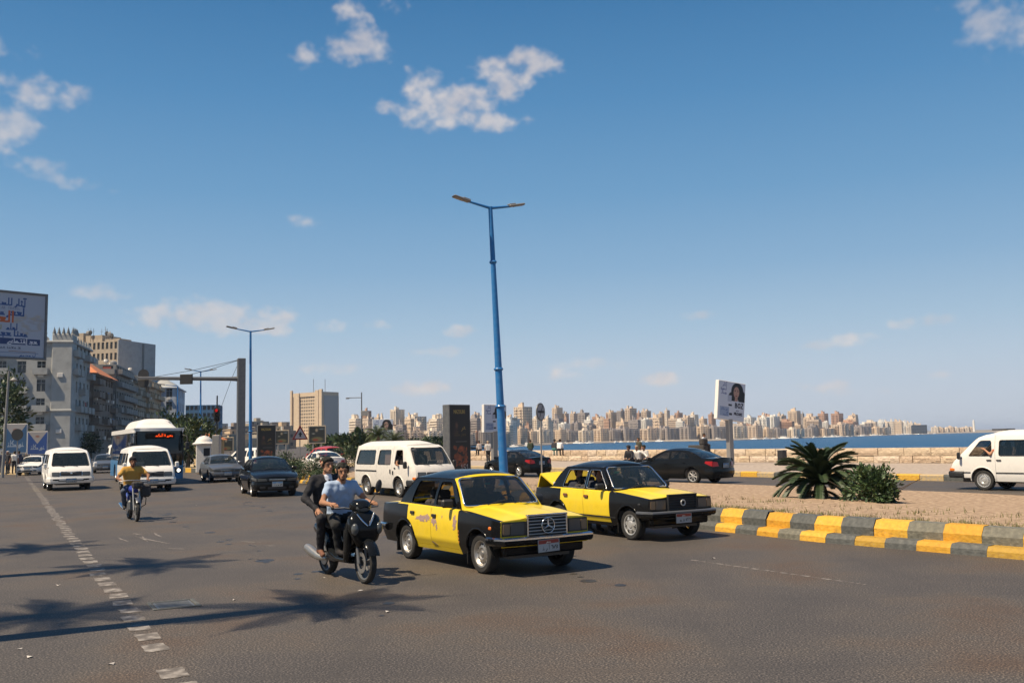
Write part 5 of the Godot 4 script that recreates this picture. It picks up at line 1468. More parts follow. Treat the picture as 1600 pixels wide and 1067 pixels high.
# ---------------------------------------------------------------- city bus
func build_bus() -> void:
	var d := deg_to_rad(151.5)
	var t := thing("city_bus", "tall white and blue city bus with lit orange route sign", "bus", origin_for(G(247, 758), 151.5, 0.0), -d)
	var W := 1.27; var L := 10.5; var H := 2.92
	var side := func(sg: float) -> Callable: return func(p: Vector2) -> Vector3: return Vector3(sg * (W - 0.05 * smoothstep(1.4, 2.9, p.y) - 0.06 * pow(clampf(1.0 - p.x / 0.25, 0, 1), 2)), p.y, p.x)
	for sg in [1.0, -1.0]:
		var f: Callable = side.call(sg)
		var lower := MB.new()
		lower.sheet(ccw([Vector2(0, 0.32), Vector2(L, 0.32), Vector2(L, 1.25), Vector2(0, 1.25)]), f, 0.4, 0.3, Vector3(sg, 0, 0), [ring2(Vector2(2.6, 0.48), 0.56), ring2(Vector2(8.2, 0.48), 0.56)], 0.05)
		put("lower_side", lower, M.bus_blue, t)
		var k := 0
		for s in [[0.10, 1.35], [1.42, 2.9], [2.97, 4.6], [4.67, 6.3], [6.37, 8.0], [8.07, 9.6]]:
			add_on(t, f, rect(s[0], 1.27, s[1], 2.68, 0.06), 0.0, "side_window", M.glass_dark, Vector3(sg, 0, 0), 0.5, 0.03)
			k += 1
		var band := MB.new()
		band.sheet(ccw([Vector2(0, 1.25), Vector2(L, 1.25), Vector2(L, 2.72), Vector2(0, 2.72)]), func(p: Vector2) -> Vector3: return f.call(p) - Vector3(sg * 0.025, 0, 0), 1.0, 0.5, Vector3(sg, 0, 0))
		put("window_band", band, M.black_plastic, t)
		var top := MB.new()
		top.sheet(ccw([Vector2(0, 2.72), Vector2(L, 2.72), Vector2(L, H), Vector2(0, H)]), func(p: Vector2) -> Vector3: return f.call(p) + Vector3(sg * 0.03, 0, 0), 1.0, 0.1, Vector3(sg, 0, 0), [], 0.05)
		put("roof_rail", top, M.white_paint, t)
		for ax in [2.6, 8.2]: make_wheel(t, Vector3(sg * 1.08, 0.48, ax), 0.48, 0.28, "steel", sg, M.steel)
		var mm := MB.new()
		mm.tube([Vector3(sg * 1.1, 2.6, 0.1), Vector3(sg * 1.34, 2.5, -0.25), Vector3(sg * 1.36, 2.2, -0.28)], 0.025, 6)
		mm.cbox(Vector3(sg * 1.36, 2.0, -0.27), Vector3(0.2, 0.42, 0.12), 0.04)
		put("mirror", mm, M.black_plastic, t)
	var ff := func(p: Vector2) -> Vector3: return Vector3(p.x * (W - 0.06), p.y, 0.05 * p.x * p.x - 0.22 * (1 - p.x * p.x) + 0.10 * smoothstep(1.6, 2.9, p.y))
	var low := MB.new()
	low.sheet(ccw([Vector2(-1, 0.3), Vector2(1, 0.3), Vector2(1, 1.0), Vector2(-1, 1.0)]), ff, 0.2, 0.2, Vector3(0, 0, -1), [], 0.05)
	put("front_panel", low, M.bus_blue, t)
	var ws := MB.new()
	ws.sheet(ccw([Vector2(-1, 1.0), Vector2(1, 1.0), Vector2(1, 2.80), Vector2(-1, 2.80)]), ff, 0.2, 0.3, Vector3(0, 0, -1))
	put("windscreen", ws, M.glass_dark, t)
	var tp := MB.new()
	tp.sheet(ccw([Vector2(-1.03, 2.80), Vector2(1.03, 2.80), Vector2(1.03, H), Vector2(-1.03, H)]), func(p: Vector2) -> Vector3: return ff.call(p) + Vector3(0, 0, -0.05), 0.2, 0.1, Vector3(0, 0, -1), [], 0.08)
	put("front_brow", tp, M.white_paint, t)
	for sg in [-1.0, 1.0]:
		add_on(t, ff, rect(minf(sg * 0.6, sg * 0.95), 0.62, maxf(sg * 0.6, sg * 0.95), 0.86, 0.05), 0.02, "headlamp", M.black_plastic, Vector3(0, 0, -1), 0.2, 0.02)
		var b := MB.new()
		b.blob(ff.call(Vector2(sg * 0.80, 0.74)) + Vector3(0, 0, -0.03), Vector3(0.09, 0.09, 0.04))
		var lm := mat(0.9, 0.9, 0.85, 0.2)
		lm.emission_enabled = true; lm.emission = Color(1, 0.97, 0.9); lm.emission_energy_multiplier = 2.5
		put("headlight_bulb", b, lm, t)
	var sg_im := led_image()
	var sm := StandardMaterial3D.new()
	sm.albedo_color = Color(0.01, 0.01, 0.01); sm.emission_enabled = true; sm.emission_texture = ImageTexture.create_from_image(sg_im); sm.emission_energy_multiplier = 1.1; sm.emission_operator = BaseMaterial3D.EMISSION_OP_MULTIPLY; sm.emission = Color(1, 1, 1)
	var sb := MB.new()
	sb.quad(Vector3(0.72, 2.42, -0.22), Vector3(-0.72, 2.42, -0.22), Vector3(-0.72, 2.70, -0.20), Vector3(0.72, 2.70, -0.20))
	var so := put("route_sign_display", sb, sm, t)
	so.position.z = -0.03
	var rf := MB.new()
	rf.box(Vector3(0, H + 0.01, L * 0.5), Vector3(W * 2 - 0.06, 0.05, L))
	put("roof", rf, M.white_paint, t)
	var hump := MB.new()
	var fh := func(p: Vector2) -> Vector3: return Vector3(p.x * (1.06 - 0.05 * smoothstep(0.4, 0.6, p.y)), H + 0.03 + 0.52 * (1.0 - pow(absf(p.x), 5.0)) * smoothstep(0.0, 0.7, p.y), 0.9 + p.y)
	hump.sheet(ccw([Vector2(-1, 0), Vector2(1, 0), Vector2(1, 5.2), Vector2(-1, 5.2)]), fh, 0.1, 0.35, Vector3(0, 1, 0))
	put("roof_unit", hump, M.white_paint, t)
	var nub := MB.new()
	nub.cbox(Vector3(-0.4, H + 0.28, 1.35), Vector3(0.7, 0.35, 0.06), 0.02, Basis(Vector3.RIGHT, 0.9))
	put("roof_unit_vent", nub, M.pole_metal, t)
	var ub := MB.new()
	ub.box(Vector3(0, 0.8, L * 0.5), Vector3(1.6, 0.9, L - 0.6)); ub.box(Vector3(0, 1.7, L * 0.5), Vector3(2.2, 1.9, L - 1.6))
	put("underside", ub, M.under, t)
	var rp := MB.new()
	rp.box(Vector3(0, 1.6, L - 0.02), Vector3(W * 2 - 0.1, 2.6, 0.06))
	put("rear_panel", rp, M.bus_blue, t)

# ---------------------------------------------------------------- people: one continuous surface grown round a skeleton
var folds := FastNoiseLite.new()
func grow(mb: MB, bones: Array, cell: float, cols: Array, k := 0.03, fold := 0.0) -> void:      # bones: [from, to, radius, radius, colour]
	var lo := Vector3(1e9, 1e9, 1e9); var hi := -lo
	for b in bones:
		var r: float = maxf(b[2], b[3]) + 2.5 * cell
		lo = lo.min(b[0] - Vector3.ONE * r).min(b[1] - Vector3.ONE * r); hi = hi.max(b[0] + Vector3.ONE * r).max(b[1] + Vector3.ONE * r)
	var nx := int((hi.x - lo.x) / cell) + 2; var ny := int((hi.y - lo.y) / cell) + 2; var nz := int((hi.z - lo.z) / cell) + 2
	var D := PackedFloat32Array(); D.resize(nx * ny * nz); D.fill(1.0)
	var B := PackedFloat32Array(); B.resize(nx * ny * nz); B.fill(9.0)
	var C := PackedByteArray(); C.resize(nx * ny * nz)
	for b in bones:
		var a: Vector3 = b[0]; var ab: Vector3 = b[1] - a
		var l2 := maxf(ab.length_squared(), 1e-9)
		var r0: float = b[2]; var r1: float = b[3]
		var m := maxf(r0, r1) + k + 1.6 * cell
		var p0: Vector3 = (a.min(b[1]) - Vector3.ONE * m - lo) / cell; var p1: Vector3 = (a.max(b[1]) + Vector3.ONE * m - lo) / cell
		var ci: int = b[4]
		for z in range(maxi(int(p0.z), 0), mini(int(p1.z) + 2, nz)):
			for y in range(maxi(int(p0.y), 0), mini(int(p1.y) + 2, ny)):
				var o := (z * ny + y) * nx
				for x in range(maxi(int(p0.x), 0), mini(int(p1.x) + 2, nx)):
					var q := Vector3(x, y, z) * cell + lo - a
					var t := clampf(q.dot(ab) / l2, 0.0, 1.0)
					var d := (q - ab * t).length() - lerpf(r0, r1, t)
					if ci != 0 and fold > 0.0: d += folds.get_noise_3dv((q + a) * 100.0) * fold
					if d > k + 2.0 * cell: continue
					var e := D[o + x]
					var h := maxf(k - absf(d - e), 0.0) / k
					D[o + x] = minf(d, e) - h * h * k * 0.25
					if d < B[o + x]:
						B[o + x] = d; C[o + x] = ci
	var ids := PackedInt32Array(); ids.resize(nx * ny * nz); ids.fill(-1)
	var base := mb.v.size()
	var sy := nx; var sz := nx * ny
	var corner := [0, 1, sy, sy + 1, sz, sz + 1, sz + sy, sz + sy + 1]
	var edges := [[0, 1], [2, 3], [4, 5], [6, 7], [0, 2], [1, 3], [4, 6], [5, 7], [0, 4], [1, 5], [2, 6], [3, 7]]
	for z in nz - 1:
		for y in ny - 1:
			var o := z * sz + y * sy
			for x in nx - 1:
				var i := o + x
				var neg := 0
				if D[i] < 0.0: neg += 1
				if D[i + 1] < 0.0: neg += 1
				if D[i + sy] < 0.0: neg += 1
				if D[i + sy + 1] < 0.0: neg += 1
				if D[i + sz] < 0.0: neg += 1
				if D[i + sz + 1] < 0.0: neg += 1
				if D[i + sz + sy] < 0.0: neg += 1
				if D[i + sz + sy + 1] < 0.0: neg += 1
				if neg == 0 or neg == 8: continue
				var sum := Vector3.ZERO
				var cnt := 0
				for e in edges:
					var d0 := D[i + corner[e[0]]]; var d1 := D[i + corner[e[1]]]
					if (d0 < 0.0) == (d1 < 0.0): continue
					var t := d0 / (d0 - d1)
					var A := Vector3(e[0] & 1, (e[0] >> 1) & 1, e[0] >> 2); var E := Vector3(e[1] & 1, (e[1] >> 1) & 1, e[1] >> 2)
					sum += A.lerp(E, t); cnt += 1
				var best := 0
				for q in 8:
					if B[i + corner[q]] < B[i + corner[best]]: best = q
				mb.col = cols[C[i + corner[best]]]
				ids[i] = mb.vert(lo + (Vector3(x, y, z) + sum / cnt) * cell, Vector3.ZERO)
	var quads := []
	for z in range(1, nz - 1):
		for y in range(1, ny - 1):
			var o := z * sz + y * sy
			for x in range(1, nx - 1):
				var i := o + x
				var s := D[i] < 0.0
				if (D[i + 1] < 0.0) != s: quads.append([ids[i], ids[i - sy], ids[i - sy - sz], ids[i - sz], s])
				if (D[i + sy] < 0.0) != s: quads.append([ids[i], ids[i - sz], ids[i - sz - 1], ids[i - 1], s])
				if (D[i + sz] < 0.0) != s: quads.append([ids[i], ids[i - 1], ids[i - 1 - sy], ids[i - sy], s])
	for q in quads:
		if q[0] < 0 or q[1] < 0 or q[2] < 0 or q[3] < 0: continue
		var nn := (mb.v[q[2]] - mb.v[q[0]]).cross(mb.v[q[1]] - mb.v[q[3]])
		if not q[4]: nn = -nn
		for w in 4: mb.n[q[w]] += nn
	for i in range(base, mb.v.size()): mb.n[i] = mb.n[i].normalized()
	# the sign is settled once: normals of a closed surface point away from its middle on the whole
	var mid := (lo + hi) * 0.5
	var vote := 0.0
	for i in range(base, mb.v.size()): vote += mb.n[i].dot(mb.v[i] - mid)
	if vote < 0.0:
		for i in range(base, mb.v.size()): mb.n[i] = -mb.n[i]
	for q in quads:
		if q[0] < 0 or q[1] < 0 or q[2] < 0 or q[3] < 0: continue
		mb.face(q[0], q[1], q[2]); mb.face(q[0], q[2], q[3])
	mb.col = Color(1, 1, 1)

# J: joints; st: {skin, shirt, legs, shoe, hair (colours), sleeve: 0..1 of the arm covered, cap, beard, jacket}
func person(parent: Node, label: String, J: Dictionary, st: Dictionary, cell: float, fine: float, group := "", at := Vector3.ZERO, turn := 0.0) -> Node3D:
	var t: Node3D = thing("person", label, "person", at, turn, group)
	var mb := MB.new()
	var cols := [st.skin, st.shirt, st.legs, st.shoe, st.get("inner", st.shirt), st.get("tie", st.shirt)]
	var bones := []
	var H: Vector3 = J.hip; var N: Vector3 = J.neck
	var up := (N - H).normalized()
	var ac: Vector3 = (J.sr - J.sl).normalized()
	var fwd: Vector3 = up.cross(ac).normalized()      # the way the chest faces
	var hw := 0.085
	bones.append([H - ac * hw, H + ac * hw, 0.12, 0.12, 2])
	var big: float = st.get("bulk", 1.0)
	for s in [-1.0, 1.0]:
		var sh: Vector3 = J.sr if s > 0 else J.sl
		bones.append([H + ac * hw * s + up * 0.06, sh.lerp(N, 0.42) - up * 0.09, 0.112 * big, 0.118 * big, 1])
		bones.append([N - up * 0.05, sh - ac * s * 0.02, 0.062, 0.066 * big, 1])
		var e: Vector3 = J.er if s > 0 else J.el
		var w: Vector3 = J.wr if s > 0 else J.wl
		var sl: float = st.get("sleeve", 0.5)
		bones.append([sh, sh.lerp(e, minf(sl / 0.5, 1.0)), 0.068 * big, 0.056 * big, 1])
		if sl < 0.5: bones.append([sh.lerp(e, sl / 0.5 * 0.7), e, 0.046, 0.042, 0])
		if sl > 0.55:
			bones.append([e, w.lerp(e, 0.1), 0.054 * big, 0.042, 1]); bones.append([w.lerp(e, 0.12), w, 0.028, 0.027, 0])
		else: bones.append([e, w, 0.042, 0.028, 0])
		var hd: Vector3 = (J.hr if s > 0 else J.hl)
		bones.append([w, w + hd * 0.075, 0.028, 0.034, 0])
		var kn: Vector3 = J.kr if s > 0 else J.kl
		var an: Vector3 = J.ar if s > 0 else J.al
		var to: Vector3 = J.tr if s > 0 else J.tl
		bones.append([H + ac * hw * s, kn, 0.098, 0.070, 2]); bones.append([kn, an + (kn - an).normalized() * 0.04, 0.068, 0.056, 2])
		bones.append([an + Vector3(0, 0.02, 0), an - Vector3(0, 0.015, 0), 0.042, 0.044, 3 if st.get("closed_shoe", true) else 0]); bones.append([an - Vector3(0, 0.03, 0), to, 0.044, 0.034, 3])
	bones.append([H + up * 0.1, N - up * 0.14, 0.11 * big, 0.12 * big, 1])
	var Hd: Vector3 = J.head
	bones.append([N - up * 0.07, N.lerp(Hd, 0.6), 0.062, 0.052, 0])
	if st.has("inner") and st.has("tie"): bones.append([N - up * 0.30 + fwd * 0.095, N - up * 0.02 + fwd * 0.045, 0.055, 0.05, 4])
	if st.has("collar"):
		for s in [-1.0, 1.0]: bones.append([N + ac * s * 0.055 - up * 0.01, N + ac * s * 0.03 + fwd * 0.075 - up * 0.07, 0.022, 0.016, 4])
	if st.has("tie"): bones.append([N - up * 0.33 + fwd * 0.15, N - up * 0.05 + fwd * 0.085, 0.024, 0.016, 5])
	folds.frequency = 0.11; folds.fractal_octaves = 2
	grow(mb, bones, cell, cols, 0.03, 0.014 if cell < 0.03 else 0.0)
	# fingers, closed on what they hold or hanging
	mb.col = st.skin
	for s in [-1.0, 1.0]:
		var w: Vector3 = J.wr if s > 0 else J.wl
		var d: Vector3 = (J.hr if s > 0 else J.hl).normalized()
		var pn: Vector3 = (J.pr if s > 0 else J.pl).normalized()       # palm looks this way
		var sd := d.cross(pn).normalized()
		var curl: float = J.get("curl", 0.5)
		for k in 4:
			var ln: float = [0.066, 0.076, 0.07, 0.056][k]
			var p: Vector3 = w + d * 0.085 + sd * (k - 1.5) * 0.019 * s
			var path := [p - d * 0.02]
			var dir: Vector3 = d
			for q in 4:
				path.append(p); p += dir * ln * 0.36
				dir = (dir * cos(curl) + pn * sin(curl)).normalized()
			mb.tube(path, [0.010, 0.0095, 0.009, 0.008, 0.0065], 5)
		var tp: Vector3 = w + d * 0.03 - sd * s * 0.028
		mb.tube([tp, tp - sd * s * 0.022 + d * 0.022, tp - sd * s * 0.026 + d * 0.045 + pn * 0.014, tp - sd * s * 0.018 + d * 0.06 + pn * 0.028], [0.013, 0.0115, 0.010, 0.008], 5)
	# head
	var hb := Basis(Vector3.UP, J.get("look", 0.0)) * Basis(Vector3.RIGHT, J.get("nod", 0.0))     # faces -Z when look is 0
	var at_h := func(x: float, y: float, z: float) -> Vector3: return Hd + hb * Vector3(x, y, z)
	var sk: Color = st.skin
	var hc := [sk, st.get("beard", sk), sk.darkened(0.25), sk * Color(1.0, 0.8, 0.78), sk * Color(0.28, 0.24, 0.22)]
	var hbones := [[at_h.call(0, 0.035, 0.022), at_h.call(0, 0.04, -0.018), 0.083, 0.078, 0], [at_h.call(0, -0.02, -0.028), at_h.call(0, -0.075, -0.052), 0.062, 0.040, 0], [at_h.call(-0.035, -0.06, -0.02), at_h.call(0, -0.09, -0.058), 0.036, 0.028, 1], [at_h.call(0.035, -0.06, -0.02), at_h.call(0, -0.09, -0.058), 0.036, 0.028, 1],
		[at_h.call(0, 0.005, -0.092), at_h.call(0, -0.028, -0.108), 0.010, 0.016, 0], [at_h.call(-0.045, 0.026, -0.078), at_h.call(-0.014, 0.028, -0.090), 0.006, 0.006, 4], [at_h.call(0.045, 0.026, -0.078), at_h.call(0.014, 0.028, -0.090), 0.006, 0.006, 4],
		[at_h.call(-0.02, -0.058, -0.094), at_h.call(0.02, -0.058, -0.094), 0.008, 0.008, 3], [at_h.call(-0.085, -0.01, 0.012), at_h.call(-0.09, 0.03, 0.02), 0.014, 0.018, 0], [at_h.call(0.085, -0.01, 0.012), at_h.call(0.09, 0.03, 0.02), 0.014, 0.018, 0], [at_h.call(0, -0.1, 0.02), N.lerp(Hd, 0.4), 0.052, 0.054, 0]]
	grow(mb, hbones, fine, hc, 0.018)
	mb.col = Color(0.015, 0.01, 0.01)
	for s in [-1.0, 1.0]: mb.blob(at_h.call(s * 0.031, 0.003, -0.083), Vector3(0.013, 0.007, 0.008), hb, 4, 6)
	put("body", mb, M.body, t)
	if st.has("hair"):
		var hm := MB.new()
		var hr: float = st.get("hair_size", 1.0)
		grow(hm, [[at_h.call(0, 0.05, 0.032), at_h.call(0, 0.062, -0.012), 0.084 * hr, 0.073 * hr, 1], [at_h.call(0, -0.02, 0.05), at_h.call(0, 0.05, 0.04), 0.062 * hr, 0.074 * hr, 1], [at_h.call(-0.045, 0.083, -0.045), at_h.call(0.05, 0.088, -0.045), 0.028 * hr, 0.034 * hr, 1], [at_h.call(-0.076, -0.015, -0.005), at_h.call(-0.062, 0.06, -0.02), 0.012, 0.030, 1], [at_h.call(0.076, -0.015, -0.005), at_h.call(0.062, 0.06, -0.02), 0.012, 0.030, 1]], fine, [st.hair, st.hair], 0.02, 0.02 if fine < 0.01 else 0.0)
		put("hair" if not st.get("cap", false) else "head_covering", hm, M.body, t)
	return t

func stand_pose(h := 1.72, stride := 0.0, bend := 0.0) -> Dictionary:
	var k := h / 1.72
	return {"hip": Vector3(0, 0.93, 0) * k, "neck": Vector3(0, 1.47, -0.02 - bend) * k, "head": Vector3(0, 1.61, -0.04 - bend * 1.4) * k, "sl": Vector3(-0.185, 1.41, -bend) * k, "sr": Vector3(0.185, 1.41, -bend) * k,
		"el": Vector3(-0.25, 1.12, 0.05 - stride * 0.3) * k, "er": Vector3(0.25, 1.12, 0.05 + stride * 0.3) * k, "wl": Vector3(-0.25, 0.88, -0.06 - stride * 0.5) * k, "wr": Vector3(0.25, 0.88, -0.06 + stride * 0.3) * k,
		"hl": Vector3(0, -1, -0.15).normalized(), "hr": Vector3(0, -1, -0.15).normalized(), "pl": Vector3(1, 0, 0), "pr": Vector3(-1, 0, 0), "curl": 0.25,
		"kl": Vector3(-0.10, 0.50, -0.02 + stride * 0.35) * k, "kr": Vector3(0.10, 0.50, -0.05 - stride * 0.45) * k, "al": Vector3(-0.10, 0.085, 0.04 + stride * 0.9) * k, "ar": Vector3(0.10, 0.085, 0.02 - stride * 0.6) * k,
		"tl": Vector3(-0.12, 0.036, -0.12 + stride * 0.9) * k, "tr": Vector3(0.12, 0.036, -0.14 - stride * 0.6) * k}
func sit_pose(back := 0.0) -> Dictionary:      # seat surface at y 0
	return {"hip": Vector3(0, 0.10, 0), "neck": Vector3(0, 0.64, -0.02 + back), "head": Vector3(0, 0.79, -0.05 + back), "sl": Vector3(-0.185, 0.58, back), "sr": Vector3(0.185, 0.58, back),
		"el": Vector3(-0.25, 0.30, -0.05 + back), "er": Vector3(0.25, 0.30, -0.05 + back), "wl": Vector3(-0.16, 0.20, -0.26), "wr": Vector3(0.16, 0.20, -0.26), "hl": Vector3(0.3, -0.1, -1).normalized(), "hr": Vector3(-0.3, -0.1, -1).normalized(), "pl": Vector3(0, -1, 0), "pr": Vector3(0, -1, 0), "curl": 0.35,
		"kl": Vector3(-0.12, 0.10, -0.42), "kr": Vector3(0.12, 0.10, -0.42), "al": Vector3(-0.12, -0.32, -0.42), "ar": Vector3(0.12, -0.32, -0.42), "tl": Vector3(-0.12, -0.38, -0.58), "tr": Vector3(0.12, -0.38, -0.58)}

func moto_wheel(t: Node3D, called: String, z: float, r: float, w: float, spokes: int) -> void:
	var n := Node3D.new()
	n.name = called; t.add_child(n, true); n.position = Vector3(0, r, z)
	var ty := MB.new()
	ty.lathe([Vector2(r * 0.80, -w * 0.4), Vector2(r * 0.9, -w * 0.5), Vector2(r * 0.97, -w * 0.36), Vector2(r, 0), Vector2(r * 0.97, w * 0.36), Vector2(r * 0.9, w * 0.5), Vector2(r * 0.80, w * 0.4)], Vector3.ZERO, Vector3.RIGHT, 30)
	put("tyre", ty, M.rubber, n)
	var rm := MB.new()
	rm.lathe([Vector2(r * 0.82, -w * 0.4), Vector2(r * 0.74, -w * 0.3), Vector2(r * 0.74, w * 0.3), Vector2(r * 0.82, w * 0.4)], Vector3.ZERO, Vector3.RIGHT, 30)
	for k in spokes:
		var a := TAU * k / spokes
		rm.cbox(Vector3(0, cos(a), sin(a)) * r * 0.42, Vector3(w * 0.35, r * 0.68, r * 0.10), 0.008, Basis(Vector3.RIGHT, a))
	rm.lathe([Vector2(r * 0.17, -w * 0.6), Vector2(r * 0.17, w * 0.6)], Vector3.ZERO, Vector3.RIGHT, 14)
	put("rim", rm, M.grey_metal, n)
	var br := MB.new()
	br.lathe([Vector2(r * 0.30, w * 0.62), Vector2(r * 0.5, w * 0.62), Vector2(r * 0.5, w * 0.66), Vector2(r * 0.30, w * 0.66)], Vector3.ZERO, Vector3.RIGHT, 20)
	put("brake_disc", br, M.steel, n)

func loft(secs: Array, n := 14) -> MB:      # secs: [centre, half width, half height (up), power] along a body
	var mb := MB.new()
	var rings := []
	for i in secs.size():
		var s = secs[i]
		var a: Vector3 = secs[maxi(i - 1, 0)][0]; var b: Vector3 = secs[mini(i + 1, secs.size() - 1)][0]
		var d := (b - a).normalized()
		var y := Vector3.RIGHT.cross(d).normalized()
		var ring := []
		for k in n:
			var an := TAU * k / n
			var pw: float = s[3] if s.size() > 3 else 0.8
			ring.append(s[0] + Vector3.RIGHT * s[1] * signf(cos(an)) * pow(absf(cos(an)), pw) + y * s[2] * signf(sin(an)) * pow(absf(sin(an)), pw))
		rings.append(ring)
	var base := 0
	for i in rings.size():
		for k in n:
			var t: Vector3 = rings[i][(k + 1) % n] - rings[i][posmod(k - 1, n)]
			var u: Vector3 = rings[mini(i + 1, rings.size() - 1)][k] - rings[maxi(i - 1, 0)][k]
			var nn := t.cross(u).normalized()
			if nn.dot(rings[i][k] - secs[i][0]) < 0: nn = -nn
			mb.vert(rings[i][k], nn)
	for i in rings.size() - 1:
		for k in n:
			var q0 := i * n + k; var q1 := i * n + (k + 1) % n
			mb.face(q0, q1, q1 + n); mb.face(q0, q1 + n, q0 + n)
	for e in [0, rings.size() - 1]:
		for k in range(1, n - 1): mb.otri(rings[e][0], rings[e][k], rings[e][k + 1], secs[1 if e == 0 else e - 1][0])
	return mb

func build_scooter() -> void:
	var F := G(571, 912); var R := G(512, 896)
	var dir := (F - R).normalized()
	var turn := heading(dir.x, -dir.z)
	var wb := 1.34
	var O := F - dir * wb
	var t := thing("motor_scooter", "black motor scooter with chrome trim carrying two men", "scooter", O, turn)
	var gloss: Material = M.car_black
	moto_wheel(t, "front_wheel", -wb, 0.295, 0.10, 5)
	moto_wheel(t, "rear_wheel", 0.0, 0.29, 0.12, 5)
	var fk := MB.new()
	for s in [-1.0, 1.0]: fk.tube([Vector3(s * 0.085, 0.28, -wb + 0.03), Vector3(s * 0.085, 0.62, -wb + 0.12)], [0.028, 0.022], 8)
	put("fork", fk, M.grey_metal, t)
	var fen := MB.new()
	var ffen := func(p: Vector2) -> Vector3:
		var a := p.y
		var r := 0.345
		return Vector3(p.x * 0.085, 0.295 + sin(a) * (r - 0.03 * p.x * p.x), -wb - cos(a) * (r - 0.03 * p.x * p.x))
	fen.sheet(ccw([Vector2(-1, 0.35), Vector2(1, 0.35), Vector2(1, 2.3), Vector2(-1, 2.3)]), ffen, 0.34, 0.2, Vector3(0, 1, -0.3), [], 0.012)
	put("front_fender", fen, gloss, t)
	# leg shield: a curved nose that widens upwards
	var sh := loft([[Vector3(0, 0.52, -wb + 0.10), 0.11, 0.06], [Vector3(0, 0.62, -wb + 0.02), 0.19, 0.10, 0.7], [Vector3(0, 0.76, -wb + 0.02), 0.245, 0.12, 0.7], [Vector3(0, 0.88, -wb + 0.08), 0.235, 0.11, 0.7], [Vector3(0, 0.97, -wb + 0.14), 0.16, 0.08, 0.8], [Vector3(0, 1.01, -wb + 0.17), 0.08, 0.05]], 18)
	put("front_shield", sh, gloss, t)
	for s in [-1.0, 1.0]:
		var tr := MB.new()
		tr.tube([Vector3(s * 0.13, 0.965, -wb - 0.005), Vector3(s * 0.07, 0.87, -wb - 0.055), Vector3(s * 0.01, 0.80, -wb - 0.108)], [0.012, 0.016, 0.012], 6)
		put("chrome_chevron", tr, M.chrome, t)
		var il := MB.new()
		il.blob(Vector3(s * 0.185, 0.76, -wb - 0.06), Vector3(0.055, 0.085, 0.045), Basis(Vector3.UP, s * -0.7), 6, 10)
		put("turn_signal", il, M.lamp_glass, t)
		var wing := loft([[Vector3(s * 0.17, 0.90, -wb + 0.10), 0.05, 0.04], [Vector3(s * 0.20, 0.70, -wb + 0.16), 0.05, 0.09], [Vector3(s * 0.17, 0.46, -wb + 0.24), 0.05, 0.08], [Vector3(s * 0.14, 0.30, -wb + 0.34), 0.05, 0.05]], 10)
		put("leg_guard", wing, gloss, t)
	var floor_ := loft([[Vector3(0, 0.30, -wb + 0.30), 0.17, 0.05], [Vector3(0, 0.30, -0.70), 0.18, 0.06], [Vector3(0, 0.34, -0.42), 0.17, 0.08], [Vector3(0, 0.50, -0.22), 0.15, 0.14], [Vector3(0, 0.60, 0.05), 0.14, 0.12], [Vector3(0, 0.68, 0.35), 0.10, 0.07], [Vector3(0, 0.70, 0.48), 0.04, 0.03]], 14)
	put("frame_fairing", floor_, gloss, t)
	var seat := loft([[Vector3(0, 0.70, -0.66), 0.07, 0.03], [Vector3(0, 0.735, -0.52), 0.13, 0.045], [Vector3(0, 0.74, -0.25), 0.15, 0.05], [Vector3(0, 0.775, -0.05), 0.15, 0.05], [Vector3(0, 0.79, 0.22), 0.12, 0.04], [Vector3(0, 0.79, 0.30), 0.06, 0.02]], 12)
	put("seat", seat, M.seat, t)
	var tun := loft([[Vector3(0, 0.62, -wb + 0.2), 0.10, 0.10], [Vector3(0, 0.50, -0.85), 0.10, 0.13], [Vector3(0, 0.56, -0.62), 0.12, 0.14], [Vector3(0, 0.62, -0.45), 0.13, 0.12]], 12)
	put("tunnel", tun, gloss, t)
	var en := MB.new()
	en.cbox(Vector3(-0.02, 0.34, -0.22), Vector3(0.26, 0.24, 0.42), 0.05); en.cbox(Vector3(-0.1, 0.30, 0.0), Vector3(0.10, 0.16, 0.3), 0.04)
	put("engine", en, M.grey_metal, t)
	var ex := loft([[Vector3(0.13, 0.26, -0.25), 0.025, 0.025], [Vector3(0.17, 0.27, -0.05), 0.05, 0.055], [Vector3(0.18, 0.33, 0.25), 0.06, 0.075], [Vector3(0.18, 0.37, 0.42), 0.05, 0.06]], 12)
	put("exhaust", ex, M.steel, t)
	var hb := MB.new()
	hb.tube([Vector3(-0.35, 1.04, -wb + 0.36), Vector3(-0.2, 1.04, -wb + 0.30), Vector3(0, 1.0, -wb + 0.26), Vector3(0.2, 1.04, -wb + 0.30), Vector3(0.35, 1.04, -wb + 0.36)], 0.014, 8)
	put("handlebar", hb, M.grey_metal, t)
	for s in [-1.0, 1.0]:
		var gp := MB.new()
		gp.tube([Vector3(s * 0.24, 1.04, -wb + 0.315), Vector3(s * 0.36, 1.04, -wb + 0.365)], 0.019, 8)
		put("grip", gp, M.rubber, t)
		var lv := MB.new()
		lv.tube([Vector3(s * 0.2, 1.045, -wb + 0.26), Vector3(s * 0.34, 1.04, -wb + 0.30)], 0.007, 6)
		put("brake_lever", lv, M.steel, t)
	for s in [-1.0, 1.0]:
		if s > 0: continue
		var mi := MB.new()
		mi.tube([Vector3(s * 0.18, 1.06, -wb + 0.28), Vector3(s * 0.24, 1.17, -wb + 0.25), Vector3(s * 0.29, 1.25, -wb + 0.24)], 0.009, 6)
		mi.blob(Vector3(s * 0.315, 1.33, -wb + 0.23), Vector3(0.05, 0.095, 0.022), Basis(Vector3.BACK, s * -0.25) , 8, 12)
		put("mirror", mi, M.black_plastic, t)
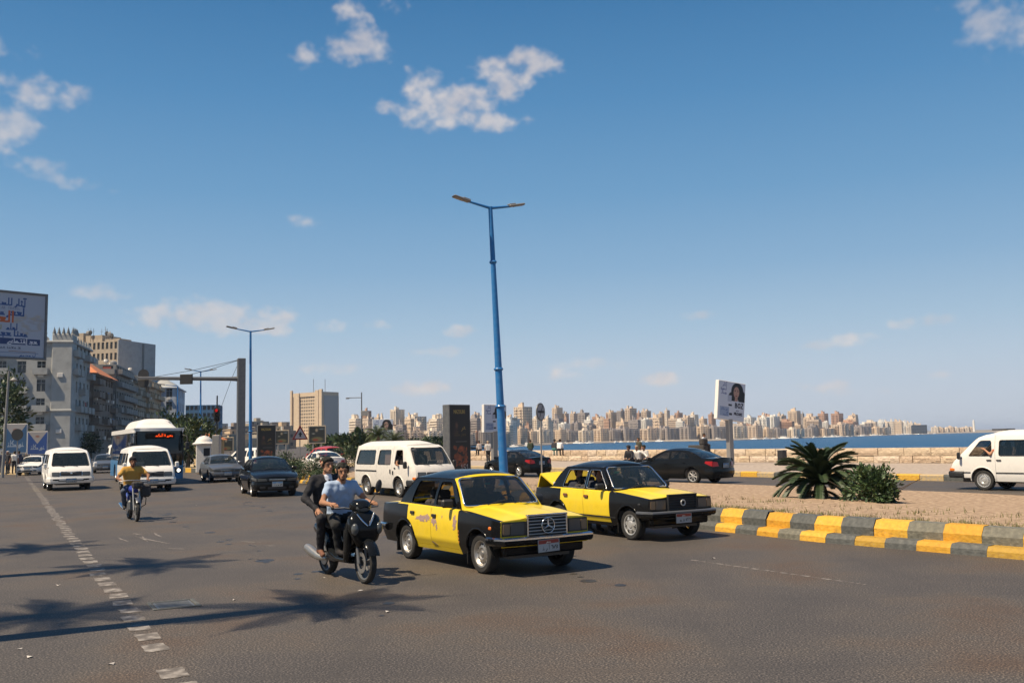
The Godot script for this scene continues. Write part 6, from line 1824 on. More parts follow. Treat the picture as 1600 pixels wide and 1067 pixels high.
	var cowl := loft([[Vector3(0, 1.02, -wb + 0.04), 0.07, 0.05], [Vector3(0, 1.05, -wb + 0.08), 0.125, 0.085], [Vector3(0, 1.07, -wb + 0.18), 0.15, 0.095], [Vector3(0, 1.06, -wb + 0.30), 0.12, 0.06]], 16)
	put("headlamp_cowl", cowl, gloss, t)
	var hl := MB.new()
	hl.blob(Vector3(0, 1.05, -wb + 0.075), Vector3(0.115, 0.075, 0.05), Basis(Vector3.RIGHT, 0.3), 8, 14)
	put("headlamp", hl, M.lamp_glass, t)
	# the driver
	var skin := Color(0.33, 0.165, 0.095)
	var D := {"hip": Vector3(0, 0.87, -0.40), "neck": Vector3(0.0, 1.40, -0.50), "head": Vector3(0.01, 1.535, -0.56), "sl": Vector3(-0.20, 1.34, -0.50), "sr": Vector3(0.20, 1.34, -0.50), "el": Vector3(-0.33, 1.10, -0.62), "er": Vector3(0.34, 1.10, -0.60), "wl": Vector3(-0.31, 1.08, -wb + 0.46), "wr": Vector3(0.30, 1.08, -wb + 0.45),
		"hl": Vector3(0, 0.05, -1), "hr": Vector3(0, 0.05, -1), "pl": Vector3(0, -1, 0.0), "pr": Vector3(0, -1, 0.0), "curl": 0.75, "kl": Vector3(-0.22, 0.78, -0.82), "kr": Vector3(0.22, 0.78, -0.82), "al": Vector3(-0.15, 0.43, -0.74), "ar": Vector3(0.15, 0.43, -0.74), "tl": Vector3(-0.16, 0.385, -0.92), "tr": Vector3(0.16, 0.385, -0.92), "look": -0.25, "nod": -0.05}
	person(self, "man in light blue polo shirt driving the black scooter", D, {"skin": skin, "shirt": Color(0.33, 0.42, 0.56), "legs": Color(0.012, 0.012, 0.014), "shoe": Color(0.02, 0.018, 0.018), "hair": Color(0.010, 0.008, 0.007), "hair_size": 1.06, "beard": Color(0.05, 0.03, 0.02), "sleeve": 0.26, "bulk": 0.93, "collar": true, "inner": Color(0.36, 0.47, 0.66)}, 0.017, 0.0085, "", O, turn)
	var Q := {"hip": Vector3(0.02, 0.93, 0.02), "neck": Vector3(0.05, 1.48, -0.06), "head": Vector3(0.06, 1.625, -0.10), "sl": Vector3(-0.15, 1.42, -0.06), "sr": Vector3(0.25, 1.42, -0.04), "el": Vector3(-0.30, 1.16, -0.12), "er": Vector3(0.40, 1.14, -0.06), "wl": Vector3(-0.24, 1.02, -0.34), "wr": Vector3(0.30, 0.98, -0.30),
		"hl": Vector3(0.2, -0.4, -1).normalized(), "hr": Vector3(-0.1, -0.5, -1).normalized(), "pl": Vector3(0, -1, 0.3), "pr": Vector3(-0.2, -1, 0.3), "curl": 0.3, "kl": Vector3(-0.26, 0.86, -0.40), "kr": Vector3(0.28, 0.86, -0.42), "al": Vector3(-0.20, 0.42, -0.20), "ar": Vector3(0.22, 0.40, -0.22), "tl": Vector3(-0.22, 0.35, -0.38), "tr": Vector3(0.25, 0.33, -0.40), "look": 0.12, "nod": 0.0}
	person(self, "man in dark suit and black tie riding pillion on the scooter", Q, {"skin": Color(0.37, 0.19, 0.115), "shirt": Color(0.013, 0.014, 0.018), "inner": Color(0.55, 0.58, 0.66), "tie": Color(0.01, 0.01, 0.014), "legs": Color(0.013, 0.014, 0.018), "shoe": Color(0.16, 0.07, 0.04), "hair": Color(0.010, 0.008, 0.007), "sleeve": 1.0, "bulk": 0.99, "collar": true}, 0.017, 0.0085, "", O, turn)
	for s in [-1.0, 1.0]:
		var pg := MB.new()
		pg.tube([Vector3(s * 0.10, 0.36, -0.18), Vector3(s * 0.27, 0.345, -0.26)], 0.014, 6)
		put("foot_peg", pg, M.grey_metal, t)

func build_motorbike() -> void:
	var F := G(213, 815)
	var a := deg_to_rad(150.0)
	var dir := Vector3(sin(a), 0, -cos(a))
	var wb := 1.27
	var O := F - dir * wb
	var t := thing("motorcycle", "blue motorcycle with black bags ridden by a man in a yellow shirt", "motorcycle", O, -a)
	moto_wheel(t, "front_wheel", -wb, 0.30, 0.085, 6)
	moto_wheel(t, "rear_wheel", 0.0, 0.29, 0.10, 6)
	var blue := mat(0.03, 0.05, 0.32, 0.3)
	var fk := MB.new()
	for s in [-1.0, 1.0]: fk.tube([Vector3(s * 0.08, 0.30, -wb), Vector3(s * 0.08, 0.95, -wb + 0.26)], 0.022, 8)
	put("fork", fk, M.steel, t)
	var fen := MB.new()
	fen.sheet(ccw([Vector2(-1, 0.7), Vector2(1, 0.7), Vector2(1, 2.4), Vector2(-1, 2.4)]), func(p: Vector2) -> Vector3: return Vector3(p.x * 0.06, 0.30 + sin(p.y) * (0.34 - 0.02 * p.x * p.x), -wb - cos(p.y) * (0.34 - 0.02 * p.x * p.x)), 0.4, 0.25, Vector3(0, 1, -0.2), [], 0.01)
	put("front_fender", fen, mat(0.05, 0.06, 0.09, 0.35), t)
	put("fuel_tank", loft([[Vector3(0, 0.80, -0.86), 0.06, 0.05], [Vector3(0, 0.84, -0.76), 0.13, 0.11], [Vector3(0, 0.83, -0.58), 0.13, 0.11], [Vector3(0, 0.77, -0.42), 0.07, 0.06]], 12), blue, t)
	put("seat", loft([[Vector3(0, 0.76, -0.46), 0.08, 0.03], [Vector3(0, 0.77, -0.2), 0.13, 0.045], [Vector3(0, 0.80, 0.15), 0.12, 0.045], [Vector3(0, 0.82, 0.36), 0.08, 0.03]], 12), M.seat, t)
	put("side_cover", loft([[Vector3(0, 0.60, -0.45), 0.13, 0.10], [Vector3(0, 0.62, -0.15), 0.13, 0.10], [Vector3(0, 0.70, 0.3), 0.08, 0.05]], 10), blue, t)
	var en := MB.new()
	en.cbox(Vector3(0, 0.40, -0.56), Vector3(0.30, 0.30, 0.36), 0.05)
	for k in 5: en.cbox(Vector3(0, 0.54 + k * 0.03, -0.66), Vector3(0.2, 0.014, 0.18), 0.004)
	put("engine", en, M.grey_metal, t)
	put("exhaust", loft([[Vector3(0.12, 0.30, -0.7), 0.022, 0.022], [Vector3(0.16, 0.28, -0.2), 0.03, 0.03], [Vector3(0.18, 0.34, 0.1), 0.05, 0.05], [Vector3(0.19, 0.40, 0.42), 0.045, 0.045]], 10), M.chrome, t)
	var hb := MB.new()
	hb.tube([Vector3(-0.38, 1.06, -0.82), Vector3(-0.2, 1.08, -0.93), Vector3(0.2, 1.08, -0.93), Vector3(0.38, 1.06, -0.82)], 0.014, 8)
	put("handlebar", hb, M.steel, t)
	var hl := MB.new()
	hl.lathe([Vector2(0.09, 0.10), Vector2(0.095, 0.0), Vector2(0.08, -0.02), Vector2(0.001, -0.03)], Vector3(0, 0.94, -wb + 0.06), Vector3(0, 0, 1), 16)
	put("headlamp", hl, M.black_plastic, t)
	for q in [[Vector3(-0.24, 0.80, -1.05), Vector3(0.26, 0.34, 0.2)], [Vector3(-0.02, 0.96, -1.16), Vector3(0.3, 0.2, 0.14)]]:
		var bg := MB.new()
		bg.cbox(q[0], q[1], 0.05)
		put("bag", bg, M.seat, t)
	var cr := MB.new()
	cr.tube([Vector3(-0.1, 0.72, -0.9), Vector3(-0.27, 0.60, -0.98), Vector3(-0.27, 0.42, -0.9), Vector3(-0.1, 0.30, -0.7)], 0.014, 6)
	put("crash_bar", cr, M.black_plastic, t)
	var D := {"hip": Vector3(0, 0.90, -0.22), "neck": Vector3(0.0, 1.44, -0.36), "head": Vector3(0.0, 1.57, -0.42), "sl": Vector3(-0.21, 1.37, -0.36), "sr": Vector3(0.21, 1.37, -0.36), "el": Vector3(-0.40, 1.18, -0.52), "er": Vector3(0.40, 1.14, -0.48), "wl": Vector3(-0.34, 1.09, -0.72), "wr": Vector3(0.34, 1.09, -0.72),
		"hl": Vector3(0, -0.1, -1), "hr": Vector3(0, -0.1, -1), "pl": Vector3(0, -1, 0), "pr": Vector3(0, -1, 0), "curl": 0.75, "kl": Vector3(-0.24, 0.78, -0.62), "kr": Vector3(0.26, 0.78, -0.60), "al": Vector3(-0.18, 0.38, -0.36), "ar": Vector3(0.19, 0.38, -0.36), "tl": Vector3(-0.2, 0.32, -0.54), "tr": Vector3(0.21, 0.32, -0.54)}
	person(self, "man in mustard shirt and dark head covering riding the motorcycle", D, {"skin": Color(0.25, 0.12, 0.07), "shirt": Color(0.50, 0.27, 0.05), "legs": Color(0.06, 0.075, 0.11), "shoe": Color(0.03, 0.025, 0.02), "hair": Color(0.010, 0.010, 0.012), "hair_size": 1.2, "beard": Color(0.015, 0.012, 0.012), "cap": true, "sleeve": 0.30, "bulk": 1.08}, 0.024, 0.011, "", O, -a)

func build_people() -> void:
	var dk := Color(0.02, 0.02, 0.024); var sk := Color(0.30, 0.15, 0.09); var hr := Color(0.010, 0.008, 0.007)
	var P0 := func(x: float, y: float, d: float, h := 0.15) -> Vector3:
		var q := P(x, y, d); return Vector3(q.x, h, q.z)
	# on the left pavement
	var s1 := person(self, "man in black on the left pavement holding his arms folded", stand_pose(1.74), {"skin": sk, "shirt": dk, "legs": dk, "shoe": dk, "hair": Color(0.4, 0.38, 0.36), "cap": true, "sleeve": 0.3}, 0.036, 0.018, "", P0.call(11, 740, 74.0, 0.16), 2.6)
	var s2 := person(self, "man in white shirt seen from behind on the left pavement", stand_pose(1.72, 0.1), {"skin": sk, "shirt": Color(0.62, 0.60, 0.58), "legs": dk, "shoe": dk, "hair": hr, "sleeve": 0.3}, 0.036, 0.018, "", P0.call(21, 740, 74.5, 0.16), 0.4)
	var s3 := person(self, "man in navy clothes stepping along the left pavement", stand_pose(1.72, 0.22), {"skin": sk, "shirt": Color(0.03, 0.035, 0.06), "legs": Color(0.03, 0.035, 0.055), "shoe": dk, "hair": hr, "sleeve": 0.9}, 0.036, 0.018, "", P0.call(28, 740, 75.0, 0.16), 1.2)
	copy(s3, P0.call(2, 739, 77.0, 0.16), 0.5, "man in navy clothes at the lamp post with the lantern")
	copy(s1, P0.call(39, 734, 92.0, 0.0), 0.2, "person in dark robe walking below the shop hoardings")
	copy(s2, P0.call(47, 733, 96.0, 0.0), 1.4, "person in pale shirt near the waiting white car")
	# promenade and sea wall
	person(self, "man in pale shirt and black shorts walking with a backpack towards the sea wall", stand_pose(1.78, 0.16), {"skin": Color(0.4, 0.22, 0.14), "shirt": Color(0.50, 0.47, 0.43), "legs": dk, "shoe": Color(0.5, 0.45, 0.4), "hair": Color(0.35, 0.28, 0.2), "cap": true, "sleeve": 0.3}, 0.034, 0.018, "", P0.call(763, 727, 76.0), 0.2)
	var wt := 1.03
	var w1 := person(self, "person in pale top sitting on the sea wall beside the walking man", sit_pose(-0.1), {"skin": sk, "shirt": Color(0.45, 0.38, 0.33), "legs": dk, "shoe": dk, "hair": hr, "sleeve": 0.9}, 0.034, 0.018, "", P0.call(750, 710, 87.5, wt), 0.6)
	person(self, "person in dark green top sitting on the sea wall behind the round sign", sit_pose(-0.06), {"skin": sk, "shirt": Color(0.03, 0.04, 0.02), "legs": dk, "shoe": dk, "hair": hr, "sleeve": 0.9}, 0.034, 0.018, "", P0.call(829, 707, 81.5, wt), 0.0)
	var w3 := person(self, "man in white shirt sitting on the sea wall next to a person in black", sit_pose(-0.14), {"skin": sk, "shirt": Color(0.66, 0.64, 0.62), "legs": dk, "shoe": dk, "hair": hr, "sleeve": 0.9}, 0.034, 0.018, "", P0.call(874, 707, 77.5, wt), -0.5)
	person(self, "person in long black clothes leaning on the man in white on the sea wall", sit_pose(-0.2), {"skin": sk, "shirt": dk, "legs": Color(0.04, 0.16, 0.15), "shoe": dk, "hair": dk, "hair_size": 1.25, "cap": true, "sleeve": 1.0}, 0.034, 0.018, "", P0.call(866, 707, 78.5, wt), -0.3)
	# the three by the far kerb and the one on the wall behind them
	var bench := thing("stone_bench", "plain stone bench on the promenade in front of the sea wall", "bench", P0.call(998, 735, 52.5, 0.15), heading(0.68, 0.73))
	var bs := MB.new()
	bs.cbox(Vector3(0, 0.40, 0), Vector3(2.2, 0.12, 0.5), 0.02)
	put("seat", bs, M.stones[1], bench)
	for s in [-0.8, 0.8]:
		var lg := MB.new()
		lg.cbox(Vector3(s, 0.17, 0), Vector3(0.3, 0.34, 0.4), 0.02)
		put("leg", lg, M.stones[2], bench)
	for q in [[986, "person in black veil sitting on the promenade bench", {"skin": sk, "shirt": dk, "legs": dk, "shoe": dk, "hair": dk, "hair_size": 1.3, "cap": true, "sleeve": 1.0}], [999, "man in white shirt with his arms spread on the promenade bench", {"skin": sk, "shirt": Color(0.66, 0.62, 0.58), "legs": dk, "shoe": dk, "hair": Color(0.3, 0.24, 0.18), "cap": true, "sleeve": 0.9}], [1010, "woman with dark ponytail in a pale top sitting on the promenade bench", {"skin": sk, "shirt": Color(0.45, 0.42, 0.40), "legs": dk, "shoe": dk, "hair": hr, "hair_size": 1.2, "sleeve": 0.9}]]:
		var J := sit_pose(-0.12)
		if q[0] == 999: J.el = Vector3(-0.42, 0.42, 0.0); J.wl = Vector3(-0.60, 0.30, -0.1); J.hl = Vector3(-1, -0.3, -0.1).normalized()
		person(self, q[1], J, q[2], 0.034, 0.018, "", P0.call(q[0], 735, 52.3, 0.61), heading(0.68, 0.73) + PI)
	person(self, "man in dark green shirt standing at the sea wall behind the bench", stand_pose(1.76), {"skin": sk, "shirt": Color(0.05, 0.05, 0.035), "legs": dk, "shoe": dk, "hair": hr, "sleeve": 0.3}, 0.034, 0.018, "", P0.call(999, 712, 67.5), 2.2)
	# the seller with a cart by the water
	var cart := thing("vendor_cart", "dark vendor cart standing on the sea wall side of the promenade", "cart", P0.call(1092, 705, 66.0), heading(-0.68, 0.73))
	var cb := MB.new()
	cb.cbox(Vector3(0, 0.95, 0), Vector3(0.7, 0.5, 1.3), 0.06)
	put("body", cb, M.seat, cart)
	var cc := MB.new()
	cc.cbox(Vector3(0, 1.42, 0.42), Vector3(0.6, 0.45, 0.4), 0.08)
	put("bundle", cc, M.seat, cart)
	for s in [-1.0, 1.0]: make_wheel(cart, Vector3(s * 0.36, 0.35, 0.0), 0.35, 0.06, "alloy", s, M.grey_metal)
	for z in [-0.5, 0.5]:
		var lg := MB.new()
		lg.tube([Vector3(0.2, 0.7, z), Vector3(0.2, 0.0, z)], 0.03, 6)
		put("leg", lg, M.black_plastic, cart)
	person(self, "man in white top perched on the dark vendor cart", sit_pose(-0.05), {"skin": sk, "shirt": Color(0.60, 0.62, 0.66), "legs": dk, "shoe": dk, "hair": hr, "sleeve": 0.8}, 0.034, 0.018, "", P0.call(1099, 700, 66.0, 1.22), heading(0.68, -0.73) + 0.4)
	# inside the vehicles
	var dr := sit_pose(0.16)
	dr.wl = Vector3(-0.14, 0.36, -0.42); dr.wr = Vector3(0.14, 0.36, -0.42); dr.el = Vector3(-0.27, 0.32, -0.16); dr.er = Vector3(0.27, 0.32, -0.16); dr.al = Vector3(-0.12, -0.22, -0.62); dr.ar = Vector3(0.12, -0.22, -0.62); dr.tl = Vector3(-0.12, -0.22, -0.78); dr.tr = Vector3(0.12, -0.22, -0.78)
	var drv := person(self, "driver in dark shirt behind the wheel of the star-badged taxi", dr, {"skin": sk, "shirt": Color(0.03, 0.03, 0.035), "legs": dk, "shoe": dk, "hair": hr, "sleeve": 0.3}, 0.03, 0.014)
	var seat_in := func(car: Node3D, local: Vector3) -> Vector3: return car.transform * local
	var cars := {}
	for k in get_children():
		if k.has_meta("label"): cars[k.get_meta("label")] = k
	var t1: Node3D = cars["yellow and black taxi with chrome star grille and scraped doors"]
	var t2: Node3D = cars["yellow and black taxi with dark grille and its boot lid open"]
	drv.position = seat_in.call(t1, Vector3(-0.36, 0.44, -1.0)); drv.rotation.y = t1.rotation.y
	copy(drv, seat_in.call(t2, Vector3(-0.36, 0.44, -1.0)), t2.rotation.y, "driver in dark shirt behind the wheel of the open-booted taxi")
	var ps := person(self, "passenger in dark clothes in the front of the open-booted taxi", sit_pose(0.12), {"skin": Color(0.36, 0.18, 0.11), "shirt": Color(0.03, 0.035, 0.05), "legs": dk, "shoe": dk, "hair": hr, "sleeve": 0.9}, 0.03, 0.014)
	ps.position = seat_in.call(t2, Vector3(0.36, 0.43, -0.98)); ps.rotation.y = t2.rotation.y
	copy(ps, seat_in.call(t2, Vector3(0.36, 0.43, -0.26)), t2.rotation.y, "passenger in dark clothes in the back of the open-booted taxi")
	var vr: Node3D = cars["clean white minibus with black bumper and a bare arm out of its window"]
	var arm := sit_pose(0.12)
	arm.el = Vector3(-0.40, 0.37, -0.04); arm.wl = Vector3(-0.33, 0.52, -0.24); arm.hl = Vector3(0.2, 0.5, -1).normalized(); arm.sl = Vector3(-0.24, 0.58, 0.10)
	var vd := person(self, "driver in orange shirt resting his arm on the window of the clean minibus", arm, {"skin": Color(0.40, 0.20, 0.12), "shirt": Color(0.42, 0.10, 0.04), "legs": dk, "shoe": dk, "hair": hr, "sleeve": 0.25}, 0.026, 0.012)
	vd.position = seat_in.call(vr, Vector3(-0.46, 0.80, -2.06)); vd.rotation.y = vr.rotation.y
	var vo: Node3D = cars["dusty old white minibus with amber lamps passing the median"]
	var arm2 := sit_pose(0.12)
	arm2.er = Vector3(0.36, 0.32, -0.08); arm2.wr = Vector3(0.42, 0.34, -0.26); arm2.hr = Vector3(0.3, -0.2, -1).normalized()
	var vp := person(self, "passenger resting a hand on the window of the dusty old minibus", arm2, {"skin": sk, "shirt": Color(0.05, 0.04, 0.04), "legs": dk, "shoe": dk, "hair": hr, "sleeve": 0.25}, 0.03, 0.014)
	vp.position = seat_in.call(vo, Vector3(0.45, 0.80, -2.15)); vp.rotation.y = vo.rotation.y

# ---------------------------------------------------------------- street furniture
func hor(px: float) -> float:
	return 704.0 - 0.02063 * px
func at_px(px: float, d: float, h := 0.0) -> Vector3:       # a place on the ground at depth d below a pixel column
	var q := P(px, hor(px), d)
	return Vector3(q.x, h, q.z)
func top_h(px: float, py: float, d: float) -> float:
	return P(px, py, d).y
func turned(o: Node3D, nx: float, nz: float) -> void:       # its +Z faces (nx, nz)
	o.rotation.y = atan2(nx, nz)
func pane(w: float, h: float, im: Image, rough := 0.5) -> Array:
	var mb := MB.new()
	mb.quad(Vector3(-w / 2, 0, 0), Vector3(w / 2, 0, 0), Vector3(w / 2, h, 0), Vector3(-w / 2, h, 0))
	return [mb, print_mat(im, rough)]

func street_lamp(base: Vector3, top: Vector3, r0: float, r1: float, arms: Array, label: String, collars: Array) -> void:
	var t := thing("street_lamp", label, "street lamp", base, 0, "blue street lamps along the median")
	var tp := top - base
	var pole := MB.new()
	pole.tube([Vector3.ZERO, tp * 0.5, tp], [r0, (r0 + r1) * 0.5, r1], 14)
	pole.cbox(Vector3(0, 0.02, 0), Vector3(r0 * 4, 0.05, r0 * 4), 0.01)
	put("pole", pole, M.lamp_blue, t)
	for c in collars:
		var cm := MB.new()
		cm.lathe([Vector2(lerpf(r0, r1, c) + 0.02, -0.05), Vector2(lerpf(r0, r1, c) + 0.05, 0.0), Vector2(lerpf(r0, r1, c) + 0.02, 0.05)], tp * c, tp, 14)
		put("collar", cm, M.lamp_blue, t)
	for a in arms:
		var am := MB.new()
		am.tube([tp - Vector3(0, 0.05, 0), tp + a * 0.45 + Vector3(0, 0.06, 0), tp + a * 0.62 + Vector3(0, 0.10, 0)], [r1 * 0.75, r1 * 0.6, r1 * 0.5], 8)
		put("arm", am, M.lamp_blue, t)
		var hm := MB.new()
		var d: Vector3 = a.normalized()
		var q: Vector3 = tp + a * 0.80 + Vector3(0, 0.17, 0)
		var bs := Basis.looking_at(d + Vector3(0, 0.22, 0), Vector3.UP)
		hm.cbox(q, Vector3(0.26, 0.07, 0.68), 0.03, bs)
		hm.cbox(q - bs.z * -0.2 + Vector3(0, 0.05, 0), Vector3(0.18, 0.06, 0.3), 0.02, bs)
		var ho := put("lamp_head", hm, M.lamp_grey, t)
		var lm := MB.new()
		lm.box(q - bs.y * 0.038 - bs.z * 0.1, Vector3(0.2, 0.01, 0.4), bs)
		put("lamp_lens", lm, M.lamp_glass, ho)

func poster_box(called: String, label: String, at: Vector3, w: float, h: float, th: float, lift: float, im: Image, side_m: Material, pole: Array, tilt := 0.0) -> Node3D:   # +Z shows the poster
	var t := thing(called, label, "billboard", at)
	var fr := Node3D.new()
	fr.name = "cabinet"; t.add_child(fr, true); fr.position.y = lift; fr.rotation.z = tilt
	var cb := MB.new()
	cb.cbox(Vector3(0, h / 2, -th / 2), Vector3(w, h, th), 0.02)
	put("case", cb, side_m, fr)
	var p := pane(w - 0.08, h - 0.08, im)
	var po := put("poster", p[0], p[1], fr)
	po.position = Vector3(0, 0.04, 0.004)
	for q in pole:
		var pm := MB.new()
		pm.cbox(Vector3(q[0], (lift + 0.1) * 0.5, -th / 2), Vector3(q[1], lift + 0.1, q[1]), 0.02)
		put("post", pm, M.pole_metal if q.size() < 3 else q[2], t)
	return t

func build_furniture() -> void:
	var rd := Vector3(0.87, 0, -0.5)
	M.lamp_grey = mat(0.17, 0.165, 0.16, 0.5)
	# lamps along the median
	var b0 := at_px(788, 34.0, 0.2); b0.x = P(788, 742, 34.0).x
	street_lamp(b0, P(766, 323, 34.0), 0.165, 0.075, [rd * -1.45, rd * 1.35], "tall leaning blue street lamp behind the star-badged taxi", [0.02, 0.29, 0.42, 0.80])
	for q in [[391, 517, 61.0, "blue twin street lamp behind the black sedan beside the gantry post"], [313, 580, 94.0, "blue twin street lamp behind the roof of the silver sedan"]]:
		street_lamp(at_px(q[0], q[2], 0.1), Vector3(P(q[0], q[1], q[2]).x, P(q[0], q[1], q[2]).y, -q[2]), 0.12, 0.06, [rd * -1.5, rd * 1.5], q[3], [0.3])
	street_lamp(at_px(277, 118.0, 0.0), Vector3(P(277, 603, 118.0).x, P(277, 603, 118.0).y, -118.0), 0.13, 0.07, [rd * -2.3], "blue street lamp with a single arm above the bus", [0.3])
	# gantry
	var gd := 57.0
	var t := thing("signal_gantry", "grey steel gantry post with a long arm over the road", "gantry", at_px(375.5, gd))
	var gh := top_h(375, 560, gd); var gy := top_h(375, 592, gd)
	var pm := MB.new()
	pm.cbox(Vector3(0, gh / 2, 0), Vector3(0.46, gh, 0.46), 0.03, Basis(Vector3.UP, 0.4))
	put("post", pm, M.grey_metal, t)
	var tip := P(214, 591, 54.6) - t.position
	var am := MB.new()
	am.tube([Vector3(0.1, gy, 0), Vector3(-0.6, gy, 0.2), tip], [0.17, 0.12, 0.10], 10)
	put("arm", am, M.grey_metal, t)
	for q in [[0.60, 0.02], [0.34, 0.0]]:
		var wm := MB.new()
		var e := Vector3(0, gy, 0).lerp(tip, q[0] + 0.32)
		wm.tube([Vector3(0, gh - 0.05, 0), Vector3(0, gh - 0.05, 0).lerp(e, 0.5) + Vector3(0, -0.08, 0), e], 0.014, 4)
		put("stay_wire", wm, M.wire, t)
	var sway := MB.new()
	sway.tube([Vector3(-0.1, gh - 0.1, 0), P(362, 590, 57.0) - t.position, P(340, 650, 60.0) - t.position], 0.012, 4)
	put("slack_wire", sway, M.wire, t)
	var bx := MB.new()
	var bp := Vector3(0, gy, 0).lerp(tip, 0.53)
	bx.cbox(bp + Vector3(0, -0.05, 0.16), Vector3(0.72, 0.58, 0.14), 0.02)
	put("control_box", bx, M.black_plastic, t)
	var sg := thing("traffic_signal", "traffic signal seen from behind on an oval black board at the arm's end", "traffic light", t.position + Vector3(0, gy, 0).lerp(tip, 0.955) + Vector3(0, 0, -0.16))
	var ov := MB.new()
	var path := []
	var ring := PackedVector2Array()
	for k in 32:
		var a := TAU * k / 32
		ring.append(Vector2(cos(a) * 0.31, sin(a) * 0.29 + (0.24 if sin(a) > 0 else -0.24)))
	ov.sheet(ccw(Array(ring)), func(p: Vector2) -> Vector3: return Vector3(p.x, p.y, 0), 0.3, 0.3, Vector3(0, 0, 1), [], 0.03)
	put("board", ov, M.black_plastic, sg)
	var bk := MB.new()
	bk.cbox(Vector3(0, 0, -0.12), Vector3(0.3, 0.9, 0.18), 0.04)
	put("housing", bk, M.grey_metal, sg)
	# traffic light with red on
	var tl := thing("traffic_light", "traffic light showing red on a stone pillar by the kiosk", "traffic light", at_px(338, 66.0))
	var pl := MB.new()
	pl.cbox(Vector3(0, 1.35, 0), Vector3(0.5, 2.7, 0.5), 0.03)
	put("pillar", pl, M.pole_metal, tl)
	var po := MB.new()
	po.tube([Vector3(-0.02, 2.7, 0), Vector3(0, 5.4, 0)], 0.05, 8)
	put("pole", po, M.black_plastic, tl)
	var hy := top_h(338, 648, 66.0)
	var hd := MB.new()
	var rg := PackedVector2Array()
	for k in 28:
		var a := TAU * k / 28
		rg.append(Vector2(cos(a) * 0.21, sin(a) * 0.21 + (0.30 if sin(a) > 0 else -0.30)))
	hd.sheet(ccw(Array(rg)), func(p: Vector2) -> Vector3: return Vector3(p.x + 0.02, hy + p.y, 0.16), 0.3, 0.3, Vector3(0, 0, 1), [], 0.14)
	put("housing", hd, M.black_plastic, tl)
	for k in 3:
		var lm := MB.new()
		lm.blob(Vector3(0.02, hy + 0.29 - k * 0.29, 0.17), Vector3(0.11, 0.11, 0.05), Basis.IDENTITY, 6, 12)
		var mm: StandardMaterial3D = mat(0.10, 0.012, 0.01, 0.3) if k == 0 else mat(0.05, 0.03, 0.015, 0.3)
		if k == 0:
			mm.emission_enabled = true; mm.emission = Color(1.0, 0.12, 0.06); mm.emission_energy_multiplier = 0.35
		put("signal_lamp", lm, mm, tl)
		var vz := MB.new()
		vz.lathe([Vector2(0.125, 0.0), Vector2(0.125, 0.14)], Vector3(0.02, hy + 0.29 - k * 0.29, 0.17), Vector3(0, 0, 1), 14)
		put("visor", vz, M.black_plastic, tl)
	# kiosk and little tiled house
	var ki := thing("police_kiosk", "small white domed police kiosk on the traffic island", "kiosk", at_px(318, 69.0, 0.1), 0.3)
	var kb := MB.new()
	kb.cbox(Vector3(0, 1.0, 0), Vector3(1.05, 2.0, 1.05), 0.04)
	put("cabin", kb, M.white_old, ki)
	var kd := MB.new()
	kd.lathe([Vector2(0.78, 1.98), Vector2(0.80, 2.06), Vector2(0.62, 2.16), Vector2(0.52, 2.36), Vector2(0.32, 2.54), Vector2(0.001, 2.62)], Vector3.ZERO, Vector3.UP, 20)
	put("dome", kd, M.white_old, ki)
	var kw := MB.new()
	kw.box(Vector3(0.2, 1.45, 0.53), Vector3(0.42, 0.55, 0.02))
	put("window", kw, M.dark, ki)
	var kh := thing("tiled_pavilion", "small pavilion with a red tiled hipped roof behind the kiosk", "pavilion", at_px(326, 86.0), 0.5)
	var kc := MB.new()
	kc.cbox(Vector3(0, 1.25, 0), Vector3(2.2, 2.5, 2.2), 0.03)
	put("cabin", kc, M.kerb_old, kh)
	var kr := MB.new()
	for k in 4:
		var a := PI / 4 + TAU * k / 4; var b := a + TAU / 4
		kr.tri(Vector3(0, 3.25, 0), Vector3(cos(a), 0, sin(a)) * 1.9 + Vector3(0, 2.5, 0), Vector3(cos(b), 0, sin(b)) * 1.9 + Vector3(0, 2.5, 0))
	put("roof", kr, dirty(0.42, 0.13, 0.05, 0.8, 121, 0.8, 0.3), kh)
	# poster totems on the median
	for q in [[719, 40.0, 632, 0.72, "black poster totem with faint gold print behind the old minibus"], [416, 60.0, 664, 0.35, "black poster totem with a red dish behind the black sedan"]]:
		var base := at_px(q[0], q[1], 0.2)
		var hh := top_h(q[0], q[2], q[1]) - 0.2
		var tt := poster_box("poster_totem", q[4], base, 1.12, hh - 0.16, 0.46, 0.16, totem_image(), M.grey_metal, [[-0.3, 0.16], [0.3, 0.16]])
		turned(tt, sin(q[3]), cos(q[3]))
		var ft := MB.new()
		ft.cbox(Vector3(0, 0.04, -0.23), Vector3(1.3, 0.1, 0.7), 0.02)
		put("plinth", ft, M.kerb_old, tt)
	# the woman's billboards
	for q in [[1143, 60.0, 596, 657, 0.16, -0.12, 0.52, "white billboard of a dark haired woman leaning on a grey post by the sea wall"], [774, 62.0, 632, 676, 0.18, -0.02, 0.52, "white billboard of a dark haired woman half hidden by the leaning lamp"], [598, 112.0, 655, 690, 0.2, 0.0, 0.15, "white billboard of a dark haired woman above the old minibus"]]:
		var h: float = top_h(q[0], q[2], q[1]) - top_h(q[0], q[3], q[1])
		var lift := top_h(q[0], q[3], q[1]) - 0.15
		var w := poster_box("woman_billboard", q[7], at_px(q[0], q[1], 0.15), h * 0.92, h, 0.30, lift, woman_image(), M.white_paint, [[0.0, 0.34]], q[5])
		turned(w, sin(q[6]), cos(q[6]))
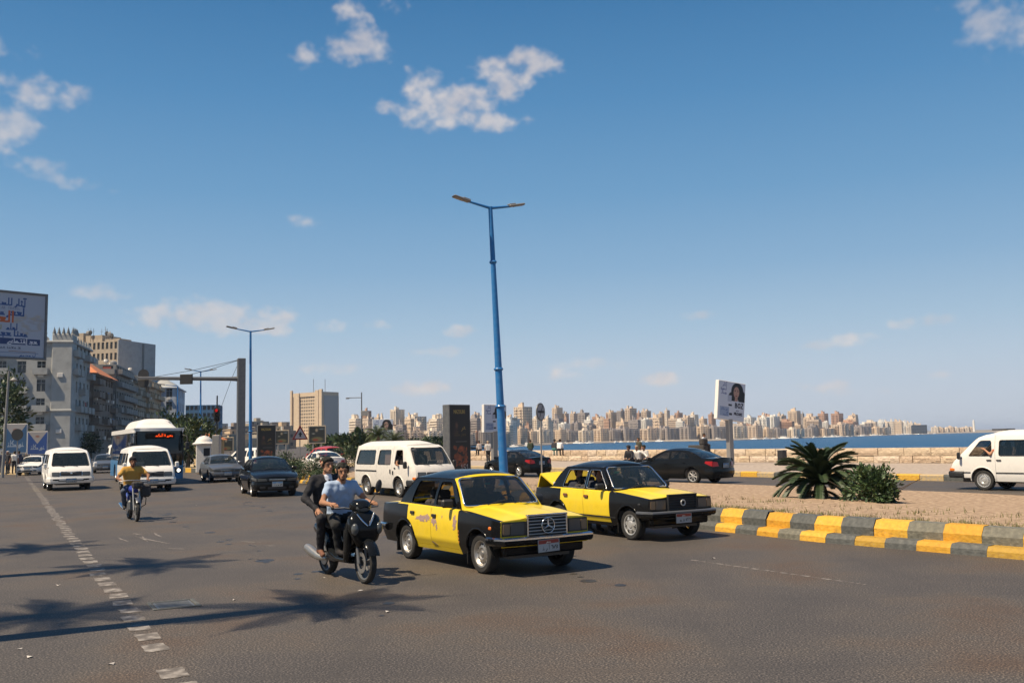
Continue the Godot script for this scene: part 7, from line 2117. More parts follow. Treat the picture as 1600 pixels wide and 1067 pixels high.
	# framed dark billboards beyond the median
	for q in [[440, 100.0, 672, 694, "dark framed billboard half behind the far poster totem"], [495, 96.0, 665, 693, "dark framed billboard to the right of the warning sign"], [353, 96.0, 683, 706, "dark framed billboard behind the gantry post"]]:
		var h: float = top_h(q[0], q[2], q[1]) - top_h(q[0], q[3], q[1])
		var fb := poster_box("framed_billboard", q[4], at_px(q[0], q[1]), h * 0.98, h, 0.2, top_h(q[0], q[3], q[1]), food_image(), M.kerb_old, [[-0.4, 0.14], [0.4, 0.14]])
		turned(fb, 0.1, 1.0)
	# signs
	var rs := thing("round_sign", "round white no-entry sign coloured grey as in shade on a thin pole behind the open-booted taxi", "road sign", at_px(845.5, 42.0, 0.2))
	var rp := MB.new()
	rp.tube([Vector3.ZERO, Vector3(0, top_h(845, 634, 42.0) - 0.2, 0)], 0.035, 8)
	put("pole", rp, M.pole_metal, rs)
	var dc := MB.new()
	dc.lathe([Vector2(0.39, -0.02), Vector2(0.39, 0.02), Vector2(0.001, 0.02)], Vector3.ZERO, Vector3(0, 0, 1), 32)
	var dn := put("disc", dc, M.grey_metal, rs)
	dn.position = Vector3(0, top_h(845, 643.5, 42.0) - 0.2, 0.05); dn.rotation.y = 1.05
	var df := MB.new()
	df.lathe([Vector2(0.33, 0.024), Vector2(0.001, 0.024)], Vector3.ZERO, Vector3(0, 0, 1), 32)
	put("face", df, mat(0.30, 0.31, 0.33, 0.6), dn)  # white field, its shade put into the grey colour
	var ds := MB.new()
	ds.box(Vector3(0, 0, 0.03), Vector3(0.56, 0.10, 0.006)); 
	put("bar", ds, M.black_plastic, dn)
	var d2 := MB.new()
	d2.box(Vector3(0, 0, 0.036), Vector3(0.62, 0.035, 0.006), Basis(Vector3.BACK, 1.05))
	put("slash", d2, M.black_plastic, dn)
	var ws := thing("warning_sign", "triangular red edged warning sign above the bushes of the median", "road sign", at_px(468, 52.0, 0.2), 0.65)
	var wp := MB.new()
	wp.tube([Vector3.ZERO, Vector3(0, top_h(468, 672, 52.0) - 0.2, 0)], 0.035, 8)
	put("pole", wp, M.pole_metal, ws)
	var y0 := top_h(468, 687, 52.0) - 0.2; var y1 := top_h(468, 667, 52.0) - 0.2
	var wt := MB.new()
	wt.sheet(rounded([Vector2(-0.47, y0), Vector2(0.47, y0), Vector2(0, y1 + 0.1)], 0.06), func(p: Vector2) -> Vector3: return Vector3(p.x, p.y, 0.05), 0.5, 0.5, Vector3(0, 0, 1), [], 0.02)
	var wo := put("plate", wt, mat(0.25, 0.03, 0.025, 0.5), ws)
	var wi := MB.new()
	wi.sheet(rounded([Vector2(-0.34, y0 + 0.075), Vector2(0.34, y0 + 0.075), Vector2(0, y1 - 0.06)], 0.05), func(p: Vector2) -> Vector3: return Vector3(p.x, p.y, 0.055), 0.5, 0.5, Vector3(0, 0, 1))
	put("field", wi, mat(0.42, 0.4, 0.4, 0.6), wo)
	var wk := MB.new()
	wk.cbox(Vector3(0, y0 + 0.28, 0.062), Vector3(0.10, 0.26, 0.01), 0.003); wk.cbox(Vector3(0, y0 + 0.30, 0.064), Vector3(0.2, 0.06, 0.01), 0.003)
	put("symbol", wk, M.black_plastic, wo)
	# camera mast far behind
	var cmast := thing("camera_mast", "thin grey mast with a camera arm and box above the red estate car", "mast", at_px(565, 110.0))
	var mh := top_h(565, 613, 110.0)
	var mp := MB.new()
	mp.tube([Vector3.ZERO, Vector3(0, mh, 0)], [0.11, 0.06], 8)
	put("pole", mp, M.grey_metal, cmast)
	var ma := MB.new()
	ma.tube([Vector3(0, mh - 0.6, 0), Vector3(-1.7, mh - 0.6, 0)], 0.05, 6); ma.cbox(Vector3(-1.6, mh - 0.65, 0), Vector3(0.4, 0.16, 0.16), 0.03)
	put("camera_arm", ma, M.grey_metal, cmast)
	var mb2 := MB.new()
	mb2.cbox(Vector3(0.3, mh - 2.4, 0), Vector3(0.75, 0.6, 0.3), 0.03)
	put("cabinet", mb2, M.pole_metal, cmast)
	# left: the big billboard, the lantern post and the shop hoardings
	var B1 := P(67, 560, 60.0); var T1 := P(67, 463, 60.0)
	var big := thing("travel_billboard", "large pale billboard with Arabic travel advertising beside the town houses", "billboard", Vector3(B1.x, 0, B1.z))
	var hgt := T1.y - B1.y; var wid := 5.6
	var face := pane(wid, hgt, travel_image())
	var bo := Node3D.new()
	bo.name = "cabinet"; big.add_child(bo, true)
	bo.position = Vector3(0, B1.y, 0); bo.rotation.y = atan2(-1.8, 1.6) + 0.05 + 1.6
	var dirv := Vector3(-1.6, 0, 1.8).normalized()
	bo.basis = Basis(-dirv, Vector3.UP, (-dirv).cross(Vector3.UP))
	bo.position = Vector3(0, B1.y, 0) + dirv * wid * 0.5
	var fo := put("poster", face[0], face[1], bo)
	fo.position = Vector3(0, 0.0, 0.06)
	var cs := MB.new()
	cs.cbox(Vector3(0, hgt / 2, -0.16), Vector3(wid + 0.2, hgt + 0.2, 0.36), 0.03)
	put("case", cs, M.grey_metal, bo)
	var fr := MB.new()
	for q in [[0.0, -0.06, wid + 0.26, 0.14], [0.0, hgt + 0.06, wid + 0.26, 0.14]]: fr.cbox(Vector3(q[0], q[1], 0.06), Vector3(q[2], q[3], 0.16), 0.02)
	for q in [-wid / 2 - 0.06, wid / 2 + 0.06]: fr.cbox(Vector3(q, hgt / 2, 0.06), Vector3(0.14, hgt + 0.02, 0.15), 0.02)
	put("frame", fr, M.grey_metal, bo)
	var ps := MB.new()
	ps.tube([Vector3(0, 0, 0) + dirv * wid * 0.55, Vector3(0, B1.y + 0.3, 0) + dirv * wid * 0.55 + Vector3(0.0, 0, -0.2)], 0.28, 12)
	put("post", ps, M.grey_metal, big)
	var la := thing("lantern_post", "grey post with a drooping lantern beside the pavement tree", "street lamp", at_px(4, 70.0))
	var lp := MB.new()
	lp.tube([Vector3.ZERO, P(13, 580, 70.0) - la.position], [0.12, 0.08], 8)
	put("pole", lp, M.pole_metal, la)
	var lt := MB.new()
	var lq := P(15, 594, 70.0) - la.position
	lt.tube([P(13, 580, 70.0) - la.position, lq + Vector3(0.15, 0.5, 0), lq + Vector3(0.25, 0.15, 0)], 0.03, 6)
	lt.lathe([Vector2(0.05, 0.2), Vector2(0.28, 0.0), Vector2(0.24, -0.06), Vector2(0.001, -0.1)], lq + Vector3(0.25, 0, 0), Vector3.UP, 12)
	put("lantern", lt, M.pole_metal, la)
	for q in [[22, 662, 708, 34, 78.0, 0, "blue and white hoarding with a slanted print behind the black disc sign"], [57, 674, 710, 29, 80.0, 1, "blue hoarding with white Arabic lettering beside the chrome-grilled minibus"]]:
		var h := top_h(q[0], q[1], q[4]) - top_h(q[0], q[2], q[4])
		var hb := poster_box("shop_hoarding", q[6], at_px(q[0], q[4]), q[3] / FOCAL * q[4], h, 0.14, top_h(q[0], q[2], q[4]), hoarding_image(q[5]), M.white_old, [[-0.6, 0.1], [0.6, 0.1]])
		turned(hb, 0.25, 1.0)
	var bd := thing("disc_sign", "black backed round sign in front of the blue and white hoarding", "road sign", at_px(26, 70.0))
	var bp2 := MB.new()
	bp2.tube([Vector3.ZERO, Vector3(0, top_h(26, 672, 70.0), 0)], 0.04, 6)
	put("pole", bp2, M.pole_metal, bd)
	var bm := MB.new()
	bm.lathe([Vector2(0.42, -0.02), Vector2(0.42, 0.02), Vector2(0.001, 0.02)], Vector3(0, top_h(26, 679, 70.0), 0.06), Vector3(0, 0, 1), 28)
	put("disc", bm, M.black_plastic, bd)
	# litter bin by the sea wall
	var bn := thing("litter_bin", "dark square litter bin against the sea wall behind the cycad", "bin", at_px(1221, 56.5, 0.15), 0.7)
	var bb := MB.new()
	bb.cbox(Vector3(0, 0.42, 0), Vector3(0.42, 0.84, 0.4), 0.03)
	put("body", bb, M.black_plastic, bn)
	var bl := MB.new()
	bl.cbox(Vector3(0, 0.87, 0), Vector3(0.46, 0.06, 0.44), 0.02)
	put("rim", bl, M.grey_metal, bn)

# ---------------------------------------------------------------- plants
func frond(mb: MB, at: Vector3, az: float, rise: float, length: float, leaf: float, n: int, droop: float, c0: Color, c1: Color, r: RandomNumberGenerator, lw := 0.011) -> void:
	var d := Vector3(cos(az), 0, sin(az))
	var pts := []
	var p := at
	var ang := rise
	for k in 13:
		pts.append(p)
		p += (d * cos(ang) + Vector3.UP * sin(ang)) * length / 12.0
		ang -= droop / 12.0
	mb.col = c0 * 0.8
	mb.tube(pts, [0.016, 0.015, 0.014, 0.013, 0.012, 0.011, 0.010, 0.009, 0.008, 0.007, 0.006, 0.005, 0.003], 4, false)
	for k in n:
		var t := 0.06 + 0.94 * k / n
		var i := mini(int(t * 12), 11)
		var q: Vector3 = pts[i].lerp(pts[i + 1], t * 12 - i)
		var tg: Vector3 = (pts[i + 1] - pts[i]).normalized()
		var sd := tg.cross(Vector3.UP).normalized()
		var up := sd.cross(tg)
		var ln := leaf * (sin(clampf(t * 1.05 + 0.12, 0, 1) * PI) if lw > 0.016 else smoothstep(-0.1, 0.25, t) * smoothstep(1.12, 0.86, t)) * r.randf_range(0.88, 1.08) + 0.02
		mb.col = c0.lerp(c1, r.randf())
		for s in [-1.0, 1.0]:
			var e: Vector3 = q + (sd * s * 0.72 + tg * 0.62 + up * 0.34).normalized() * ln
			var w := tg * lw
			var m: Vector3 = q.lerp(e, 0.5) + up * 0.012
			mb.quad(q - w, q + w, m + w * 1.1, m - w * 1.1); mb.tri(m - w * 1.1, m + w * 1.1, e)
func leaf_mat() -> StandardMaterial3D:
	var m := vmat(0.55)
	m.backlight_enabled = true; m.backlight = Color(0.10, 0.13, 0.03)
	return m
func leaves(mb: MB, c: Vector3, rad: Vector3, n: int, size: float, c0: Color, c1: Color, r: RandomNumberGenerator, hollow := 0.45, aspect := 2.6) -> void:
	var clumps := []
	for k in 26: clumps.append(c + Vector3(r.randfn(0, 0.5), r.randfn(0.05, 0.45), r.randfn(0, 0.5)).limit_length(1.0) * rad * 0.85)
	for k in n:
		var o: Vector3 = clumps[r.randi() % clumps.size()]
		var p := o + Vector3(r.randfn(), r.randfn(), r.randfn()) * rad * 0.17
		var d := Vector3(r.randfn(), r.randfn() * 0.7 + 0.35, r.randfn()).normalized() * 0.6 + (p - c).normalized() * 0.7
		d = d.normalized()
		var s := d.cross(Vector3(r.randfn(), r.randfn(), r.randfn())).normalized()
		var l := size * r.randf_range(0.6, 1.25)
		mb.col = c0.lerp(c1, r.randf())
		var nn := d.cross(s)
		mb.quad(p, p + d * l * 0.5 + s * l / aspect * 0.55 + nn * l * 0.06, p + d * l, p + d * l * 0.5 - s * l / aspect * 0.55 + nn * l * 0.06)
func build_plants() -> void:
	var r := RandomNumberGenerator.new(); r.seed = 31
	M.leaf = leaf_mat()
	# cycad
	var c := thing("cycad", "spreading dark green cycad on the sandy median", "plant", G(1283, 779, 0.26))
	var tr := MB.new()
	tr.lathe([Vector2(0.17, -0.1), Vector2(0.2, 0.1), Vector2(0.16, 0.3), Vector2(0.06, 0.42)], Vector3.ZERO, Vector3.UP, 12)
	put("trunk", tr, mat(0.10, 0.07, 0.04, 0.95), c)
	for k in 78:
		var fm := MB.new()
		var u := float(k) / 78
		var rise := lerpf(-0.25, 1.4, pow(u, 0.85)) + r.randfn(0, 0.06)
		frond(fm, Vector3(cos(k * 2.4), 0, sin(k * 2.4)) * 0.06 + Vector3(0, 0.36 + u * 0.1, 0), k * 2.399 + r.randfn(0, 0.1), rise + 0.32, r.randf_range(1.1, 1.32), 0.155, 80, 1.15 + r.randf() * 0.45, Color(0.016, 0.032, 0.012), Color(0.042, 0.066, 0.024), r, 0.0088)
		put("frond", fm, M.leaf, c)
	var skirt := MB.new()
	for k in 10: frond(skirt, Vector3(0, 0.2, 0), k * 0.63 + 0.2, -0.1, r.randf_range(0.6, 0.9), 0.12, 26, 0.9, Color(0.16, 0.11, 0.05), Color(0.10, 0.08, 0.04), r)
	put("dead_fronds", skirt, M.leaf, c)
	# the shrub beside it
	var s := thing("shrub", "rounded leafy green shrub beside the cycad on the median", "plant", G(1364, 786, 0.26))
	var sm := MB.new()
	leaves(sm, Vector3(0, 0.34, 0), Vector3(0.70, 0.44, 0.62), 3800, 0.125, Color(0.018, 0.042, 0.014), Color(0.075, 0.12, 0.04), r)
	for k in 9:
		var q := Vector3(r.randf_range(-0.4, 0.4), 0.58 + r.randf() * 0.2, r.randf_range(-0.3, 0.3))
		leaves(sm, q, Vector3(0.1, 0.16, 0.1), 40, 0.10, Color(0.03, 0.06, 0.02), Color(0.11, 0.15, 0.05), r)
	put("foliage", sm, M.leaf, s)
	var ss := MB.new()
	for k in 14: ss.tube([Vector3(r.randfn(0, 0.12), 0, r.randfn(0, 0.12)), Vector3(r.randfn(0, 0.4), 0.6, r.randfn(0, 0.4))], [0.014, 0.005], 5)
	put("stems", ss, mat(0.09, 0.06, 0.035, 0.9), s)
	# oleanders at the far end of the median
	for q in [[462, 50.0, 1.4, 1.25, "dark oleander bush below the triangular warning sign"], [490, 47.5, 1.2, 1.0, "dark oleander bush in front of the white car's wheel"], [518, 45.0, 0.8, 0.6, "small oleander bush behind the scooter riders' heads"], [437, 56.0, 0.9, 1.1, "low bush behind the black sedan's bonnet"], [545, 66.0, 1.4, 1.6, "taller green bush behind the old minibus"]]:
		var b := thing("oleander", q[4], "plant", at_px(q[0], q[1], 0.25))
		var bm := MB.new()
		leaves(bm, Vector3(0, q[3] * 0.5, 0), Vector3(q[2], q[3] * 0.55, q[2] * 0.8), 1900, 0.17, Color(0.016, 0.034, 0.012), Color(0.07, 0.10, 0.035), r, 0.4, 4.5)
		put("foliage", bm, M.leaf, b)
		var bs := MB.new()
		for k in 8: bs.tube([Vector3(r.randfn(0, 0.15), 0, r.randfn(0, 0.15)), Vector3(r.randfn(0, q[2] * 0.5), q[3] * 0.6, r.randfn(0, 0.4))], [0.02, 0.008], 5)
		put("stems", bs, mat(0.08, 0.06, 0.04, 0.9), b)
	# trees
	for q in [[12, 88.0, 8.4, 2.2, "leafy green tree behind the lantern post on the left pavement", 1500], [128, 172.0, 4.6, 3.6, "dark street tree below the orange roofed house", 1100], [160, 200.0, 4.8, 3.6, "dark street tree below the balconied houses", 900],
			[293, 82.0, 4.2, 2.2, "dense green tree between the bus and the kiosk", 1500], [276, 100.0, 5.5, 2.6, "green tree above the bus's mirror", 1100], [533, 150.0, 3.2, 3.0, "green tree at the foot of the beige tower block", 900], [500, 160.0, 2.9, 3.0, "green tree behind the red estate car", 900], [558, 110.0, 2.9, 2.2, "green tree behind the old minibus's roof", 1000], [650, 150.0, 2.4, 2.4, "low green tree behind the old minibus beyond the palm", 800], [684, 160.0, 2.4, 2.4, "low green tree next to the black poster totem", 800]]:
		var t := thing("tree", q[4], "tree", at_px(q[0], q[1]))
		var crown := MB.new()
		leaves(crown, Vector3(0, q[2] * 0.62, 0), Vector3(q[3], q[2] * 0.42, q[3]), q[5], 0.5 if q[1] < 110 else 0.75, Color(0.018, 0.036, 0.012), Color(0.07, 0.10, 0.03), r)
		put("crown", crown, M.leaf, t)
		var tk := MB.new()
		tk.tube([Vector3.ZERO, Vector3(0.1, q[2] * 0.3, 0), Vector3(-0.05, q[2] * 0.6, 0.1)], [0.2, 0.15, 0.07], 7)
		for k in 4: tk.tube([Vector3(0.05, q[2] * 0.35, 0), Vector3(cos(k * 1.6) * q[3] * 0.6, q[2] * 0.72, sin(k * 1.6) * q[3] * 0.6)], [0.09, 0.02], 5)
		put("trunk", tk, mat(0.09, 0.07, 0.05, 0.95), t)
	# palm beyond the old minibus
	for q in [[591, 88.0, 2.6, "fan of a palm rising behind the roof of the old minibus"], [616, 96.0, 2.1, "smaller palm behind the old minibus beside the far billboard"]]:
		var t := thing("date_palm", q[3], "palm", at_px(q[0], q[1]))
		palm(t, q[2], 1.7, 30, 0.42, r, false)
	# palms beside the photographer, which throw the shadows on the road
	var towards := Vector3(-0.87, 0, 0.5) / tan(deg_to_rad(58.0))
	for q in [[480, 947, 8.4, "tall palm on the pavement throwing the longest shadow across the lane line"], [215, 884, 8.2, "tall palm on the pavement throwing the middle shadow"], [60, 962, 8.0, "tall palm on the pavement throwing the shadow short of the drain cover"], [30, 858, 8.8, "tall palm on the pavement throwing the farthest shadow"]]:
		var top := G(q[0], q[1])
		var t := thing("fan_palm", q[3], "palm", top + towards * q[2])
		palm(t, q[2], 1.75, 15, 0.42, r, true)
func palm(t: Node3D, h: float, rad: float, n: int, leaf: float, r: RandomNumberGenerator, tall: bool) -> void:
	var tk := MB.new()
	var pts := []; var rr := []
	for k in 10:
		pts.append(Vector3(sin(k * 0.7) * 0.04, h * k / 9.0, cos(k * 0.9) * 0.04)); rr.append(lerpf(0.2, 0.15, k / 9.0) + (0.02 if k % 2 == 0 else 0.0))
	tk.tube(pts, rr, 10)
	put("trunk", tk, mat(0.16, 0.12, 0.085, 0.95), t)
	for k in n:
		var fm := MB.new()
		frond(fm, Vector3(0, h - 0.05, 0), k * 2.399, lerpf(-0.4, 1.3, float(k) / n), rad * r.randf_range(0.85, 1.15), leaf, 30, 1.1, Color(0.03, 0.05, 0.018), Color(0.10, 0.13, 0.04), r, 0.017)
		var fo := put("frond", fm, M.leaf, t)
		if tall: fo.position = Vector3.ZERO

# ---------------------------------------------------------------- buildings: +Z is the front, +X the right side
func facade(wall: MB, panes: Array, o: Vector3, ux: Vector3, nz: Vector3, w: float, h: float, floors: int, cols: int, first: float, ww: float, wh: float, sill := 0.9, deep := 0.22) -> void:   # real openings between piers and spandrels
	var fh := (h - first) / floors
	var cw := w / cols
	var bs := Basis(ux, Vector3.UP, nz)
	var c := o + ux * w * 0.5
	var put_box := func(x: float, y: float, bw: float, bh: float) -> void: wall.box(o + ux * x + Vector3(0, y, 0) - nz * deep * 0.5, Vector3(bw, bh, deep), bs)
	if first > 0.01: put_box.call(w * 0.5, first * 0.5, w, first)
	for f in floors:
		var y0 := first + f * fh
		var s := minf(sill, fh * 0.4)
		var hh := minf(wh, fh - s - 0.25)
		put_box.call(w * 0.5, y0 + s * 0.5, w, s)
		put_box.call(w * 0.5, (y0 + s + hh + y0 + fh) * 0.5, w, fh - s - hh)
		for k in cols + 1:
			var x0 := 0.0 if k == 0 else (k - 0.5) * cw + ww * 0.5
			var x1 := w if k == cols else (k + 0.5) * cw - ww * 0.5
			put_box.call((x0 + x1) * 0.5, y0 + s + hh * 0.5, x1 - x0, hh)
		for k in cols: panes.append([o + ux * (k + 0.5) * cw + Vector3(0, y0 + s + hh * 0.5, 0) - nz * (deep - 0.02), Vector2(ww, hh), nz])

# c: {w, d, h, floors, cols, side_cols, first, ww, wh, wall, pane, singles, balconies, cornice, roof_bits}
func block(called: String, label: String, at: Vector3, turn: float, c: Dictionary, group := "", cat := "building") -> Node3D:
	var t := thing(called, label, cat, at, turn, group)
	var wall := MB.new()
	var panes := []
	var w: float = c.w; var d: float = c.d; var h: float = c.h
	wall.box(Vector3(0, h * 0.5 - 0.5, 0), Vector3(w - 0.5, h - 1.0, d - 0.5))
	var first: float = c.get("first", 0.5)
	var ww: float = c.get("ww", 1.2); var wh: float = c.get("wh", 1.5)
	facade(wall, panes, Vector3(-w / 2, 0, d / 2), Vector3.RIGHT, Vector3(0, 0, 1), w, h, c.floors, c.cols, first, ww, wh)
	if c.side_cols > 0:
		facade(wall, panes, Vector3(w / 2, 0, d / 2), Vector3(0, 0, -1), Vector3(1, 0, 0), d, h, c.floors, c.side_cols, first, ww, wh)
	else: wall.box(Vector3(w / 2 - 0.12, h / 2, 0), Vector3(0.25, h, d))
	if c.get("left_cols", 0) > 0: facade(wall, panes, Vector3(-w / 2, 0, -d / 2), Vector3(0, 0, 1), Vector3(-1, 0, 0), d, h, c.floors, c.left_cols, first, ww, wh)
	wall.box(Vector3(0, h - 0.1, 0), Vector3(w - 0.1, 0.3, d - 0.1))
	put("wall", wall, c.wall, t)
	if c.get("singles", false):
		var key := "pane_%.2f_%.2f" % [ww, panes[0][1].y]
		if not M.has(key):
			var pm := MB.new()
			pm.quad(Vector3(-ww / 2, -panes[0][1].y / 2, 0), Vector3(ww / 2, -panes[0][1].y / 2, 0), Vector3(ww / 2, panes[0][1].y / 2, 0), Vector3(-ww / 2, panes[0][1].y / 2, 0))
			var fm := MB.new()
			fm.box(Vector3(0, 0, 0.03), Vector3(0.07, panes[0][1].y, 0.05)); fm.box(Vector3(0, panes[0][1].y * 0.2, 0.03), Vector3(ww, 0.07, 0.05))
			M[key] = [pm.mesh(), fm.mesh()]
		for p in panes:
			var o := put("window", M[key][0], M.win_shut if rng.randf() < 0.35 else M.win_glass, t)
			o.transform = Transform3D(Basis(Vector3.UP, atan2(p[2].x, p[2].z)), p[0])
			put("frame", M[key][1], c.get("trim", c.wall), o)
	elif not c.get("no_panes", false):
		var pm := MB.new()
		for p in panes:
			var u: Vector3 = Vector3.UP.cross(p[2]) * p[1].x * 0.5; var v := Vector3(0, p[1].y * 0.5, 0)
			pm.quad(p[0] - u - v, p[0] + u - v, p[0] + u + v, p[0] - u + v)
		var po := put("windows", pm, M.win_far, t)
		po.set_meta("kind", "stuff")
	if c.get("balconies", false):
		var bl := MB.new()
		var bd := 1.1
		var bw := ww + 0.9
		bl.box(Vector3(0, 0, bd / 2), Vector3(bw, 0.16, bd)); bl.box(Vector3(0, 0.55, bd - 0.05), Vector3(bw, 0.9, 0.08)); bl.box(Vector3(-bw / 2, 0.55, bd / 2), Vector3(0.08, 0.9, bd)); bl.box(Vector3(bw / 2, 0.55, bd / 2), Vector3(0.08, 0.9, bd))
		var bmesh := bl.mesh()
		var k := 0
		for p in panes:
			k += 1
			if rng.randf() > c.get("balcony_share", 0.6) or (c.has("tower_x") and p[0].x > c.tower_x and p[2].z > 0.5): continue
			var o := put("balcony", bmesh, c.get("trim", c.wall), t)
			o.transform = Transform3D(Basis(Vector3.UP, atan2(p[2].x, p[2].z)), p[0] + p[2] * 0.2 - Vector3(0, p[1].y * 0.5 + 0.25, 0))
	if c.get("cornice", false):
		for y in [h - 0.1, first + (h - first) * 0.25]:
			var cm := MB.new()
			cm.cbox(Vector3(0, y, 0), Vector3(w + 0.9, 0.4, d + 0.9), 0.1)
			put("cornice", cm, c.get("trim", c.wall), t)
	if c.get("singles", false):
		if not M.has("ac_mesh"):
			var ac := MB.new()
			ac.cbox(Vector3(0, 0, 0.25), Vector3(0.9, 0.65, 0.45), 0.04)
			var ta := MB.new()
			ta.lathe([Vector2(0.7, 0), Vector2(0.75, 0.2), Vector2(0.75, 1.3), Vector2(0.3, 1.6), Vector2(0.001, 1.6)], Vector3.ZERO, Vector3.UP, 12)
			var di := MB.new()
			di.tube([Vector3.ZERO, Vector3(0, 1.4, 0)], 0.05, 4); di.blob(Vector3(0, 1.5, 0.1), Vector3(0.55, 0.55, 0.12), Basis(Vector3.RIGHT, -0.5), 5, 10)
			var cl := MB.new()
			cl.quad(Vector3(-0.8, 0, 0.9), Vector3(0.8, 0, 0.9), Vector3(0.7, -1.1, 1.0), Vector3(-0.7, -0.9, 1.0))
			M.ac_mesh = ac.mesh(); M.tank_mesh = ta.mesh(); M.dish_mesh = di.mesh(); M.cloth_mesh = cl.mesh()
			M.cloths = [mat(0.3, 0.08, 0.06), mat(0.1, 0.16, 0.3), mat(0.5, 0.46, 0.4), mat(0.06, 0.1, 0.09)]
		for p in panes:
			var tr := Transform3D(Basis(Vector3.UP, atan2(p[2].x, p[2].z)), p[0] + p[2] * 0.2)
			if rng.randf() < 0.14: put("air_conditioner", M.ac_mesh, M.white_old, t).transform = tr.translated(Vector3(0, -p[1].y * 0.5 - 0.45, 0))
			elif rng.randf() < 0.10: put("awning", M.cloth_mesh, M.cloths[rng.randi() % 4], t).transform = tr.translated(Vector3(0, p[1].y * 0.3, 0))
		for k in 9:
			put(["water_tank", "satellite_dish", "satellite_dish"][k % 3], M.tank_mesh if k % 3 == 0 else M.dish_mesh, M.pole_metal, t).position = Vector3(rng.randf_range(-w, w) * 0.42, h + 0.05, rng.randf_range(-d, d) * 0.42)
	for q in c.get("roof_bits", []):
		var rb := MB.new()
		rb.box(Vector3(q[0], h + q[4] * 0.5, q[1]), Vector3(q[2], q[4], q[3]))
		put("roof_hut", rb, c.wall, t)
	return t

func wall_mat(r: float, g: float, b: float, seed_: int) -> StandardMaterial3D:
	var cc := Color(r, g, b)
	return tri_mat(ramp_tex(256, 0.02, 5, seed_, [[0.0, cc * 0.72], [0.4, cc * 0.94], [0.7, cc], [1.0, cc * 1.1]], 6.0), 9.0, 0.9)

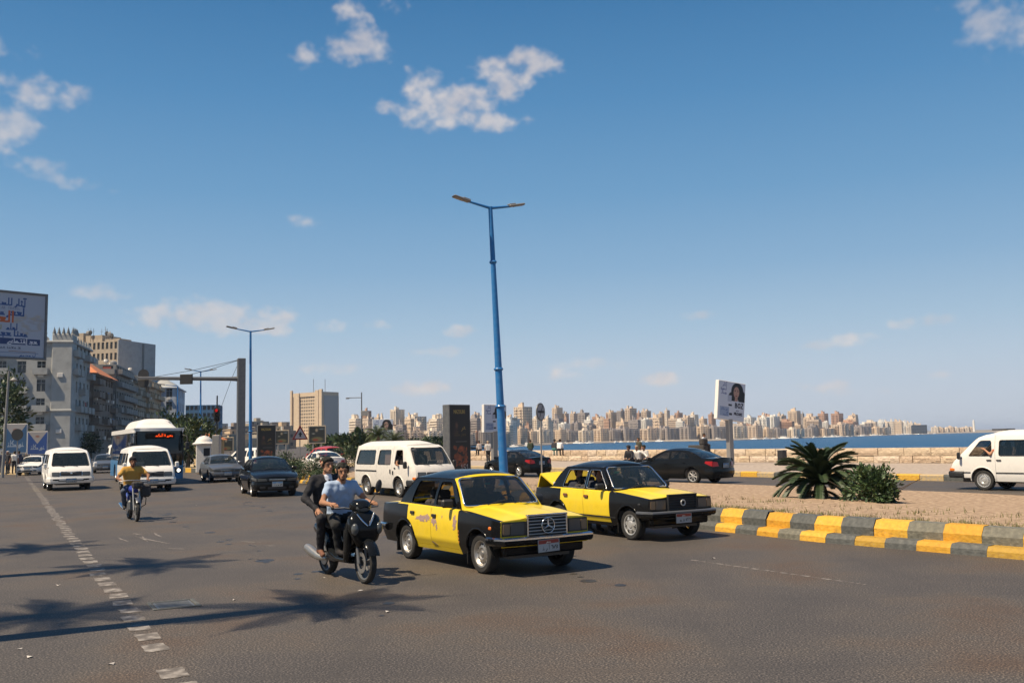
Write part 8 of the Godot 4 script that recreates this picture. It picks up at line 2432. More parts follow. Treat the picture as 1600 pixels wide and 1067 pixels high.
func build_left_town() -> void:
	M.win_glass = mat(0.02, 0.025, 0.03, 0.15)
	M.win_shut = mat(0.03, 0.034, 0.03, 0.7)
	M.win_far = mat(0.03, 0.032, 0.035, 0.35)
	var white := wall_mat(0.40, 0.395, 0.37, 201); var cream := wall_mat(0.36, 0.31, 0.24, 202); var brown := wall_mat(0.24, 0.19, 0.15, 203); var grey := wall_mat(0.28, 0.27, 0.25, 204); var tan_ := wall_mat(0.50, 0.38, 0.25, 205); var pale := wall_mat(0.48, 0.52, 0.58, 206)
	M.walls = [white, cream, brown, grey, tan_, pale]
	var T := Vector3(-0.227, 0, -0.974)                     # along the row, away
	var turn := atan2(0.227, 0.974)                          # fronts look along -T, towards us
	var corner := at_px(106, 160.0)                           # near right corner of the row
	var rt := Basis(Vector3.UP, turn)
	# [name, label, along, depth, height, width, wall, floors, side cols, extra]
	var hh := top_h(75, 536, 162.0)
	var place := func(along: float, length: float, width: float, out: float) -> Vector3: return corner + T * (along + length * 0.5) - rt.x * (width * 0.5 - out)
	var w1 := block("town_house", "white palatial town house with crenellated parapet beside the travel billboard", place.call(0, 16, 15, 0), turn, {"w": 15.0, "d": 16.0, "h": hh, "floors": 5, "cols": 5, "side_cols": 5, "first": 4.5, "ww": 1.3, "wh": 2.2, "wall": white, "singles": true, "balconies": true, "balcony_share": 0.6, "cornice": true, "trim": white, "tower_x": 3.0})
	for k in 16:
		var mm := MB.new()
		var side := k >= 9
		var q := Vector3(-7.2 + k * 1.8, hh, 8.0) if not side else Vector3(7.5, hh, 7.0 - (k - 9) * 2.2)
		mm.tri(q + Vector3(-0.5, 0, 0), q + Vector3(0.5, 0, 0), q + Vector3(0, 1.2, 0)); mm.box(q + Vector3(0, 0.25, -0.1), Vector3(0.9, 0.5, 0.3)); mm.tri(q + Vector3(0, 0, 0.3), q + Vector3(0, 0, -0.5), q + Vector3(0, 1.2, 0))
		put("merlon", mm, white, w1)
	for k in 9:
		var mm := MB.new()
		var q := Vector3(4.9 + k * 0.72, hh + 1.2, 8.2) if k < 5 else Vector3(7.8, hh + 1.2, 7.8 - (k - 4) * 0.75)
		mm.tri(q + Vector3(-0.34, 0, 0), q + Vector3(0.34, 0, 0), q + Vector3(0, 1.25, 0)); mm.tri(q + Vector3(0, 0, -0.34), q + Vector3(0, 0, 0.34), q + Vector3(0, 1.25, 0))
		put("tower_merlon", mm, white, w1)
	var tw := MB.new()
	tw.cbox(Vector3(6.2, hh * 0.5 + 0.6, 6.6), Vector3(3.2, hh + 1.2, 3.4), 0.1)
	put("corner_tower", tw, white, w1)
	var w2 := block("town_house", "brown town house with an orange tiled roof next to the white one", place.call(17, 20, 14, 0.5), turn, {"w": 14.0, "d": 20.0, "h": top_h(130, 590, 185.0), "floors": 5, "cols": 4, "side_cols": 7, "first": 3.5, "ww": 1.6, "wh": 2.1, "wall": brown, "singles": true, "balconies": true, "balcony_share": 0.5, "cornice": true})
	var rf := MB.new()
	var h2 := top_h(130, 590, 185.0)
	for q in [[Vector3(-8, h2, 10.6), Vector3(8, h2, 10.6), Vector3(4, h2 + 3.0, 3), Vector3(-4, h2 + 3.0, 3)], [Vector3(8, h2, 10.6), Vector3(8, h2, -10.6), Vector3(4, h2 + 3.0, -3), Vector3(4, h2 + 3.0, 3)], [Vector3(-8, h2, 10.6), Vector3(-8, h2, -10.6), Vector3(-4, h2 + 3.0, -3), Vector3(-4, h2 + 3.0, 3)]]: rf.quad(q[0], q[1], q[2], q[3])
	put("tiled_roof", rf, dirty(0.52, 0.17, 0.06, 0.8, 122, 1.5, 0.3), w2)
	block("apartment_house", "grey apartment house with curved balconies behind the orange roof", place.call(38, 22, 14, 1.0), turn, {"w": 14.0, "d": 22.0, "h": top_h(150, 577, 208.0), "floors": 6, "cols": 4, "side_cols": 7, "first": 3.5, "ww": 2.0, "wh": 1.9, "wall": grey, "singles": true, "balconies": true, "balcony_share": 0.8})
	block("apartment_house", "cream apartment house with many dark windows above the bus", place.call(61, 26, 14, 0.0), turn, {"w": 14.0, "d": 26.0, "h": top_h(175, 590, 235.0), "floors": 6, "cols": 4, "side_cols": 8, "first": 3.5, "ww": 2.0, "wh": 1.8, "wall": cream, "singles": true, "balconies": true, "balcony_share": 0.6})
	block("apartment_house", "tan apartment house with long shaded balconies before the blue-white mansion", place.call(88, 24, 14, 0.6), turn, {"w": 14.0, "d": 24.0, "h": top_h(190, 600, 262.0), "floors": 6, "cols": 4, "side_cols": 7, "first": 3.5, "ww": 2.0, "wh": 1.5, "wall": tan_, "singles": true, "balconies": true, "balcony_share": 0.7})
	var w6 := block("mansion", "blue-white ornate mansion with a pale curved roof at the end of the row", place.call(114, 22, 16, 4.5), turn, {"w": 16.0, "d": 22.0, "h": top_h(213, 612, 290.0), "floors": 4, "cols": 4, "side_cols": 5, "first": 4.0, "ww": 1.6, "wh": 2.4, "wall": pale, "singles": true, "cornice": true})
	var h6 := top_h(213, 612, 290.0)
	var mr := MB.new()
	mr.sheet(ccw([Vector2(-1, -1), Vector2(1, -1), Vector2(1, 1), Vector2(-1, 1)]), func(p: Vector2) -> Vector3: return Vector3(p.x * 8.0, h6 + 3.2 * (1 - pow(absf(p.x), 3)) * (1 - pow(absf(p.y), 4)), p.y * 11.0), 0.2, 0.2, Vector3(0, 1, 0))
	put("mansard_roof", mr, white, w6)
	# the tall modern block with masts
	var hd := 262.0
	var hh7 := top_h(180, 531, hd)
	var m7 := block("office_tower", "tall concrete office block with antennas on its roof and a blank grey side", at_px(170, hd + 12.0), -0.28, {"w": 17.0, "d": 16.0, "h": hh7, "floors": 9, "cols": 12, "side_cols": 0, "first": 4.0, "ww": 0.8, "wh": 1.9, "wall": wall_mat(0.40, 0.33, 0.25, 207), "singles": false, "roof_bits": [[-4, 0, 8, 8, 2.4], [3, 1, 5, 5, 1.2], [-7, 3, 2, 3, 3.2]]})
	var sidep := MB.new()
	sidep.box(Vector3(8.6, hh7 * 0.5, 0), Vector3(0.3, hh7 + 0.6, 16.2))
	put("blank_side", sidep, wall_mat(0.36, 0.36, 0.35, 208), m7)
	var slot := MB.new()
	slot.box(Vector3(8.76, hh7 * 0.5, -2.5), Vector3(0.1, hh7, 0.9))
	put("recess_shade_strip", slot, mat(0.06, 0.065, 0.07, 0.3), m7)  # dark strip standing proud, coloured for the shade of a recess
	for k in 13:
		var am := MB.new()
		var x := rng.randf_range(-7.5, 4.0); var z := rng.randf_range(0, 6); var ah := rng.randf_range(2.0, 5.5)
		am.tube([Vector3(x, hh7, z), Vector3(x, hh7 + ah, z)], 0.07, 4)
		if k % 3 == 0: am.blob(Vector3(x, hh7 + ah * 0.7, z + 0.2), Vector3(0.7, 0.7, 0.15), Basis.IDENTITY, 5, 8)
		else: am.box(Vector3(x, hh7 + ah * 0.8, z), Vector3(1.1, 0.06, 0.06)); 
		put("antenna", am, M.wire if k % 2 == 0 else M.pole_metal, m7)
	# houses beyond the end of the row
	block("apartment_house", "sunlit beige stepped apartment house above the bus roof", at_px(243, 340.0), 0.55, {"w": 7.5, "d": 11.0, "h": top_h(243, 628, 340.0), "floors": 4, "cols": 2, "side_cols": 3, "first": 3.0, "ww": 2.0, "wh": 1.6, "wall": tan_, "singles": false, "roof_bits": [[-1.5, 0, 4.5, 6, 4.0], [2.6, 1.5, 3.0, 4, 2.4]]})
	block("office_block", "long dark grey office block behind the single armed lamp", at_px(282, 300.0), -0.35, {"w": 13.0, "d": 20.0, "h": top_h(280, 654, 300.0), "floors": 4, "cols": 7, "side_cols": 8, "first": 2.5, "ww": 1.2, "wh": 1.6, "wall": wall_mat(0.20, 0.21, 0.21, 209)})
	block("glass_block", "blue glazed office block behind the twin street lamp", at_px(318, 360.0), 0.2, {"w": 12.0, "d": 12.0, "h": top_h(316, 634, 360.0), "floors": 6, "cols": 8, "side_cols": 5, "first": 1.0, "ww": 1.1, "wh": 2.0, "wall": wall_mat(0.06, 0.15, 0.27, 210)})
	# a hillside of small houses behind the gantry
	var r := RandomNumberGenerator.new(); r.seed = 91
	for k in 64:
		var px := r.randf_range(322, 462)
		var d := r.randf_range(330, 620)
		var y := lerpf(700, 664 - 12.0 * smoothstep(370, 450, px), clampf((d - 300) / 330.0, 0, 1)) + r.randf_range(-8, 6)
		var h := top_h(px, y, d)
		if h < 4: continue
		var w := r.randf_range(8, 16)
		block("hillside_house", "small sunlit house on the slope behind the gantry", at_px(px, d), r.randf_range(0.3, 0.9), {"w": w, "d": w * 0.8, "h": h, "floors": clampi(int(h / 3.2), 1, 9), "cols": clampi(int(w / 3.0), 2, 5), "side_cols": 3, "first": 0.5, "ww": 1.2, "wh": 1.5, "wall": [cream, tan_, white, brown][r.randi() % 4], "roof_bits": [[r.randf_range(-2, 2), 0, 3, 3, 2.2]] if k % 2 == 0 else []}, "small houses on the slope behind the gantry")
	# the big beige public building
	var bd := 800.0
	var bh := top_h(490, 613, bd)
	var beige := wall_mat(0.60, 0.46, 0.31, 211)
	var bb := block("public_building", "massive beige public building with a recessed grid of windows", at_px(492, bd + 12.0), -0.62, {"w": 38.0, "d": 18.0, "h": bh - 3.0, "floors": 13, "cols": 18, "side_cols": 0, "first": 6.0, "ww": 1.1, "wh": 2.2, "wall": beige})
	var par := MB.new()
	par.box(Vector3(0, bh - 1.6, 0.4), Vector3(38.0, 3.4, 18.4))
	put("parapet", par, beige, bb)
	for q in [[-18.2, 2.0, 1.6, 2.4], [-11.6, 6.4, 1.6, 0.0], [13.0, 4.0, 1.6, 1.6], [17.4, 3.4, 1.6, 2.2]]:
		var pm := MB.new()
		pm.box(Vector3(q[0], (bh + q[3]) * 0.5, 9.0 + q[2] * 0.5), Vector3(q[1], bh + q[3], q[2]))
		put("pier", pm, beige, bb)
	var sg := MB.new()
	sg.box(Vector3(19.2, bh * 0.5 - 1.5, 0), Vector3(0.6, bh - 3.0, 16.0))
	put("shade_grey_side", sg, wall_mat(0.36, 0.36, 0.34, 212), bb)  # grey on a beige building: shade of this side painted in
	var lo := MB.new()
	lo.box(Vector3(6.0, 4.5, 12.0), Vector3(40.0, 9.0, 7.0))
	put("podium", lo, beige, bb)
	for q in [[-2, 9.0], [12, 8.0]]:
		var am := MB.new()
		am.tube([Vector3(q[0], bh, 0), Vector3(q[0], bh + q[1] + 3.0, 0)], 0.28, 4)
		put("mast", am, M.grey_metal, bb)

func build_skyline() -> void:
	var walls := [wall_mat(0.68, 0.54, 0.40, 221), wall_mat(0.74, 0.64, 0.52, 222), wall_mat(0.52, 0.33, 0.23, 223), wall_mat(0.62, 0.50, 0.39, 224), wall_mat(0.38, 0.33, 0.30, 225), wall_mat(0.78, 0.74, 0.67, 226)]
	var r := RandomNumberGenerator.new(); r.seed = 55
	# prototypes: unit towers of 12 and 18 floors, slabs of 7
	var names := ["beige", "cream", "brick red", "tan", "brown grey", "white"]
	var protos := {}
	var proto := func(kind: int, wl: int) -> Node3D:
		var key := "%d_%d" % [kind, wl]
		if not protos.has(key):
			var c: Dictionary = [{"w": 16.0, "d": 16.0, "h": 40.0, "floors": 13, "cols": 5, "side_cols": 5}, {"w": 14.0, "d": 20.0, "h": 56.0, "floors": 18, "cols": 4, "side_cols": 6}, {"w": 24.0, "d": 14.0, "h": 22.0, "floors": 7, "cols": 7, "side_cols": 4}, {"w": 28.0, "d": 15.0, "h": 34.0, "floors": 11, "cols": 8, "side_cols": 4}][kind].duplicate()
			c.first = 0.6; c.ww = 1.25; c.wh = 1.35; c.wall = walls[wl]; c.deep = 0.5
			c.roof_bits = [[r.randf_range(-3, 3), r.randf_range(-3, 3), 5.0, 5.0, 3.4], [r.randf_range(-5, 5), r.randf_range(-4, 4), 3.0, 3.0, 5.0]]
			var label: String = ["%s square tower block in the skyline across the bay", "%s tall slender tower in the skyline across the bay", "%s low apartment block in the skyline across the bay", "%s broad slab with long balconies in the skyline across the bay"][kind] % names[wl]
			var o := block("skyline_tower" if kind < 2 else "skyline_block", label, Vector3.ZERO, 0, c, label.split(" in the")[0] + "s across the bay")
			if kind == 3:
				var sb := MB.new()
				for f in range(1, c.floors):
					var y: float = 0.6 + f * (c.h - 0.6) / c.floors
					sb.box(Vector3(0, y, c.d / 2 + 0.8), Vector3(c.w, 1.0, 1.6)); sb.box(Vector3(c.w / 2 + 0.5, y, 0), Vector3(1.0, 1.0, c.d * 0.7))
				sb.box(Vector3(-4, c.h + 2.5, 0), Vector3(12, 5.0, 9))
				put("balcony_bands", sb, walls[wl], o).set_meta("kind", "stuff")
			for s in ([-1.0, 1.0] if kind < 3 else []):
				var bm := MB.new()
				for f in range(1, c.floors):
					var y: float = 0.6 + f * (c.h - 0.6) / c.floors
					bm.box(Vector3(s * c.w * 0.22, y, c.d / 2 + 0.6), Vector3(c.w * 0.24, 1.1, 1.2)); bm.box(Vector3(c.w / 2 + 0.6, y, s * c.d * 0.22), Vector3(1.2, 1.1, c.d * 0.24))
				put("balcony_stack", bm, walls[wl], o).set_meta("kind", "stuff")
			protos[key] = [o, 0]
		return protos[key][0]
	var place := func(kind: int, wl: int, px: float, wpx: float, ytop: float, d: float, turn: float) -> void:
		var o: Node3D = proto.call(kind, wl)
		var e: Array = protos["%d_%d" % [kind, wl]]
		if e[1] > 0: o = copy(o, Vector3.ZERO, 0)
		e[1] += 1
		var dims: Vector3 = [Vector3(16, 40, 16), Vector3(14, 56, 20), Vector3(24, 22, 14), Vector3(28, 34, 15)][kind]
		var at := at_px(px, d, -1.2)
		var app: float = absf(cos(turn)) * dims.x + absf(sin(turn)) * dims.z
		var k := wpx / FOCAL * d / app
		o.position = at; o.rotation.y = turn
		o.scale = Vector3(k, (top_h(px, ytop, d) + 1.2) / dims.y, k)
	var shore := func(px: float) -> float: return tab([[540.0, 560.0], [700.0, 560.0], [770.0, 575.0], [880.0, 840.0], [1000.0, 900.0], [1200.0, 960.0], [1300.0, 1155.0], [1400.0, 1455.0], [1480.0, 1700.0]], px)
	for q in [[621, 22, 640, 1, 1], [650, 33, 651, 0, 1], [673, 12, 659, 0, 4], [685, 14, 656, 0, 2], [573, 14, 642, 1, 2], [592, 14, 652, 0, 0], [746, 20, 649, 0, 3], [818, 29, 636, 0, 0], [852, 13, 657, 0, 0], [872, 17, 637, 1, 0], [885, 10, 646, 1, 3], [898, 14, 646, 1, 3], [913, 19, 645, 0, 4], [934, 16, 651, 0, 2], [957, 18, 644, 1, 0], [973, 16, 642, 1, 4], [987, 19, 638, 1, 3], [1000, 8, 645, 1, 2], [1011, 16, 642, 1, 3], [1035, 12, 646, 1, 0], [1044, 9, 641, 1, 1], [1062, 13, 645, 1, 2], [1085, 16, 648, 0, 1], [1100, 13, 654, 0, 0], [1114, 12, 647, 1, 2], [1173, 20, 652, 0, 5], [1197, 23, 649, 0, 2], [1224, 13, 649, 1, 3], [1243, 21, 642, 0, 0], [1256, 6, 646, 1, 4], [1270, 20, 653, 0, 3], [1288, 16, 646, 0, 2], [1310, 19, 646, 0, 2], [1337, 13, 648, 1, 0], [1135, 16, 640, 1, 4]]:
		var d: float = shore.call(q[0]) * 1.16 + r.randf_range(0, 60)
		place.call(q[3], q[4], q[0], q[1], q[2], d, deg_to_rad(r.randf_range(-52, -36)))
	for k in 190:                                   # lower houses between and behind the towers
		var px := r.randf_range(548, 1395)
		var d: float = shore.call(px) * r.randf_range(1.04, 1.14)
		place.call([2, 2, 0, 3, 3, 1][r.randi() % 6], [0, 1, 1, 3, 2, 5, 4][r.randi() % 7], px, r.randf_range(7, 24), r.randf_range(652, 675) - 0.006 * (px - 800) + (4 if px > 1300 else 0), d, deg_to_rad(r.randf_range(-55, -30)))
	var px := 556.0
	while px < 1385.0:                              # the shaded front row along the shore road
		var w := r.randf_range(14, 40)
		place.call(2, [0, 4, 3, 1, 4][r.randi() % 5], px, w, r.randf_range(669, 676) - 0.012 * (px - 800), shore.call(px) * 1.025, deg_to_rad(r.randf_range(-74, -62)))
		px += w * 0.9
	for k in 34:                                    # the peach-coloured old quarter by the point
		var p2 := r.randf_range(1372, 1440)
		place.call(2, [1, 0, 5][r.randi() % 3], p2, r.randf_range(6, 12), 657.0 + absf(p2 - 1392.0) * 0.12 + r.randf_range(0, 8), shore.call(p2) * r.randf_range(1.03, 1.2), deg_to_rad(r.randf_range(-50, -25)))
	for k in 8: place.call(2, [1, 0][k % 2], 1462.0 + k * 8.0, 12.0, 667.0 + (k % 3), 1900.0, deg_to_rad(-40))
	var db := block("ferry_terminal", "dark flat roofed terminal building at the water by the point", at_px(1437, 1480.0, -1.2), -0.3, {"w": 22.0, "d": 12.0, "h": top_h(1437, 664, 1480.0) + 1.2, "floors": 3, "cols": 6, "side_cols": 3, "first": 0.5, "ww": 2.6, "wh": 2.2, "wall": wall_mat(0.07, 0.08, 0.10, 231)})
	var lh := thing("lighthouse", "slim white lighthouse at the end of the breakwater", "lighthouse", at_px(1523, 1800.0, -1.2))
	var lm := MB.new()
	lm.lathe([Vector2(2.4, 0), Vector2(1.6, top_h(1523, 656, 1800.0)), Vector2(0.01, top_h(1523, 655, 1800.0))], Vector3.ZERO, Vector3.UP, 12)
	put("tower", lm, walls[5], lh)
	var bw := MB.new()
	bw.box(at_px(1530, 1790.0, -1.6), Vector3(340, 2.6, 8))
	struct_("breakwater", bw, walls[0])
	# beach strip and boats
	var hullm := MB.new()
	var secs := [[Vector3(0, 0.6, -4.2), 0.1, 0.5], [Vector3(0, 0.45, -3.0), 0.9, 0.6], [Vector3(0, 0.35, 0), 1.35, 0.7], [Vector3(0, 0.4, 3.0), 1.2, 0.6], [Vector3(0, 0.5, 3.6), 1.0, 0.5]]
	var hull := loft(secs, 10)
	var cab := MB.new()
	cab.cbox(Vector3(0, 1.5, 0.4), Vector3(1.7, 1.3, 2.8), 0.2); cab.box(Vector3(0, 3.2, 0.2), Vector3(0.1, 3.4, 0.1))
	var b0 := thing("boat", "small white boat moored along the far shore", "boat", Vector3.ZERO, 0, "boats moored along the far shore")
	put("hull", hull, M.white_paint, b0); put("cabin", cab, M.white_old, b0)
	for k in 80:
		var bx := r.randf_range(800, 1470) if k > 30 else r.randf_range(1300, 1470)
		var b: Node3D = b0 if k == 0 else copy(b0, Vector3.ZERO, 0)
		b.position = at_px(bx, shore.call(bx) - r.randf_range(14, 60), -2.35)
		b.rotation.y = r.randf() * TAU
		b.scale = Vector3.ONE * r.randf_range(0.45, 1.15)

# ---------------------------------------------------------------- print: strokes on images
const AR := {   # strokes in letter heights, baseline 0, running left; [advance, [points...], ...]
	"ا": [0.45, [[-0.2, 0], [-0.2, 1.5]]], "أ": [0.45, [[-0.2, 0], [-0.2, 1.3]], [[-0.1, 1.6], [-0.3, 1.6]]], "إ": [0.45, [[-0.2, 0], [-0.2, 1.4]], [[-0.1, -0.3], [-0.3, -0.3]]], "آ": [0.5, [[-0.2, 0], [-0.2, 1.3]], [[0.05, 1.6], [-0.2, 1.7], [-0.45, 1.6]]],
	"ل": [0.6, [[-0.2, 1.5], [-0.2, 0.05], [-0.6, 0]]], "ب": [0.7, [[0, 0], [-0.3, 0], [-0.3, 0.5], [-0.3, 0], [-0.7, 0]], [[-0.3, -0.3], [-0.32, -0.32]]], "ت": [0.7, [[0, 0], [-0.3, 0], [-0.3, 0.5], [-0.3, 0], [-0.7, 0]], [[-0.2, 0.85], [-0.22, 0.85]], [[-0.42, 0.85], [-0.44, 0.85]]], "ث": [0.7, [[0, 0], [-0.3, 0], [-0.3, 0.5], [-0.3, 0], [-0.7, 0]], [[-0.2, 0.85], [-0.22, 0.85]], [[-0.42, 0.85], [-0.44, 0.85]], [[-0.31, 1.05], [-0.33, 1.05]]],
	"ن": [0.7, [[0, 0], [-0.3, 0], [-0.3, 0.5], [-0.3, 0], [-0.7, 0]], [[-0.3, 0.85], [-0.32, 0.85]]], "ي": [0.7, [[0, 0], [-0.3, 0], [-0.3, 0.5], [-0.3, 0], [-0.7, 0]], [[-0.2, -0.32], [-0.22, -0.32]], [[-0.42, -0.32], [-0.44, -0.32]]], "ى": [0.9, [[0, 0.1], [-0.2, 0.3], [-0.5, 0.1], [-0.8, -0.25], [-0.4, -0.4], [0, -0.3]]],
	"س": [1.2, [[0, 0], [-0.2, 0.0], [-0.2, 0.4], [-0.3, 0], [-0.5, 0], [-0.5, 0.4], [-0.6, 0], [-0.8, 0], [-0.8, 0.45], [-0.85, 0], [-1.2, 0]]], "ح": [0.95, [[0, 0], [-0.45, 0.05], [-0.15, 0.5], [-0.75, 0.55], [-0.3, 0.05], [-0.95, 0]]], "ج": [0.95, [[0, 0], [-0.45, 0.05], [-0.15, 0.5], [-0.75, 0.55], [-0.3, 0.05], [-0.95, 0]], [[-0.45, -0.28], [-0.47, -0.28]]],
	"م": [0.7, [[0, 0], [-0.2, 0], [-0.2, 0.35], [-0.5, 0.35], [-0.5, -0.02], [-0.2, 0], [-0.7, 0]]], "ك": [0.9, [[0, 0], [-0.9, 0]], [[-0.2, 0], [-0.25, 0.6], [-0.75, 0.75], [-0.2, 1.4]]], "ع": [0.75, [[0, 0], [-0.2, 0.05], [-0.5, 0.5], [-0.2, 0.5], [-0.5, 0.05], [-0.75, 0]]], "ة": [0.6, [[0, 0], [-0.15, 0.1], [-0.2, 0.5], [-0.5, 0.3], [-0.4, 0], [-0.1, 0.05]], [[-0.2, 0.85], [-0.22, 0.85]], [[-0.42, 0.85], [-0.44, 0.85]]], "ه": [0.7, [[0, 0], [-0.3, 0.0], [-0.2, 0.5], [-0.5, 0.3], [-0.3, 0], [-0.7, 0]]],
	"و": [0.6, [[0, 0], [-0.2, 0.45], [-0.5, 0.4], [-0.4, 0.05], [-0.1, 0.1], [-0.25, -0.2], [-0.6, -0.4]]], "ر": [0.5, [[0, 0.1], [-0.1, 0.25], [-0.15, -0.1], [-0.5, -0.4]]], "ز": [0.5, [[0, 0.1], [-0.1, 0.25], [-0.15, -0.1], [-0.5, -0.4]], [[-0.15, 0.65], [-0.17, 0.65]]], "د": [0.55, [[0, 0], [-0.4, 0], [-0.2, 0.6]]], "ق": [0.75, [[0, 0], [-0.3, 0.05], [-0.15, 0.5], [-0.5, 0.5], [-0.4, 0.05], [-0.75, 0]], [[-0.25, 0.85], [-0.27, 0.85]], [[-0.45, 0.85], [-0.47, 0.85]]], "ف": [0.75, [[0, 0], [-0.3, 0.05], [-0.15, 0.5], [-0.5, 0.5], [-0.4, 0.05], [-0.75, 0]], [[-0.35, 0.85], [-0.37, 0.85]]], "ص": [1.1, [[0, 0], [-0.3, 0.05], [-0.6, 0.5], [-0.85, 0.35], [-0.7, 0], [-0.2, 0], [-0.95, 0], [-0.95, 0.35], [-1.1, 0]]],
	"١": [0.4, [[-0.2, 0], [-0.2, 1.1]]], "٢": [0.6, [[-0.15, 0], [-0.15, 1.1], [-0.5, 1.1], [-0.5, 0.8]]], "٣": [0.7, [[-0.15, 0], [-0.15, 1.1], [-0.35, 0.85], [-0.55, 1.1]]], "٤": [0.6, [[-0.5, 1.1], [-0.15, 0.85], [-0.45, 0.6], [-0.15, 0.3], [-0.5, 0.1]]], "٥": [0.6, [[-0.3, 0.9], [-0.1, 0.4], [-0.3, 0.1], [-0.5, 0.4], [-0.3, 0.9]]], "٦": [0.6, [[-0.5, 1.1], [-0.15, 1.1], [-0.2, 0]]], "٩": [0.6, [[-0.1, 0], [-0.15, 0.8], [-0.45, 0.7], [-0.35, 1.1], [-0.15, 0.9]]], " ": [0.45]}
const LATIN := {"A": [[0, 0], [0.3, 1.1], [0.6, 0], [0.48, 0.4], [0.12, 0.4]], "B": [[0, 0], [0, 1.1], [0.45, 1.0], [0.45, 0.65], [0, 0.58], [0.55, 0.45], [0.5, 0.05], [0, 0]], "E": [[0.5, 0], [0, 0], [0, 0.55], [0.4, 0.55], [0, 0.55], [0, 1.1], [0.5, 1.1]], "G": [[0.5, 0.9], [0.3, 1.1], [0, 0.8], [0, 0.3], [0.3, 0], [0.55, 0.2], [0.55, 0.5], [0.3, 0.5]], "I": [[0.1, 0], [0.1, 1.1]], "K": [[0, 0], [0, 1.1], [0, 0.5], [0.5, 1.1], [0.15, 0.6], [0.55, 0]], "L": [[0, 1.1], [0, 0], [0.5, 0]], "M": [[0, 0], [0, 1.1], [0.35, 0.4], [0.7, 1.1], [0.7, 0]], "N": [[0, 0], [0, 1.1], [0.55, 0], [0.55, 1.1]], "O": [[0.3, 0], [0, 0.3], [0, 0.8], [0.3, 1.1], [0.6, 0.8], [0.6, 0.3], [0.3, 0]], "R": [[0, 0], [0, 1.1], [0.5, 0.95], [0.5, 0.65], [0, 0.55], [0.55, 0]], "S": [[0, 0.1], [0.4, 0], [0.5, 0.35], [0.05, 0.7], [0.2, 1.1], [0.5, 1.0]], "T": [[0.3, 0], [0.3, 1.1], [0, 1.1], [0.6, 1.1]], "U": [[0, 1.1], [0, 0.2], [0.3, 0], [0.6, 0.2], [0.6, 1.1]], "V": [[0, 1.1], [0.3, 0], [0.6, 1.1]], "Z": [[0, 1.1], [0.55, 1.1], [0, 0], [0.55, 0]], "1": [[0.1, 0.8], [0.3, 1.1], [0.3, 0]], "5": [[0.5, 1.1], [0.05, 1.1], [0.05, 0.6], [0.5, 0.5], [0.45, 0.05], [0, 0.05]]}
func stroke(im: Image, a: Vector2, b: Vector2, th: float, c: Color) -> void:
	var n := int(a.distance_to(b)) + 1
	var r := maxi(int(th), 1)
	for k in n + 1:
		var p := a.lerp(b, float(k) / n)
		im.fill_rect(Rect2i(int(p.x - th * 0.5), int(p.y - th * 0.5), r, r), c)
func arabic(im: Image, text: String, right: float, base: float, size: float, c: Color, th: float) -> void:
	var x := right
	for ch in text:
		var g: Array = AR.get(ch, [0.5])
		for k in range(1, g.size()):
			var pl: Array = g[k]
			for i in pl.size() - 1: stroke(im, Vector2(x + pl[i][0] * size, base - pl[i][1] * size), Vector2(x + pl[i + 1][0] * size, base - pl[i + 1][1] * size), th, c)
		x -= g[0] * size
func latin(im: Image, text: String, left: float, base: float, size: float, c: Color, th: float) -> void:
	var x := left
	for ch in text:
		var pl: Array = LATIN.get(ch, [])
		for i in pl.size() - 1: stroke(im, Vector2(x + pl[i][0] * size, base - pl[i][1] * size), Vector2(x + pl[i + 1][0] * size, base - pl[i + 1][1] * size), th, c)
		x += size * (0.85 if ch != "I" else 0.4)
func oval(im: Image, c0: Vector2, rx: float, ry: float, c: Color, soft := 0.0) -> void:
	for y in range(maxi(int(c0.y - ry), 0), mini(int(c0.y + ry) + 1, im.get_height())):
		for x in range(maxi(int(c0.x - rx), 0), mini(int(c0.x + rx) + 1, im.get_width())):
			var q := Vector2((x - c0.x) / rx, (y - c0.y) / ry).length()
			if q < 1.0: im.set_pixel(x, y, im.get_pixel(x, y).lerp(c, clampf((1.0 - q) / maxf(soft, 0.01), 0, 1)))
func plate_image(k: int) -> Image:
	if M.has("plate_%d" % k): return M["plate_%d" % k]
	var im := Image.create(128, 64, false, Image.FORMAT_RGB8)
	im.fill(lin(0.36, 0.36, 0.35))
	im.fill_rect(Rect2i(4, 3, 120, 19), lin(0.28, 0.035, 0.02) if k != 2 else lin(0.10, 0.24, 0.42))
	arabic(im, "مصر", 76, 18, 12, lin(0.6, 0.5, 0.4), 2)
	arabic(im, ["٤٩٥٣ أ ر ن", "٣٦٢٥ ق ص", "٢٥١ س م ل"][k], 120, 52, 17, lin(0.05, 0.05, 0.05), 3)
	for e in [Rect2i(0, 0, 128, 3), Rect2i(0, 61, 128, 3), Rect2i(0, 0, 3, 64), Rect2i(125, 0, 3, 64)]: im.fill_rect(e, lin(0.25, 0.25, 0.25))
	M["plate_%d" % k] = im
	return im
func led_image() -> Image:
	var im := Image.create(320, 64, false, Image.FORMAT_RGB8)
	im.fill(Color(0, 0, 0))
	arabic(im, "بحرى ١١ المكس", 300, 44, 22, Color(1.0, 0.30, 0.04), 5)
	return im
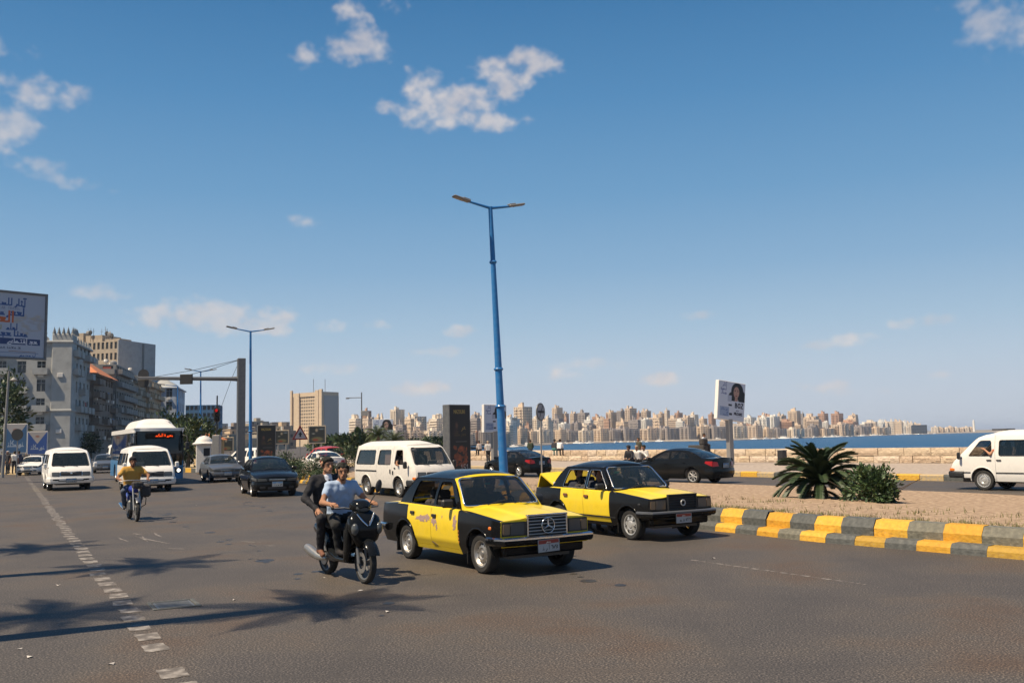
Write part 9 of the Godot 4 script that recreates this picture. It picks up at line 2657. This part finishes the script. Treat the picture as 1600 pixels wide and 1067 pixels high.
func totem_image() -> Image:
	if M.has("totem_im"): return M.totem_im
	var im := Image.create(160, 400, false, Image.FORMAT_RGB8)
	im.fill(lin(0.012, 0.013, 0.014))
	latin(im, "MAZOUNI", 32, 44, 17, lin(0.3, 0.22, 0.05), 3)
	oval(im, Vector2(52, 110), 16, 26, lin(0.09, 0.045, 0.03), 0.6); oval(im, Vector2(44, 150), 30, 36, lin(0.03, 0.02, 0.018), 0.6)
	arabic(im, "عرض", 124, 130, 26, lin(0.2, 0.14, 0.04), 4); arabic(im, "حجز مكان", 128, 165, 17, lin(0.06, 0.045, 0.015), 3)
	im.fill_rect(Rect2i(44, 196, 90, 3), lin(0.12, 0.12, 0.12))
	var r := RandomNumberGenerator.new(); r.seed = 8
	for k in 70: oval(im, Vector2(r.randf_range(30, 130), r.randf_range(225, 330)), r.randf_range(6, 20), r.randf_range(5, 16), lin(0.28, 0.07, 0.025).lerp(lin(0.09, 0.03, 0.015), r.randf()), 0.5)
	latin(im, "151", 84, 352, 26, lin(0.3, 0.3, 0.3), 4)
	M.totem_im = im
	return im
func woman_image() -> Image:     # a plain portrait in place of the advertised face
	if M.has("woman_im"): return M.woman_im
	var im := Image.create(200, 240, false, Image.FORMAT_RGB8)
	im.fill(lin(0.52, 0.55, 0.62))
	oval(im, Vector2(140, 52), 48, 56, lin(0.012, 0.011, 0.012), 0.1); oval(im, Vector2(108, 90), 36, 34, lin(0.014, 0.012, 0.012), 0.2); oval(im, Vector2(176, 88), 34, 46, lin(0.014, 0.012, 0.012), 0.2)
	im.fill_rect(Rect2i(60, 118, 140, 60), lin(0.52, 0.55, 0.62))
	oval(im, Vector2(134, 60), 24, 40, lin(0.40, 0.24, 0.18), 0.15); im.fill_rect(Rect2i(124, 92, 22, 26), lin(0.36, 0.21, 0.16))
	for s in [-10, 10]:
		oval(im, Vector2(134 + s, 52), 6, 3, lin(0.02, 0.015, 0.015), 0.2); im.fill_rect(Rect2i(128 + s, 44, 12, 2), lin(0.03, 0.02, 0.02))
	oval(im, Vector2(134, 68), 4, 7, lin(0.33, 0.18, 0.13), 0.5); oval(im, Vector2(134, 82), 8, 4, lin(0.22, 0.05, 0.05), 0.3)
	im.fill_rect(Rect2i(70, 84, 30, 40), lin(0.35, 0.38, 0.46)); im.fill_rect(Rect2i(78, 140, 26, 12), lin(0.03, 0.03, 0.04)); im.fill_rect(Rect2i(86, 196, 22, 14), lin(0.03, 0.03, 0.04))
	for k in 3: arabic(im, ["آثار", "لمسة", "جمال"][k], 60, 28 + k * 26, 15, lin(0.10, 0.12, 0.26), 3)
	im.fill_rect(Rect2i(14, 160, 70, 60), lin(0.26, 0.32, 0.45))
	for k in 3: arabic(im, ["نور مكان", "عرض", "للبيع"][k], 78, 180 + k * 17, 11, lin(0.08, 0.12, 0.26), 2)
	latin(im, "BOZ", 130, 158, 26, lin(0.02, 0.02, 0.03), 6); arabic(im, "مصر", 160, 178, 10, lin(0.1, 0.1, 0.14), 2); latin(im, "MAZARE", 124, 204, 13, lin(0.02, 0.02, 0.03), 4)
	im.fill_rect(Rect2i(140, 212, 36, 2), lin(0.2, 0.2, 0.25))
	M.woman_im = im
	return im
func food_image() -> Image:
	if M.has("food_im"): return M.food_im
	var im := Image.create(128, 128, false, Image.FORMAT_RGB8)
	im.fill(lin(0.014, 0.017, 0.016))
	oval(im, Vector2(60, 30), 16, 20, lin(0.25, 0.2, 0.14), 0.7); oval(im, Vector2(98, 22), 34, 9, lin(0.12, 0.15, 0.18), 0.8); oval(im, Vector2(36, 56), 18, 7, lin(0.2, 0.2, 0.18), 0.7)
	oval(im, Vector2(64, 98), 56, 22, lin(0.10, 0.09, 0.04), 0.4); oval(im, Vector2(52, 102), 26, 11, lin(0.16, 0.03, 0.015), 0.5)
	for e in [Rect2i(0, 0, 128, 5), Rect2i(0, 123, 128, 5), Rect2i(0, 0, 5, 128), Rect2i(123, 0, 5, 128)]: im.fill_rect(e, lin(0.28, 0.26, 0.24))
	M.food_im = im
	return im
func travel_image() -> Image:
	var im := Image.create(640, 480, false, Image.FORMAT_RGB8)
	im.fill(lin(0.33, 0.37, 0.44))
	var r := RandomNumberGenerator.new(); r.seed = 3
	for k in 40: oval(im, Vector2(r.randf_range(430, 620), r.randf_range(160, 300)), r.randf_range(8, 40), r.randf_range(6, 26), lin(0.30, 0.31, 0.34).lerp(lin(0.36, 0.33, 0.28), r.randf()), 0.9)
	var blue := lin(0.02, 0.06, 0.20)
	arabic(im, "آثار للسياحة", 505, 92, 34, blue, 8)
	latin(im, "ATHAR TRAVEL", 300, 124, 17, lin(0.2, 0.2, 0.26), 3)
	arabic(im, "أحجز مكانك", 500, 166, 42, blue, 10)
	arabic(im, "الحج", 430, 218, 52, lin(0.42, 0.09, 0.02), 13)
	arabic(im, "لعام", 455, 276, 30, blue, 7); arabic(im, "١٤٤٥", 350, 276, 26, lin(0.30, 0.26, 0.12), 6)
	arabic(im, "معنا حجك", 520, 322, 36, blue, 9); arabic(im, "عندنا", 290, 322, 36, lin(0.42, 0.12, 0.03), 8)
	im.fill_rect(Rect2i(210, 340, 400, 46), lin(0.012, 0.035, 0.13)); im.fill_rect(Rect2i(60, 340, 148, 46), lin(0.40, 0.20, 0.02))
	arabic(im, "حج إقتصادى", 590, 374, 28, lin(0.5, 0.52, 0.56), 6); arabic(im, "حج", 180, 374, 28, lin(0.5, 0.5, 0.45), 6)
	arabic(im, "ج محمد عمر", 480, 418, 22, lin(0.05, 0.06, 0.10), 3); stroke(im, Vector2(400, 436), Vector2(580, 440), 4, lin(0.2, 0.1, 0.06))
	im.fill_rect(Rect2i(60, 446, 540, 3), lin(0.05, 0.08, 0.18)); arabic(im, "شارع سعد مصر", 590, 472, 15, blue, 3)
	return im
func hoarding_image(k: int) -> Image:
	var im := Image.create(128, 128, false, Image.FORMAT_RGB8)
	im.fill(lin(0.03, 0.08, 0.26) if k == 1 else lin(0.04, 0.10, 0.20))
	for y in 70:
		var w := int((70 - y) * 0.9)
		im.fill_rect(Rect2i(64 - w, y, w * 2, 1), lin(0.36, 0.33, 0.31))
	oval(im, Vector2(64, 26), 18, 9, lin(0.3, 0.14, 0.1), 0.6)
	arabic(im, "نور مكان", 112, 100, 18, lin(0.30, 0.34, 0.40), 4)
	return im
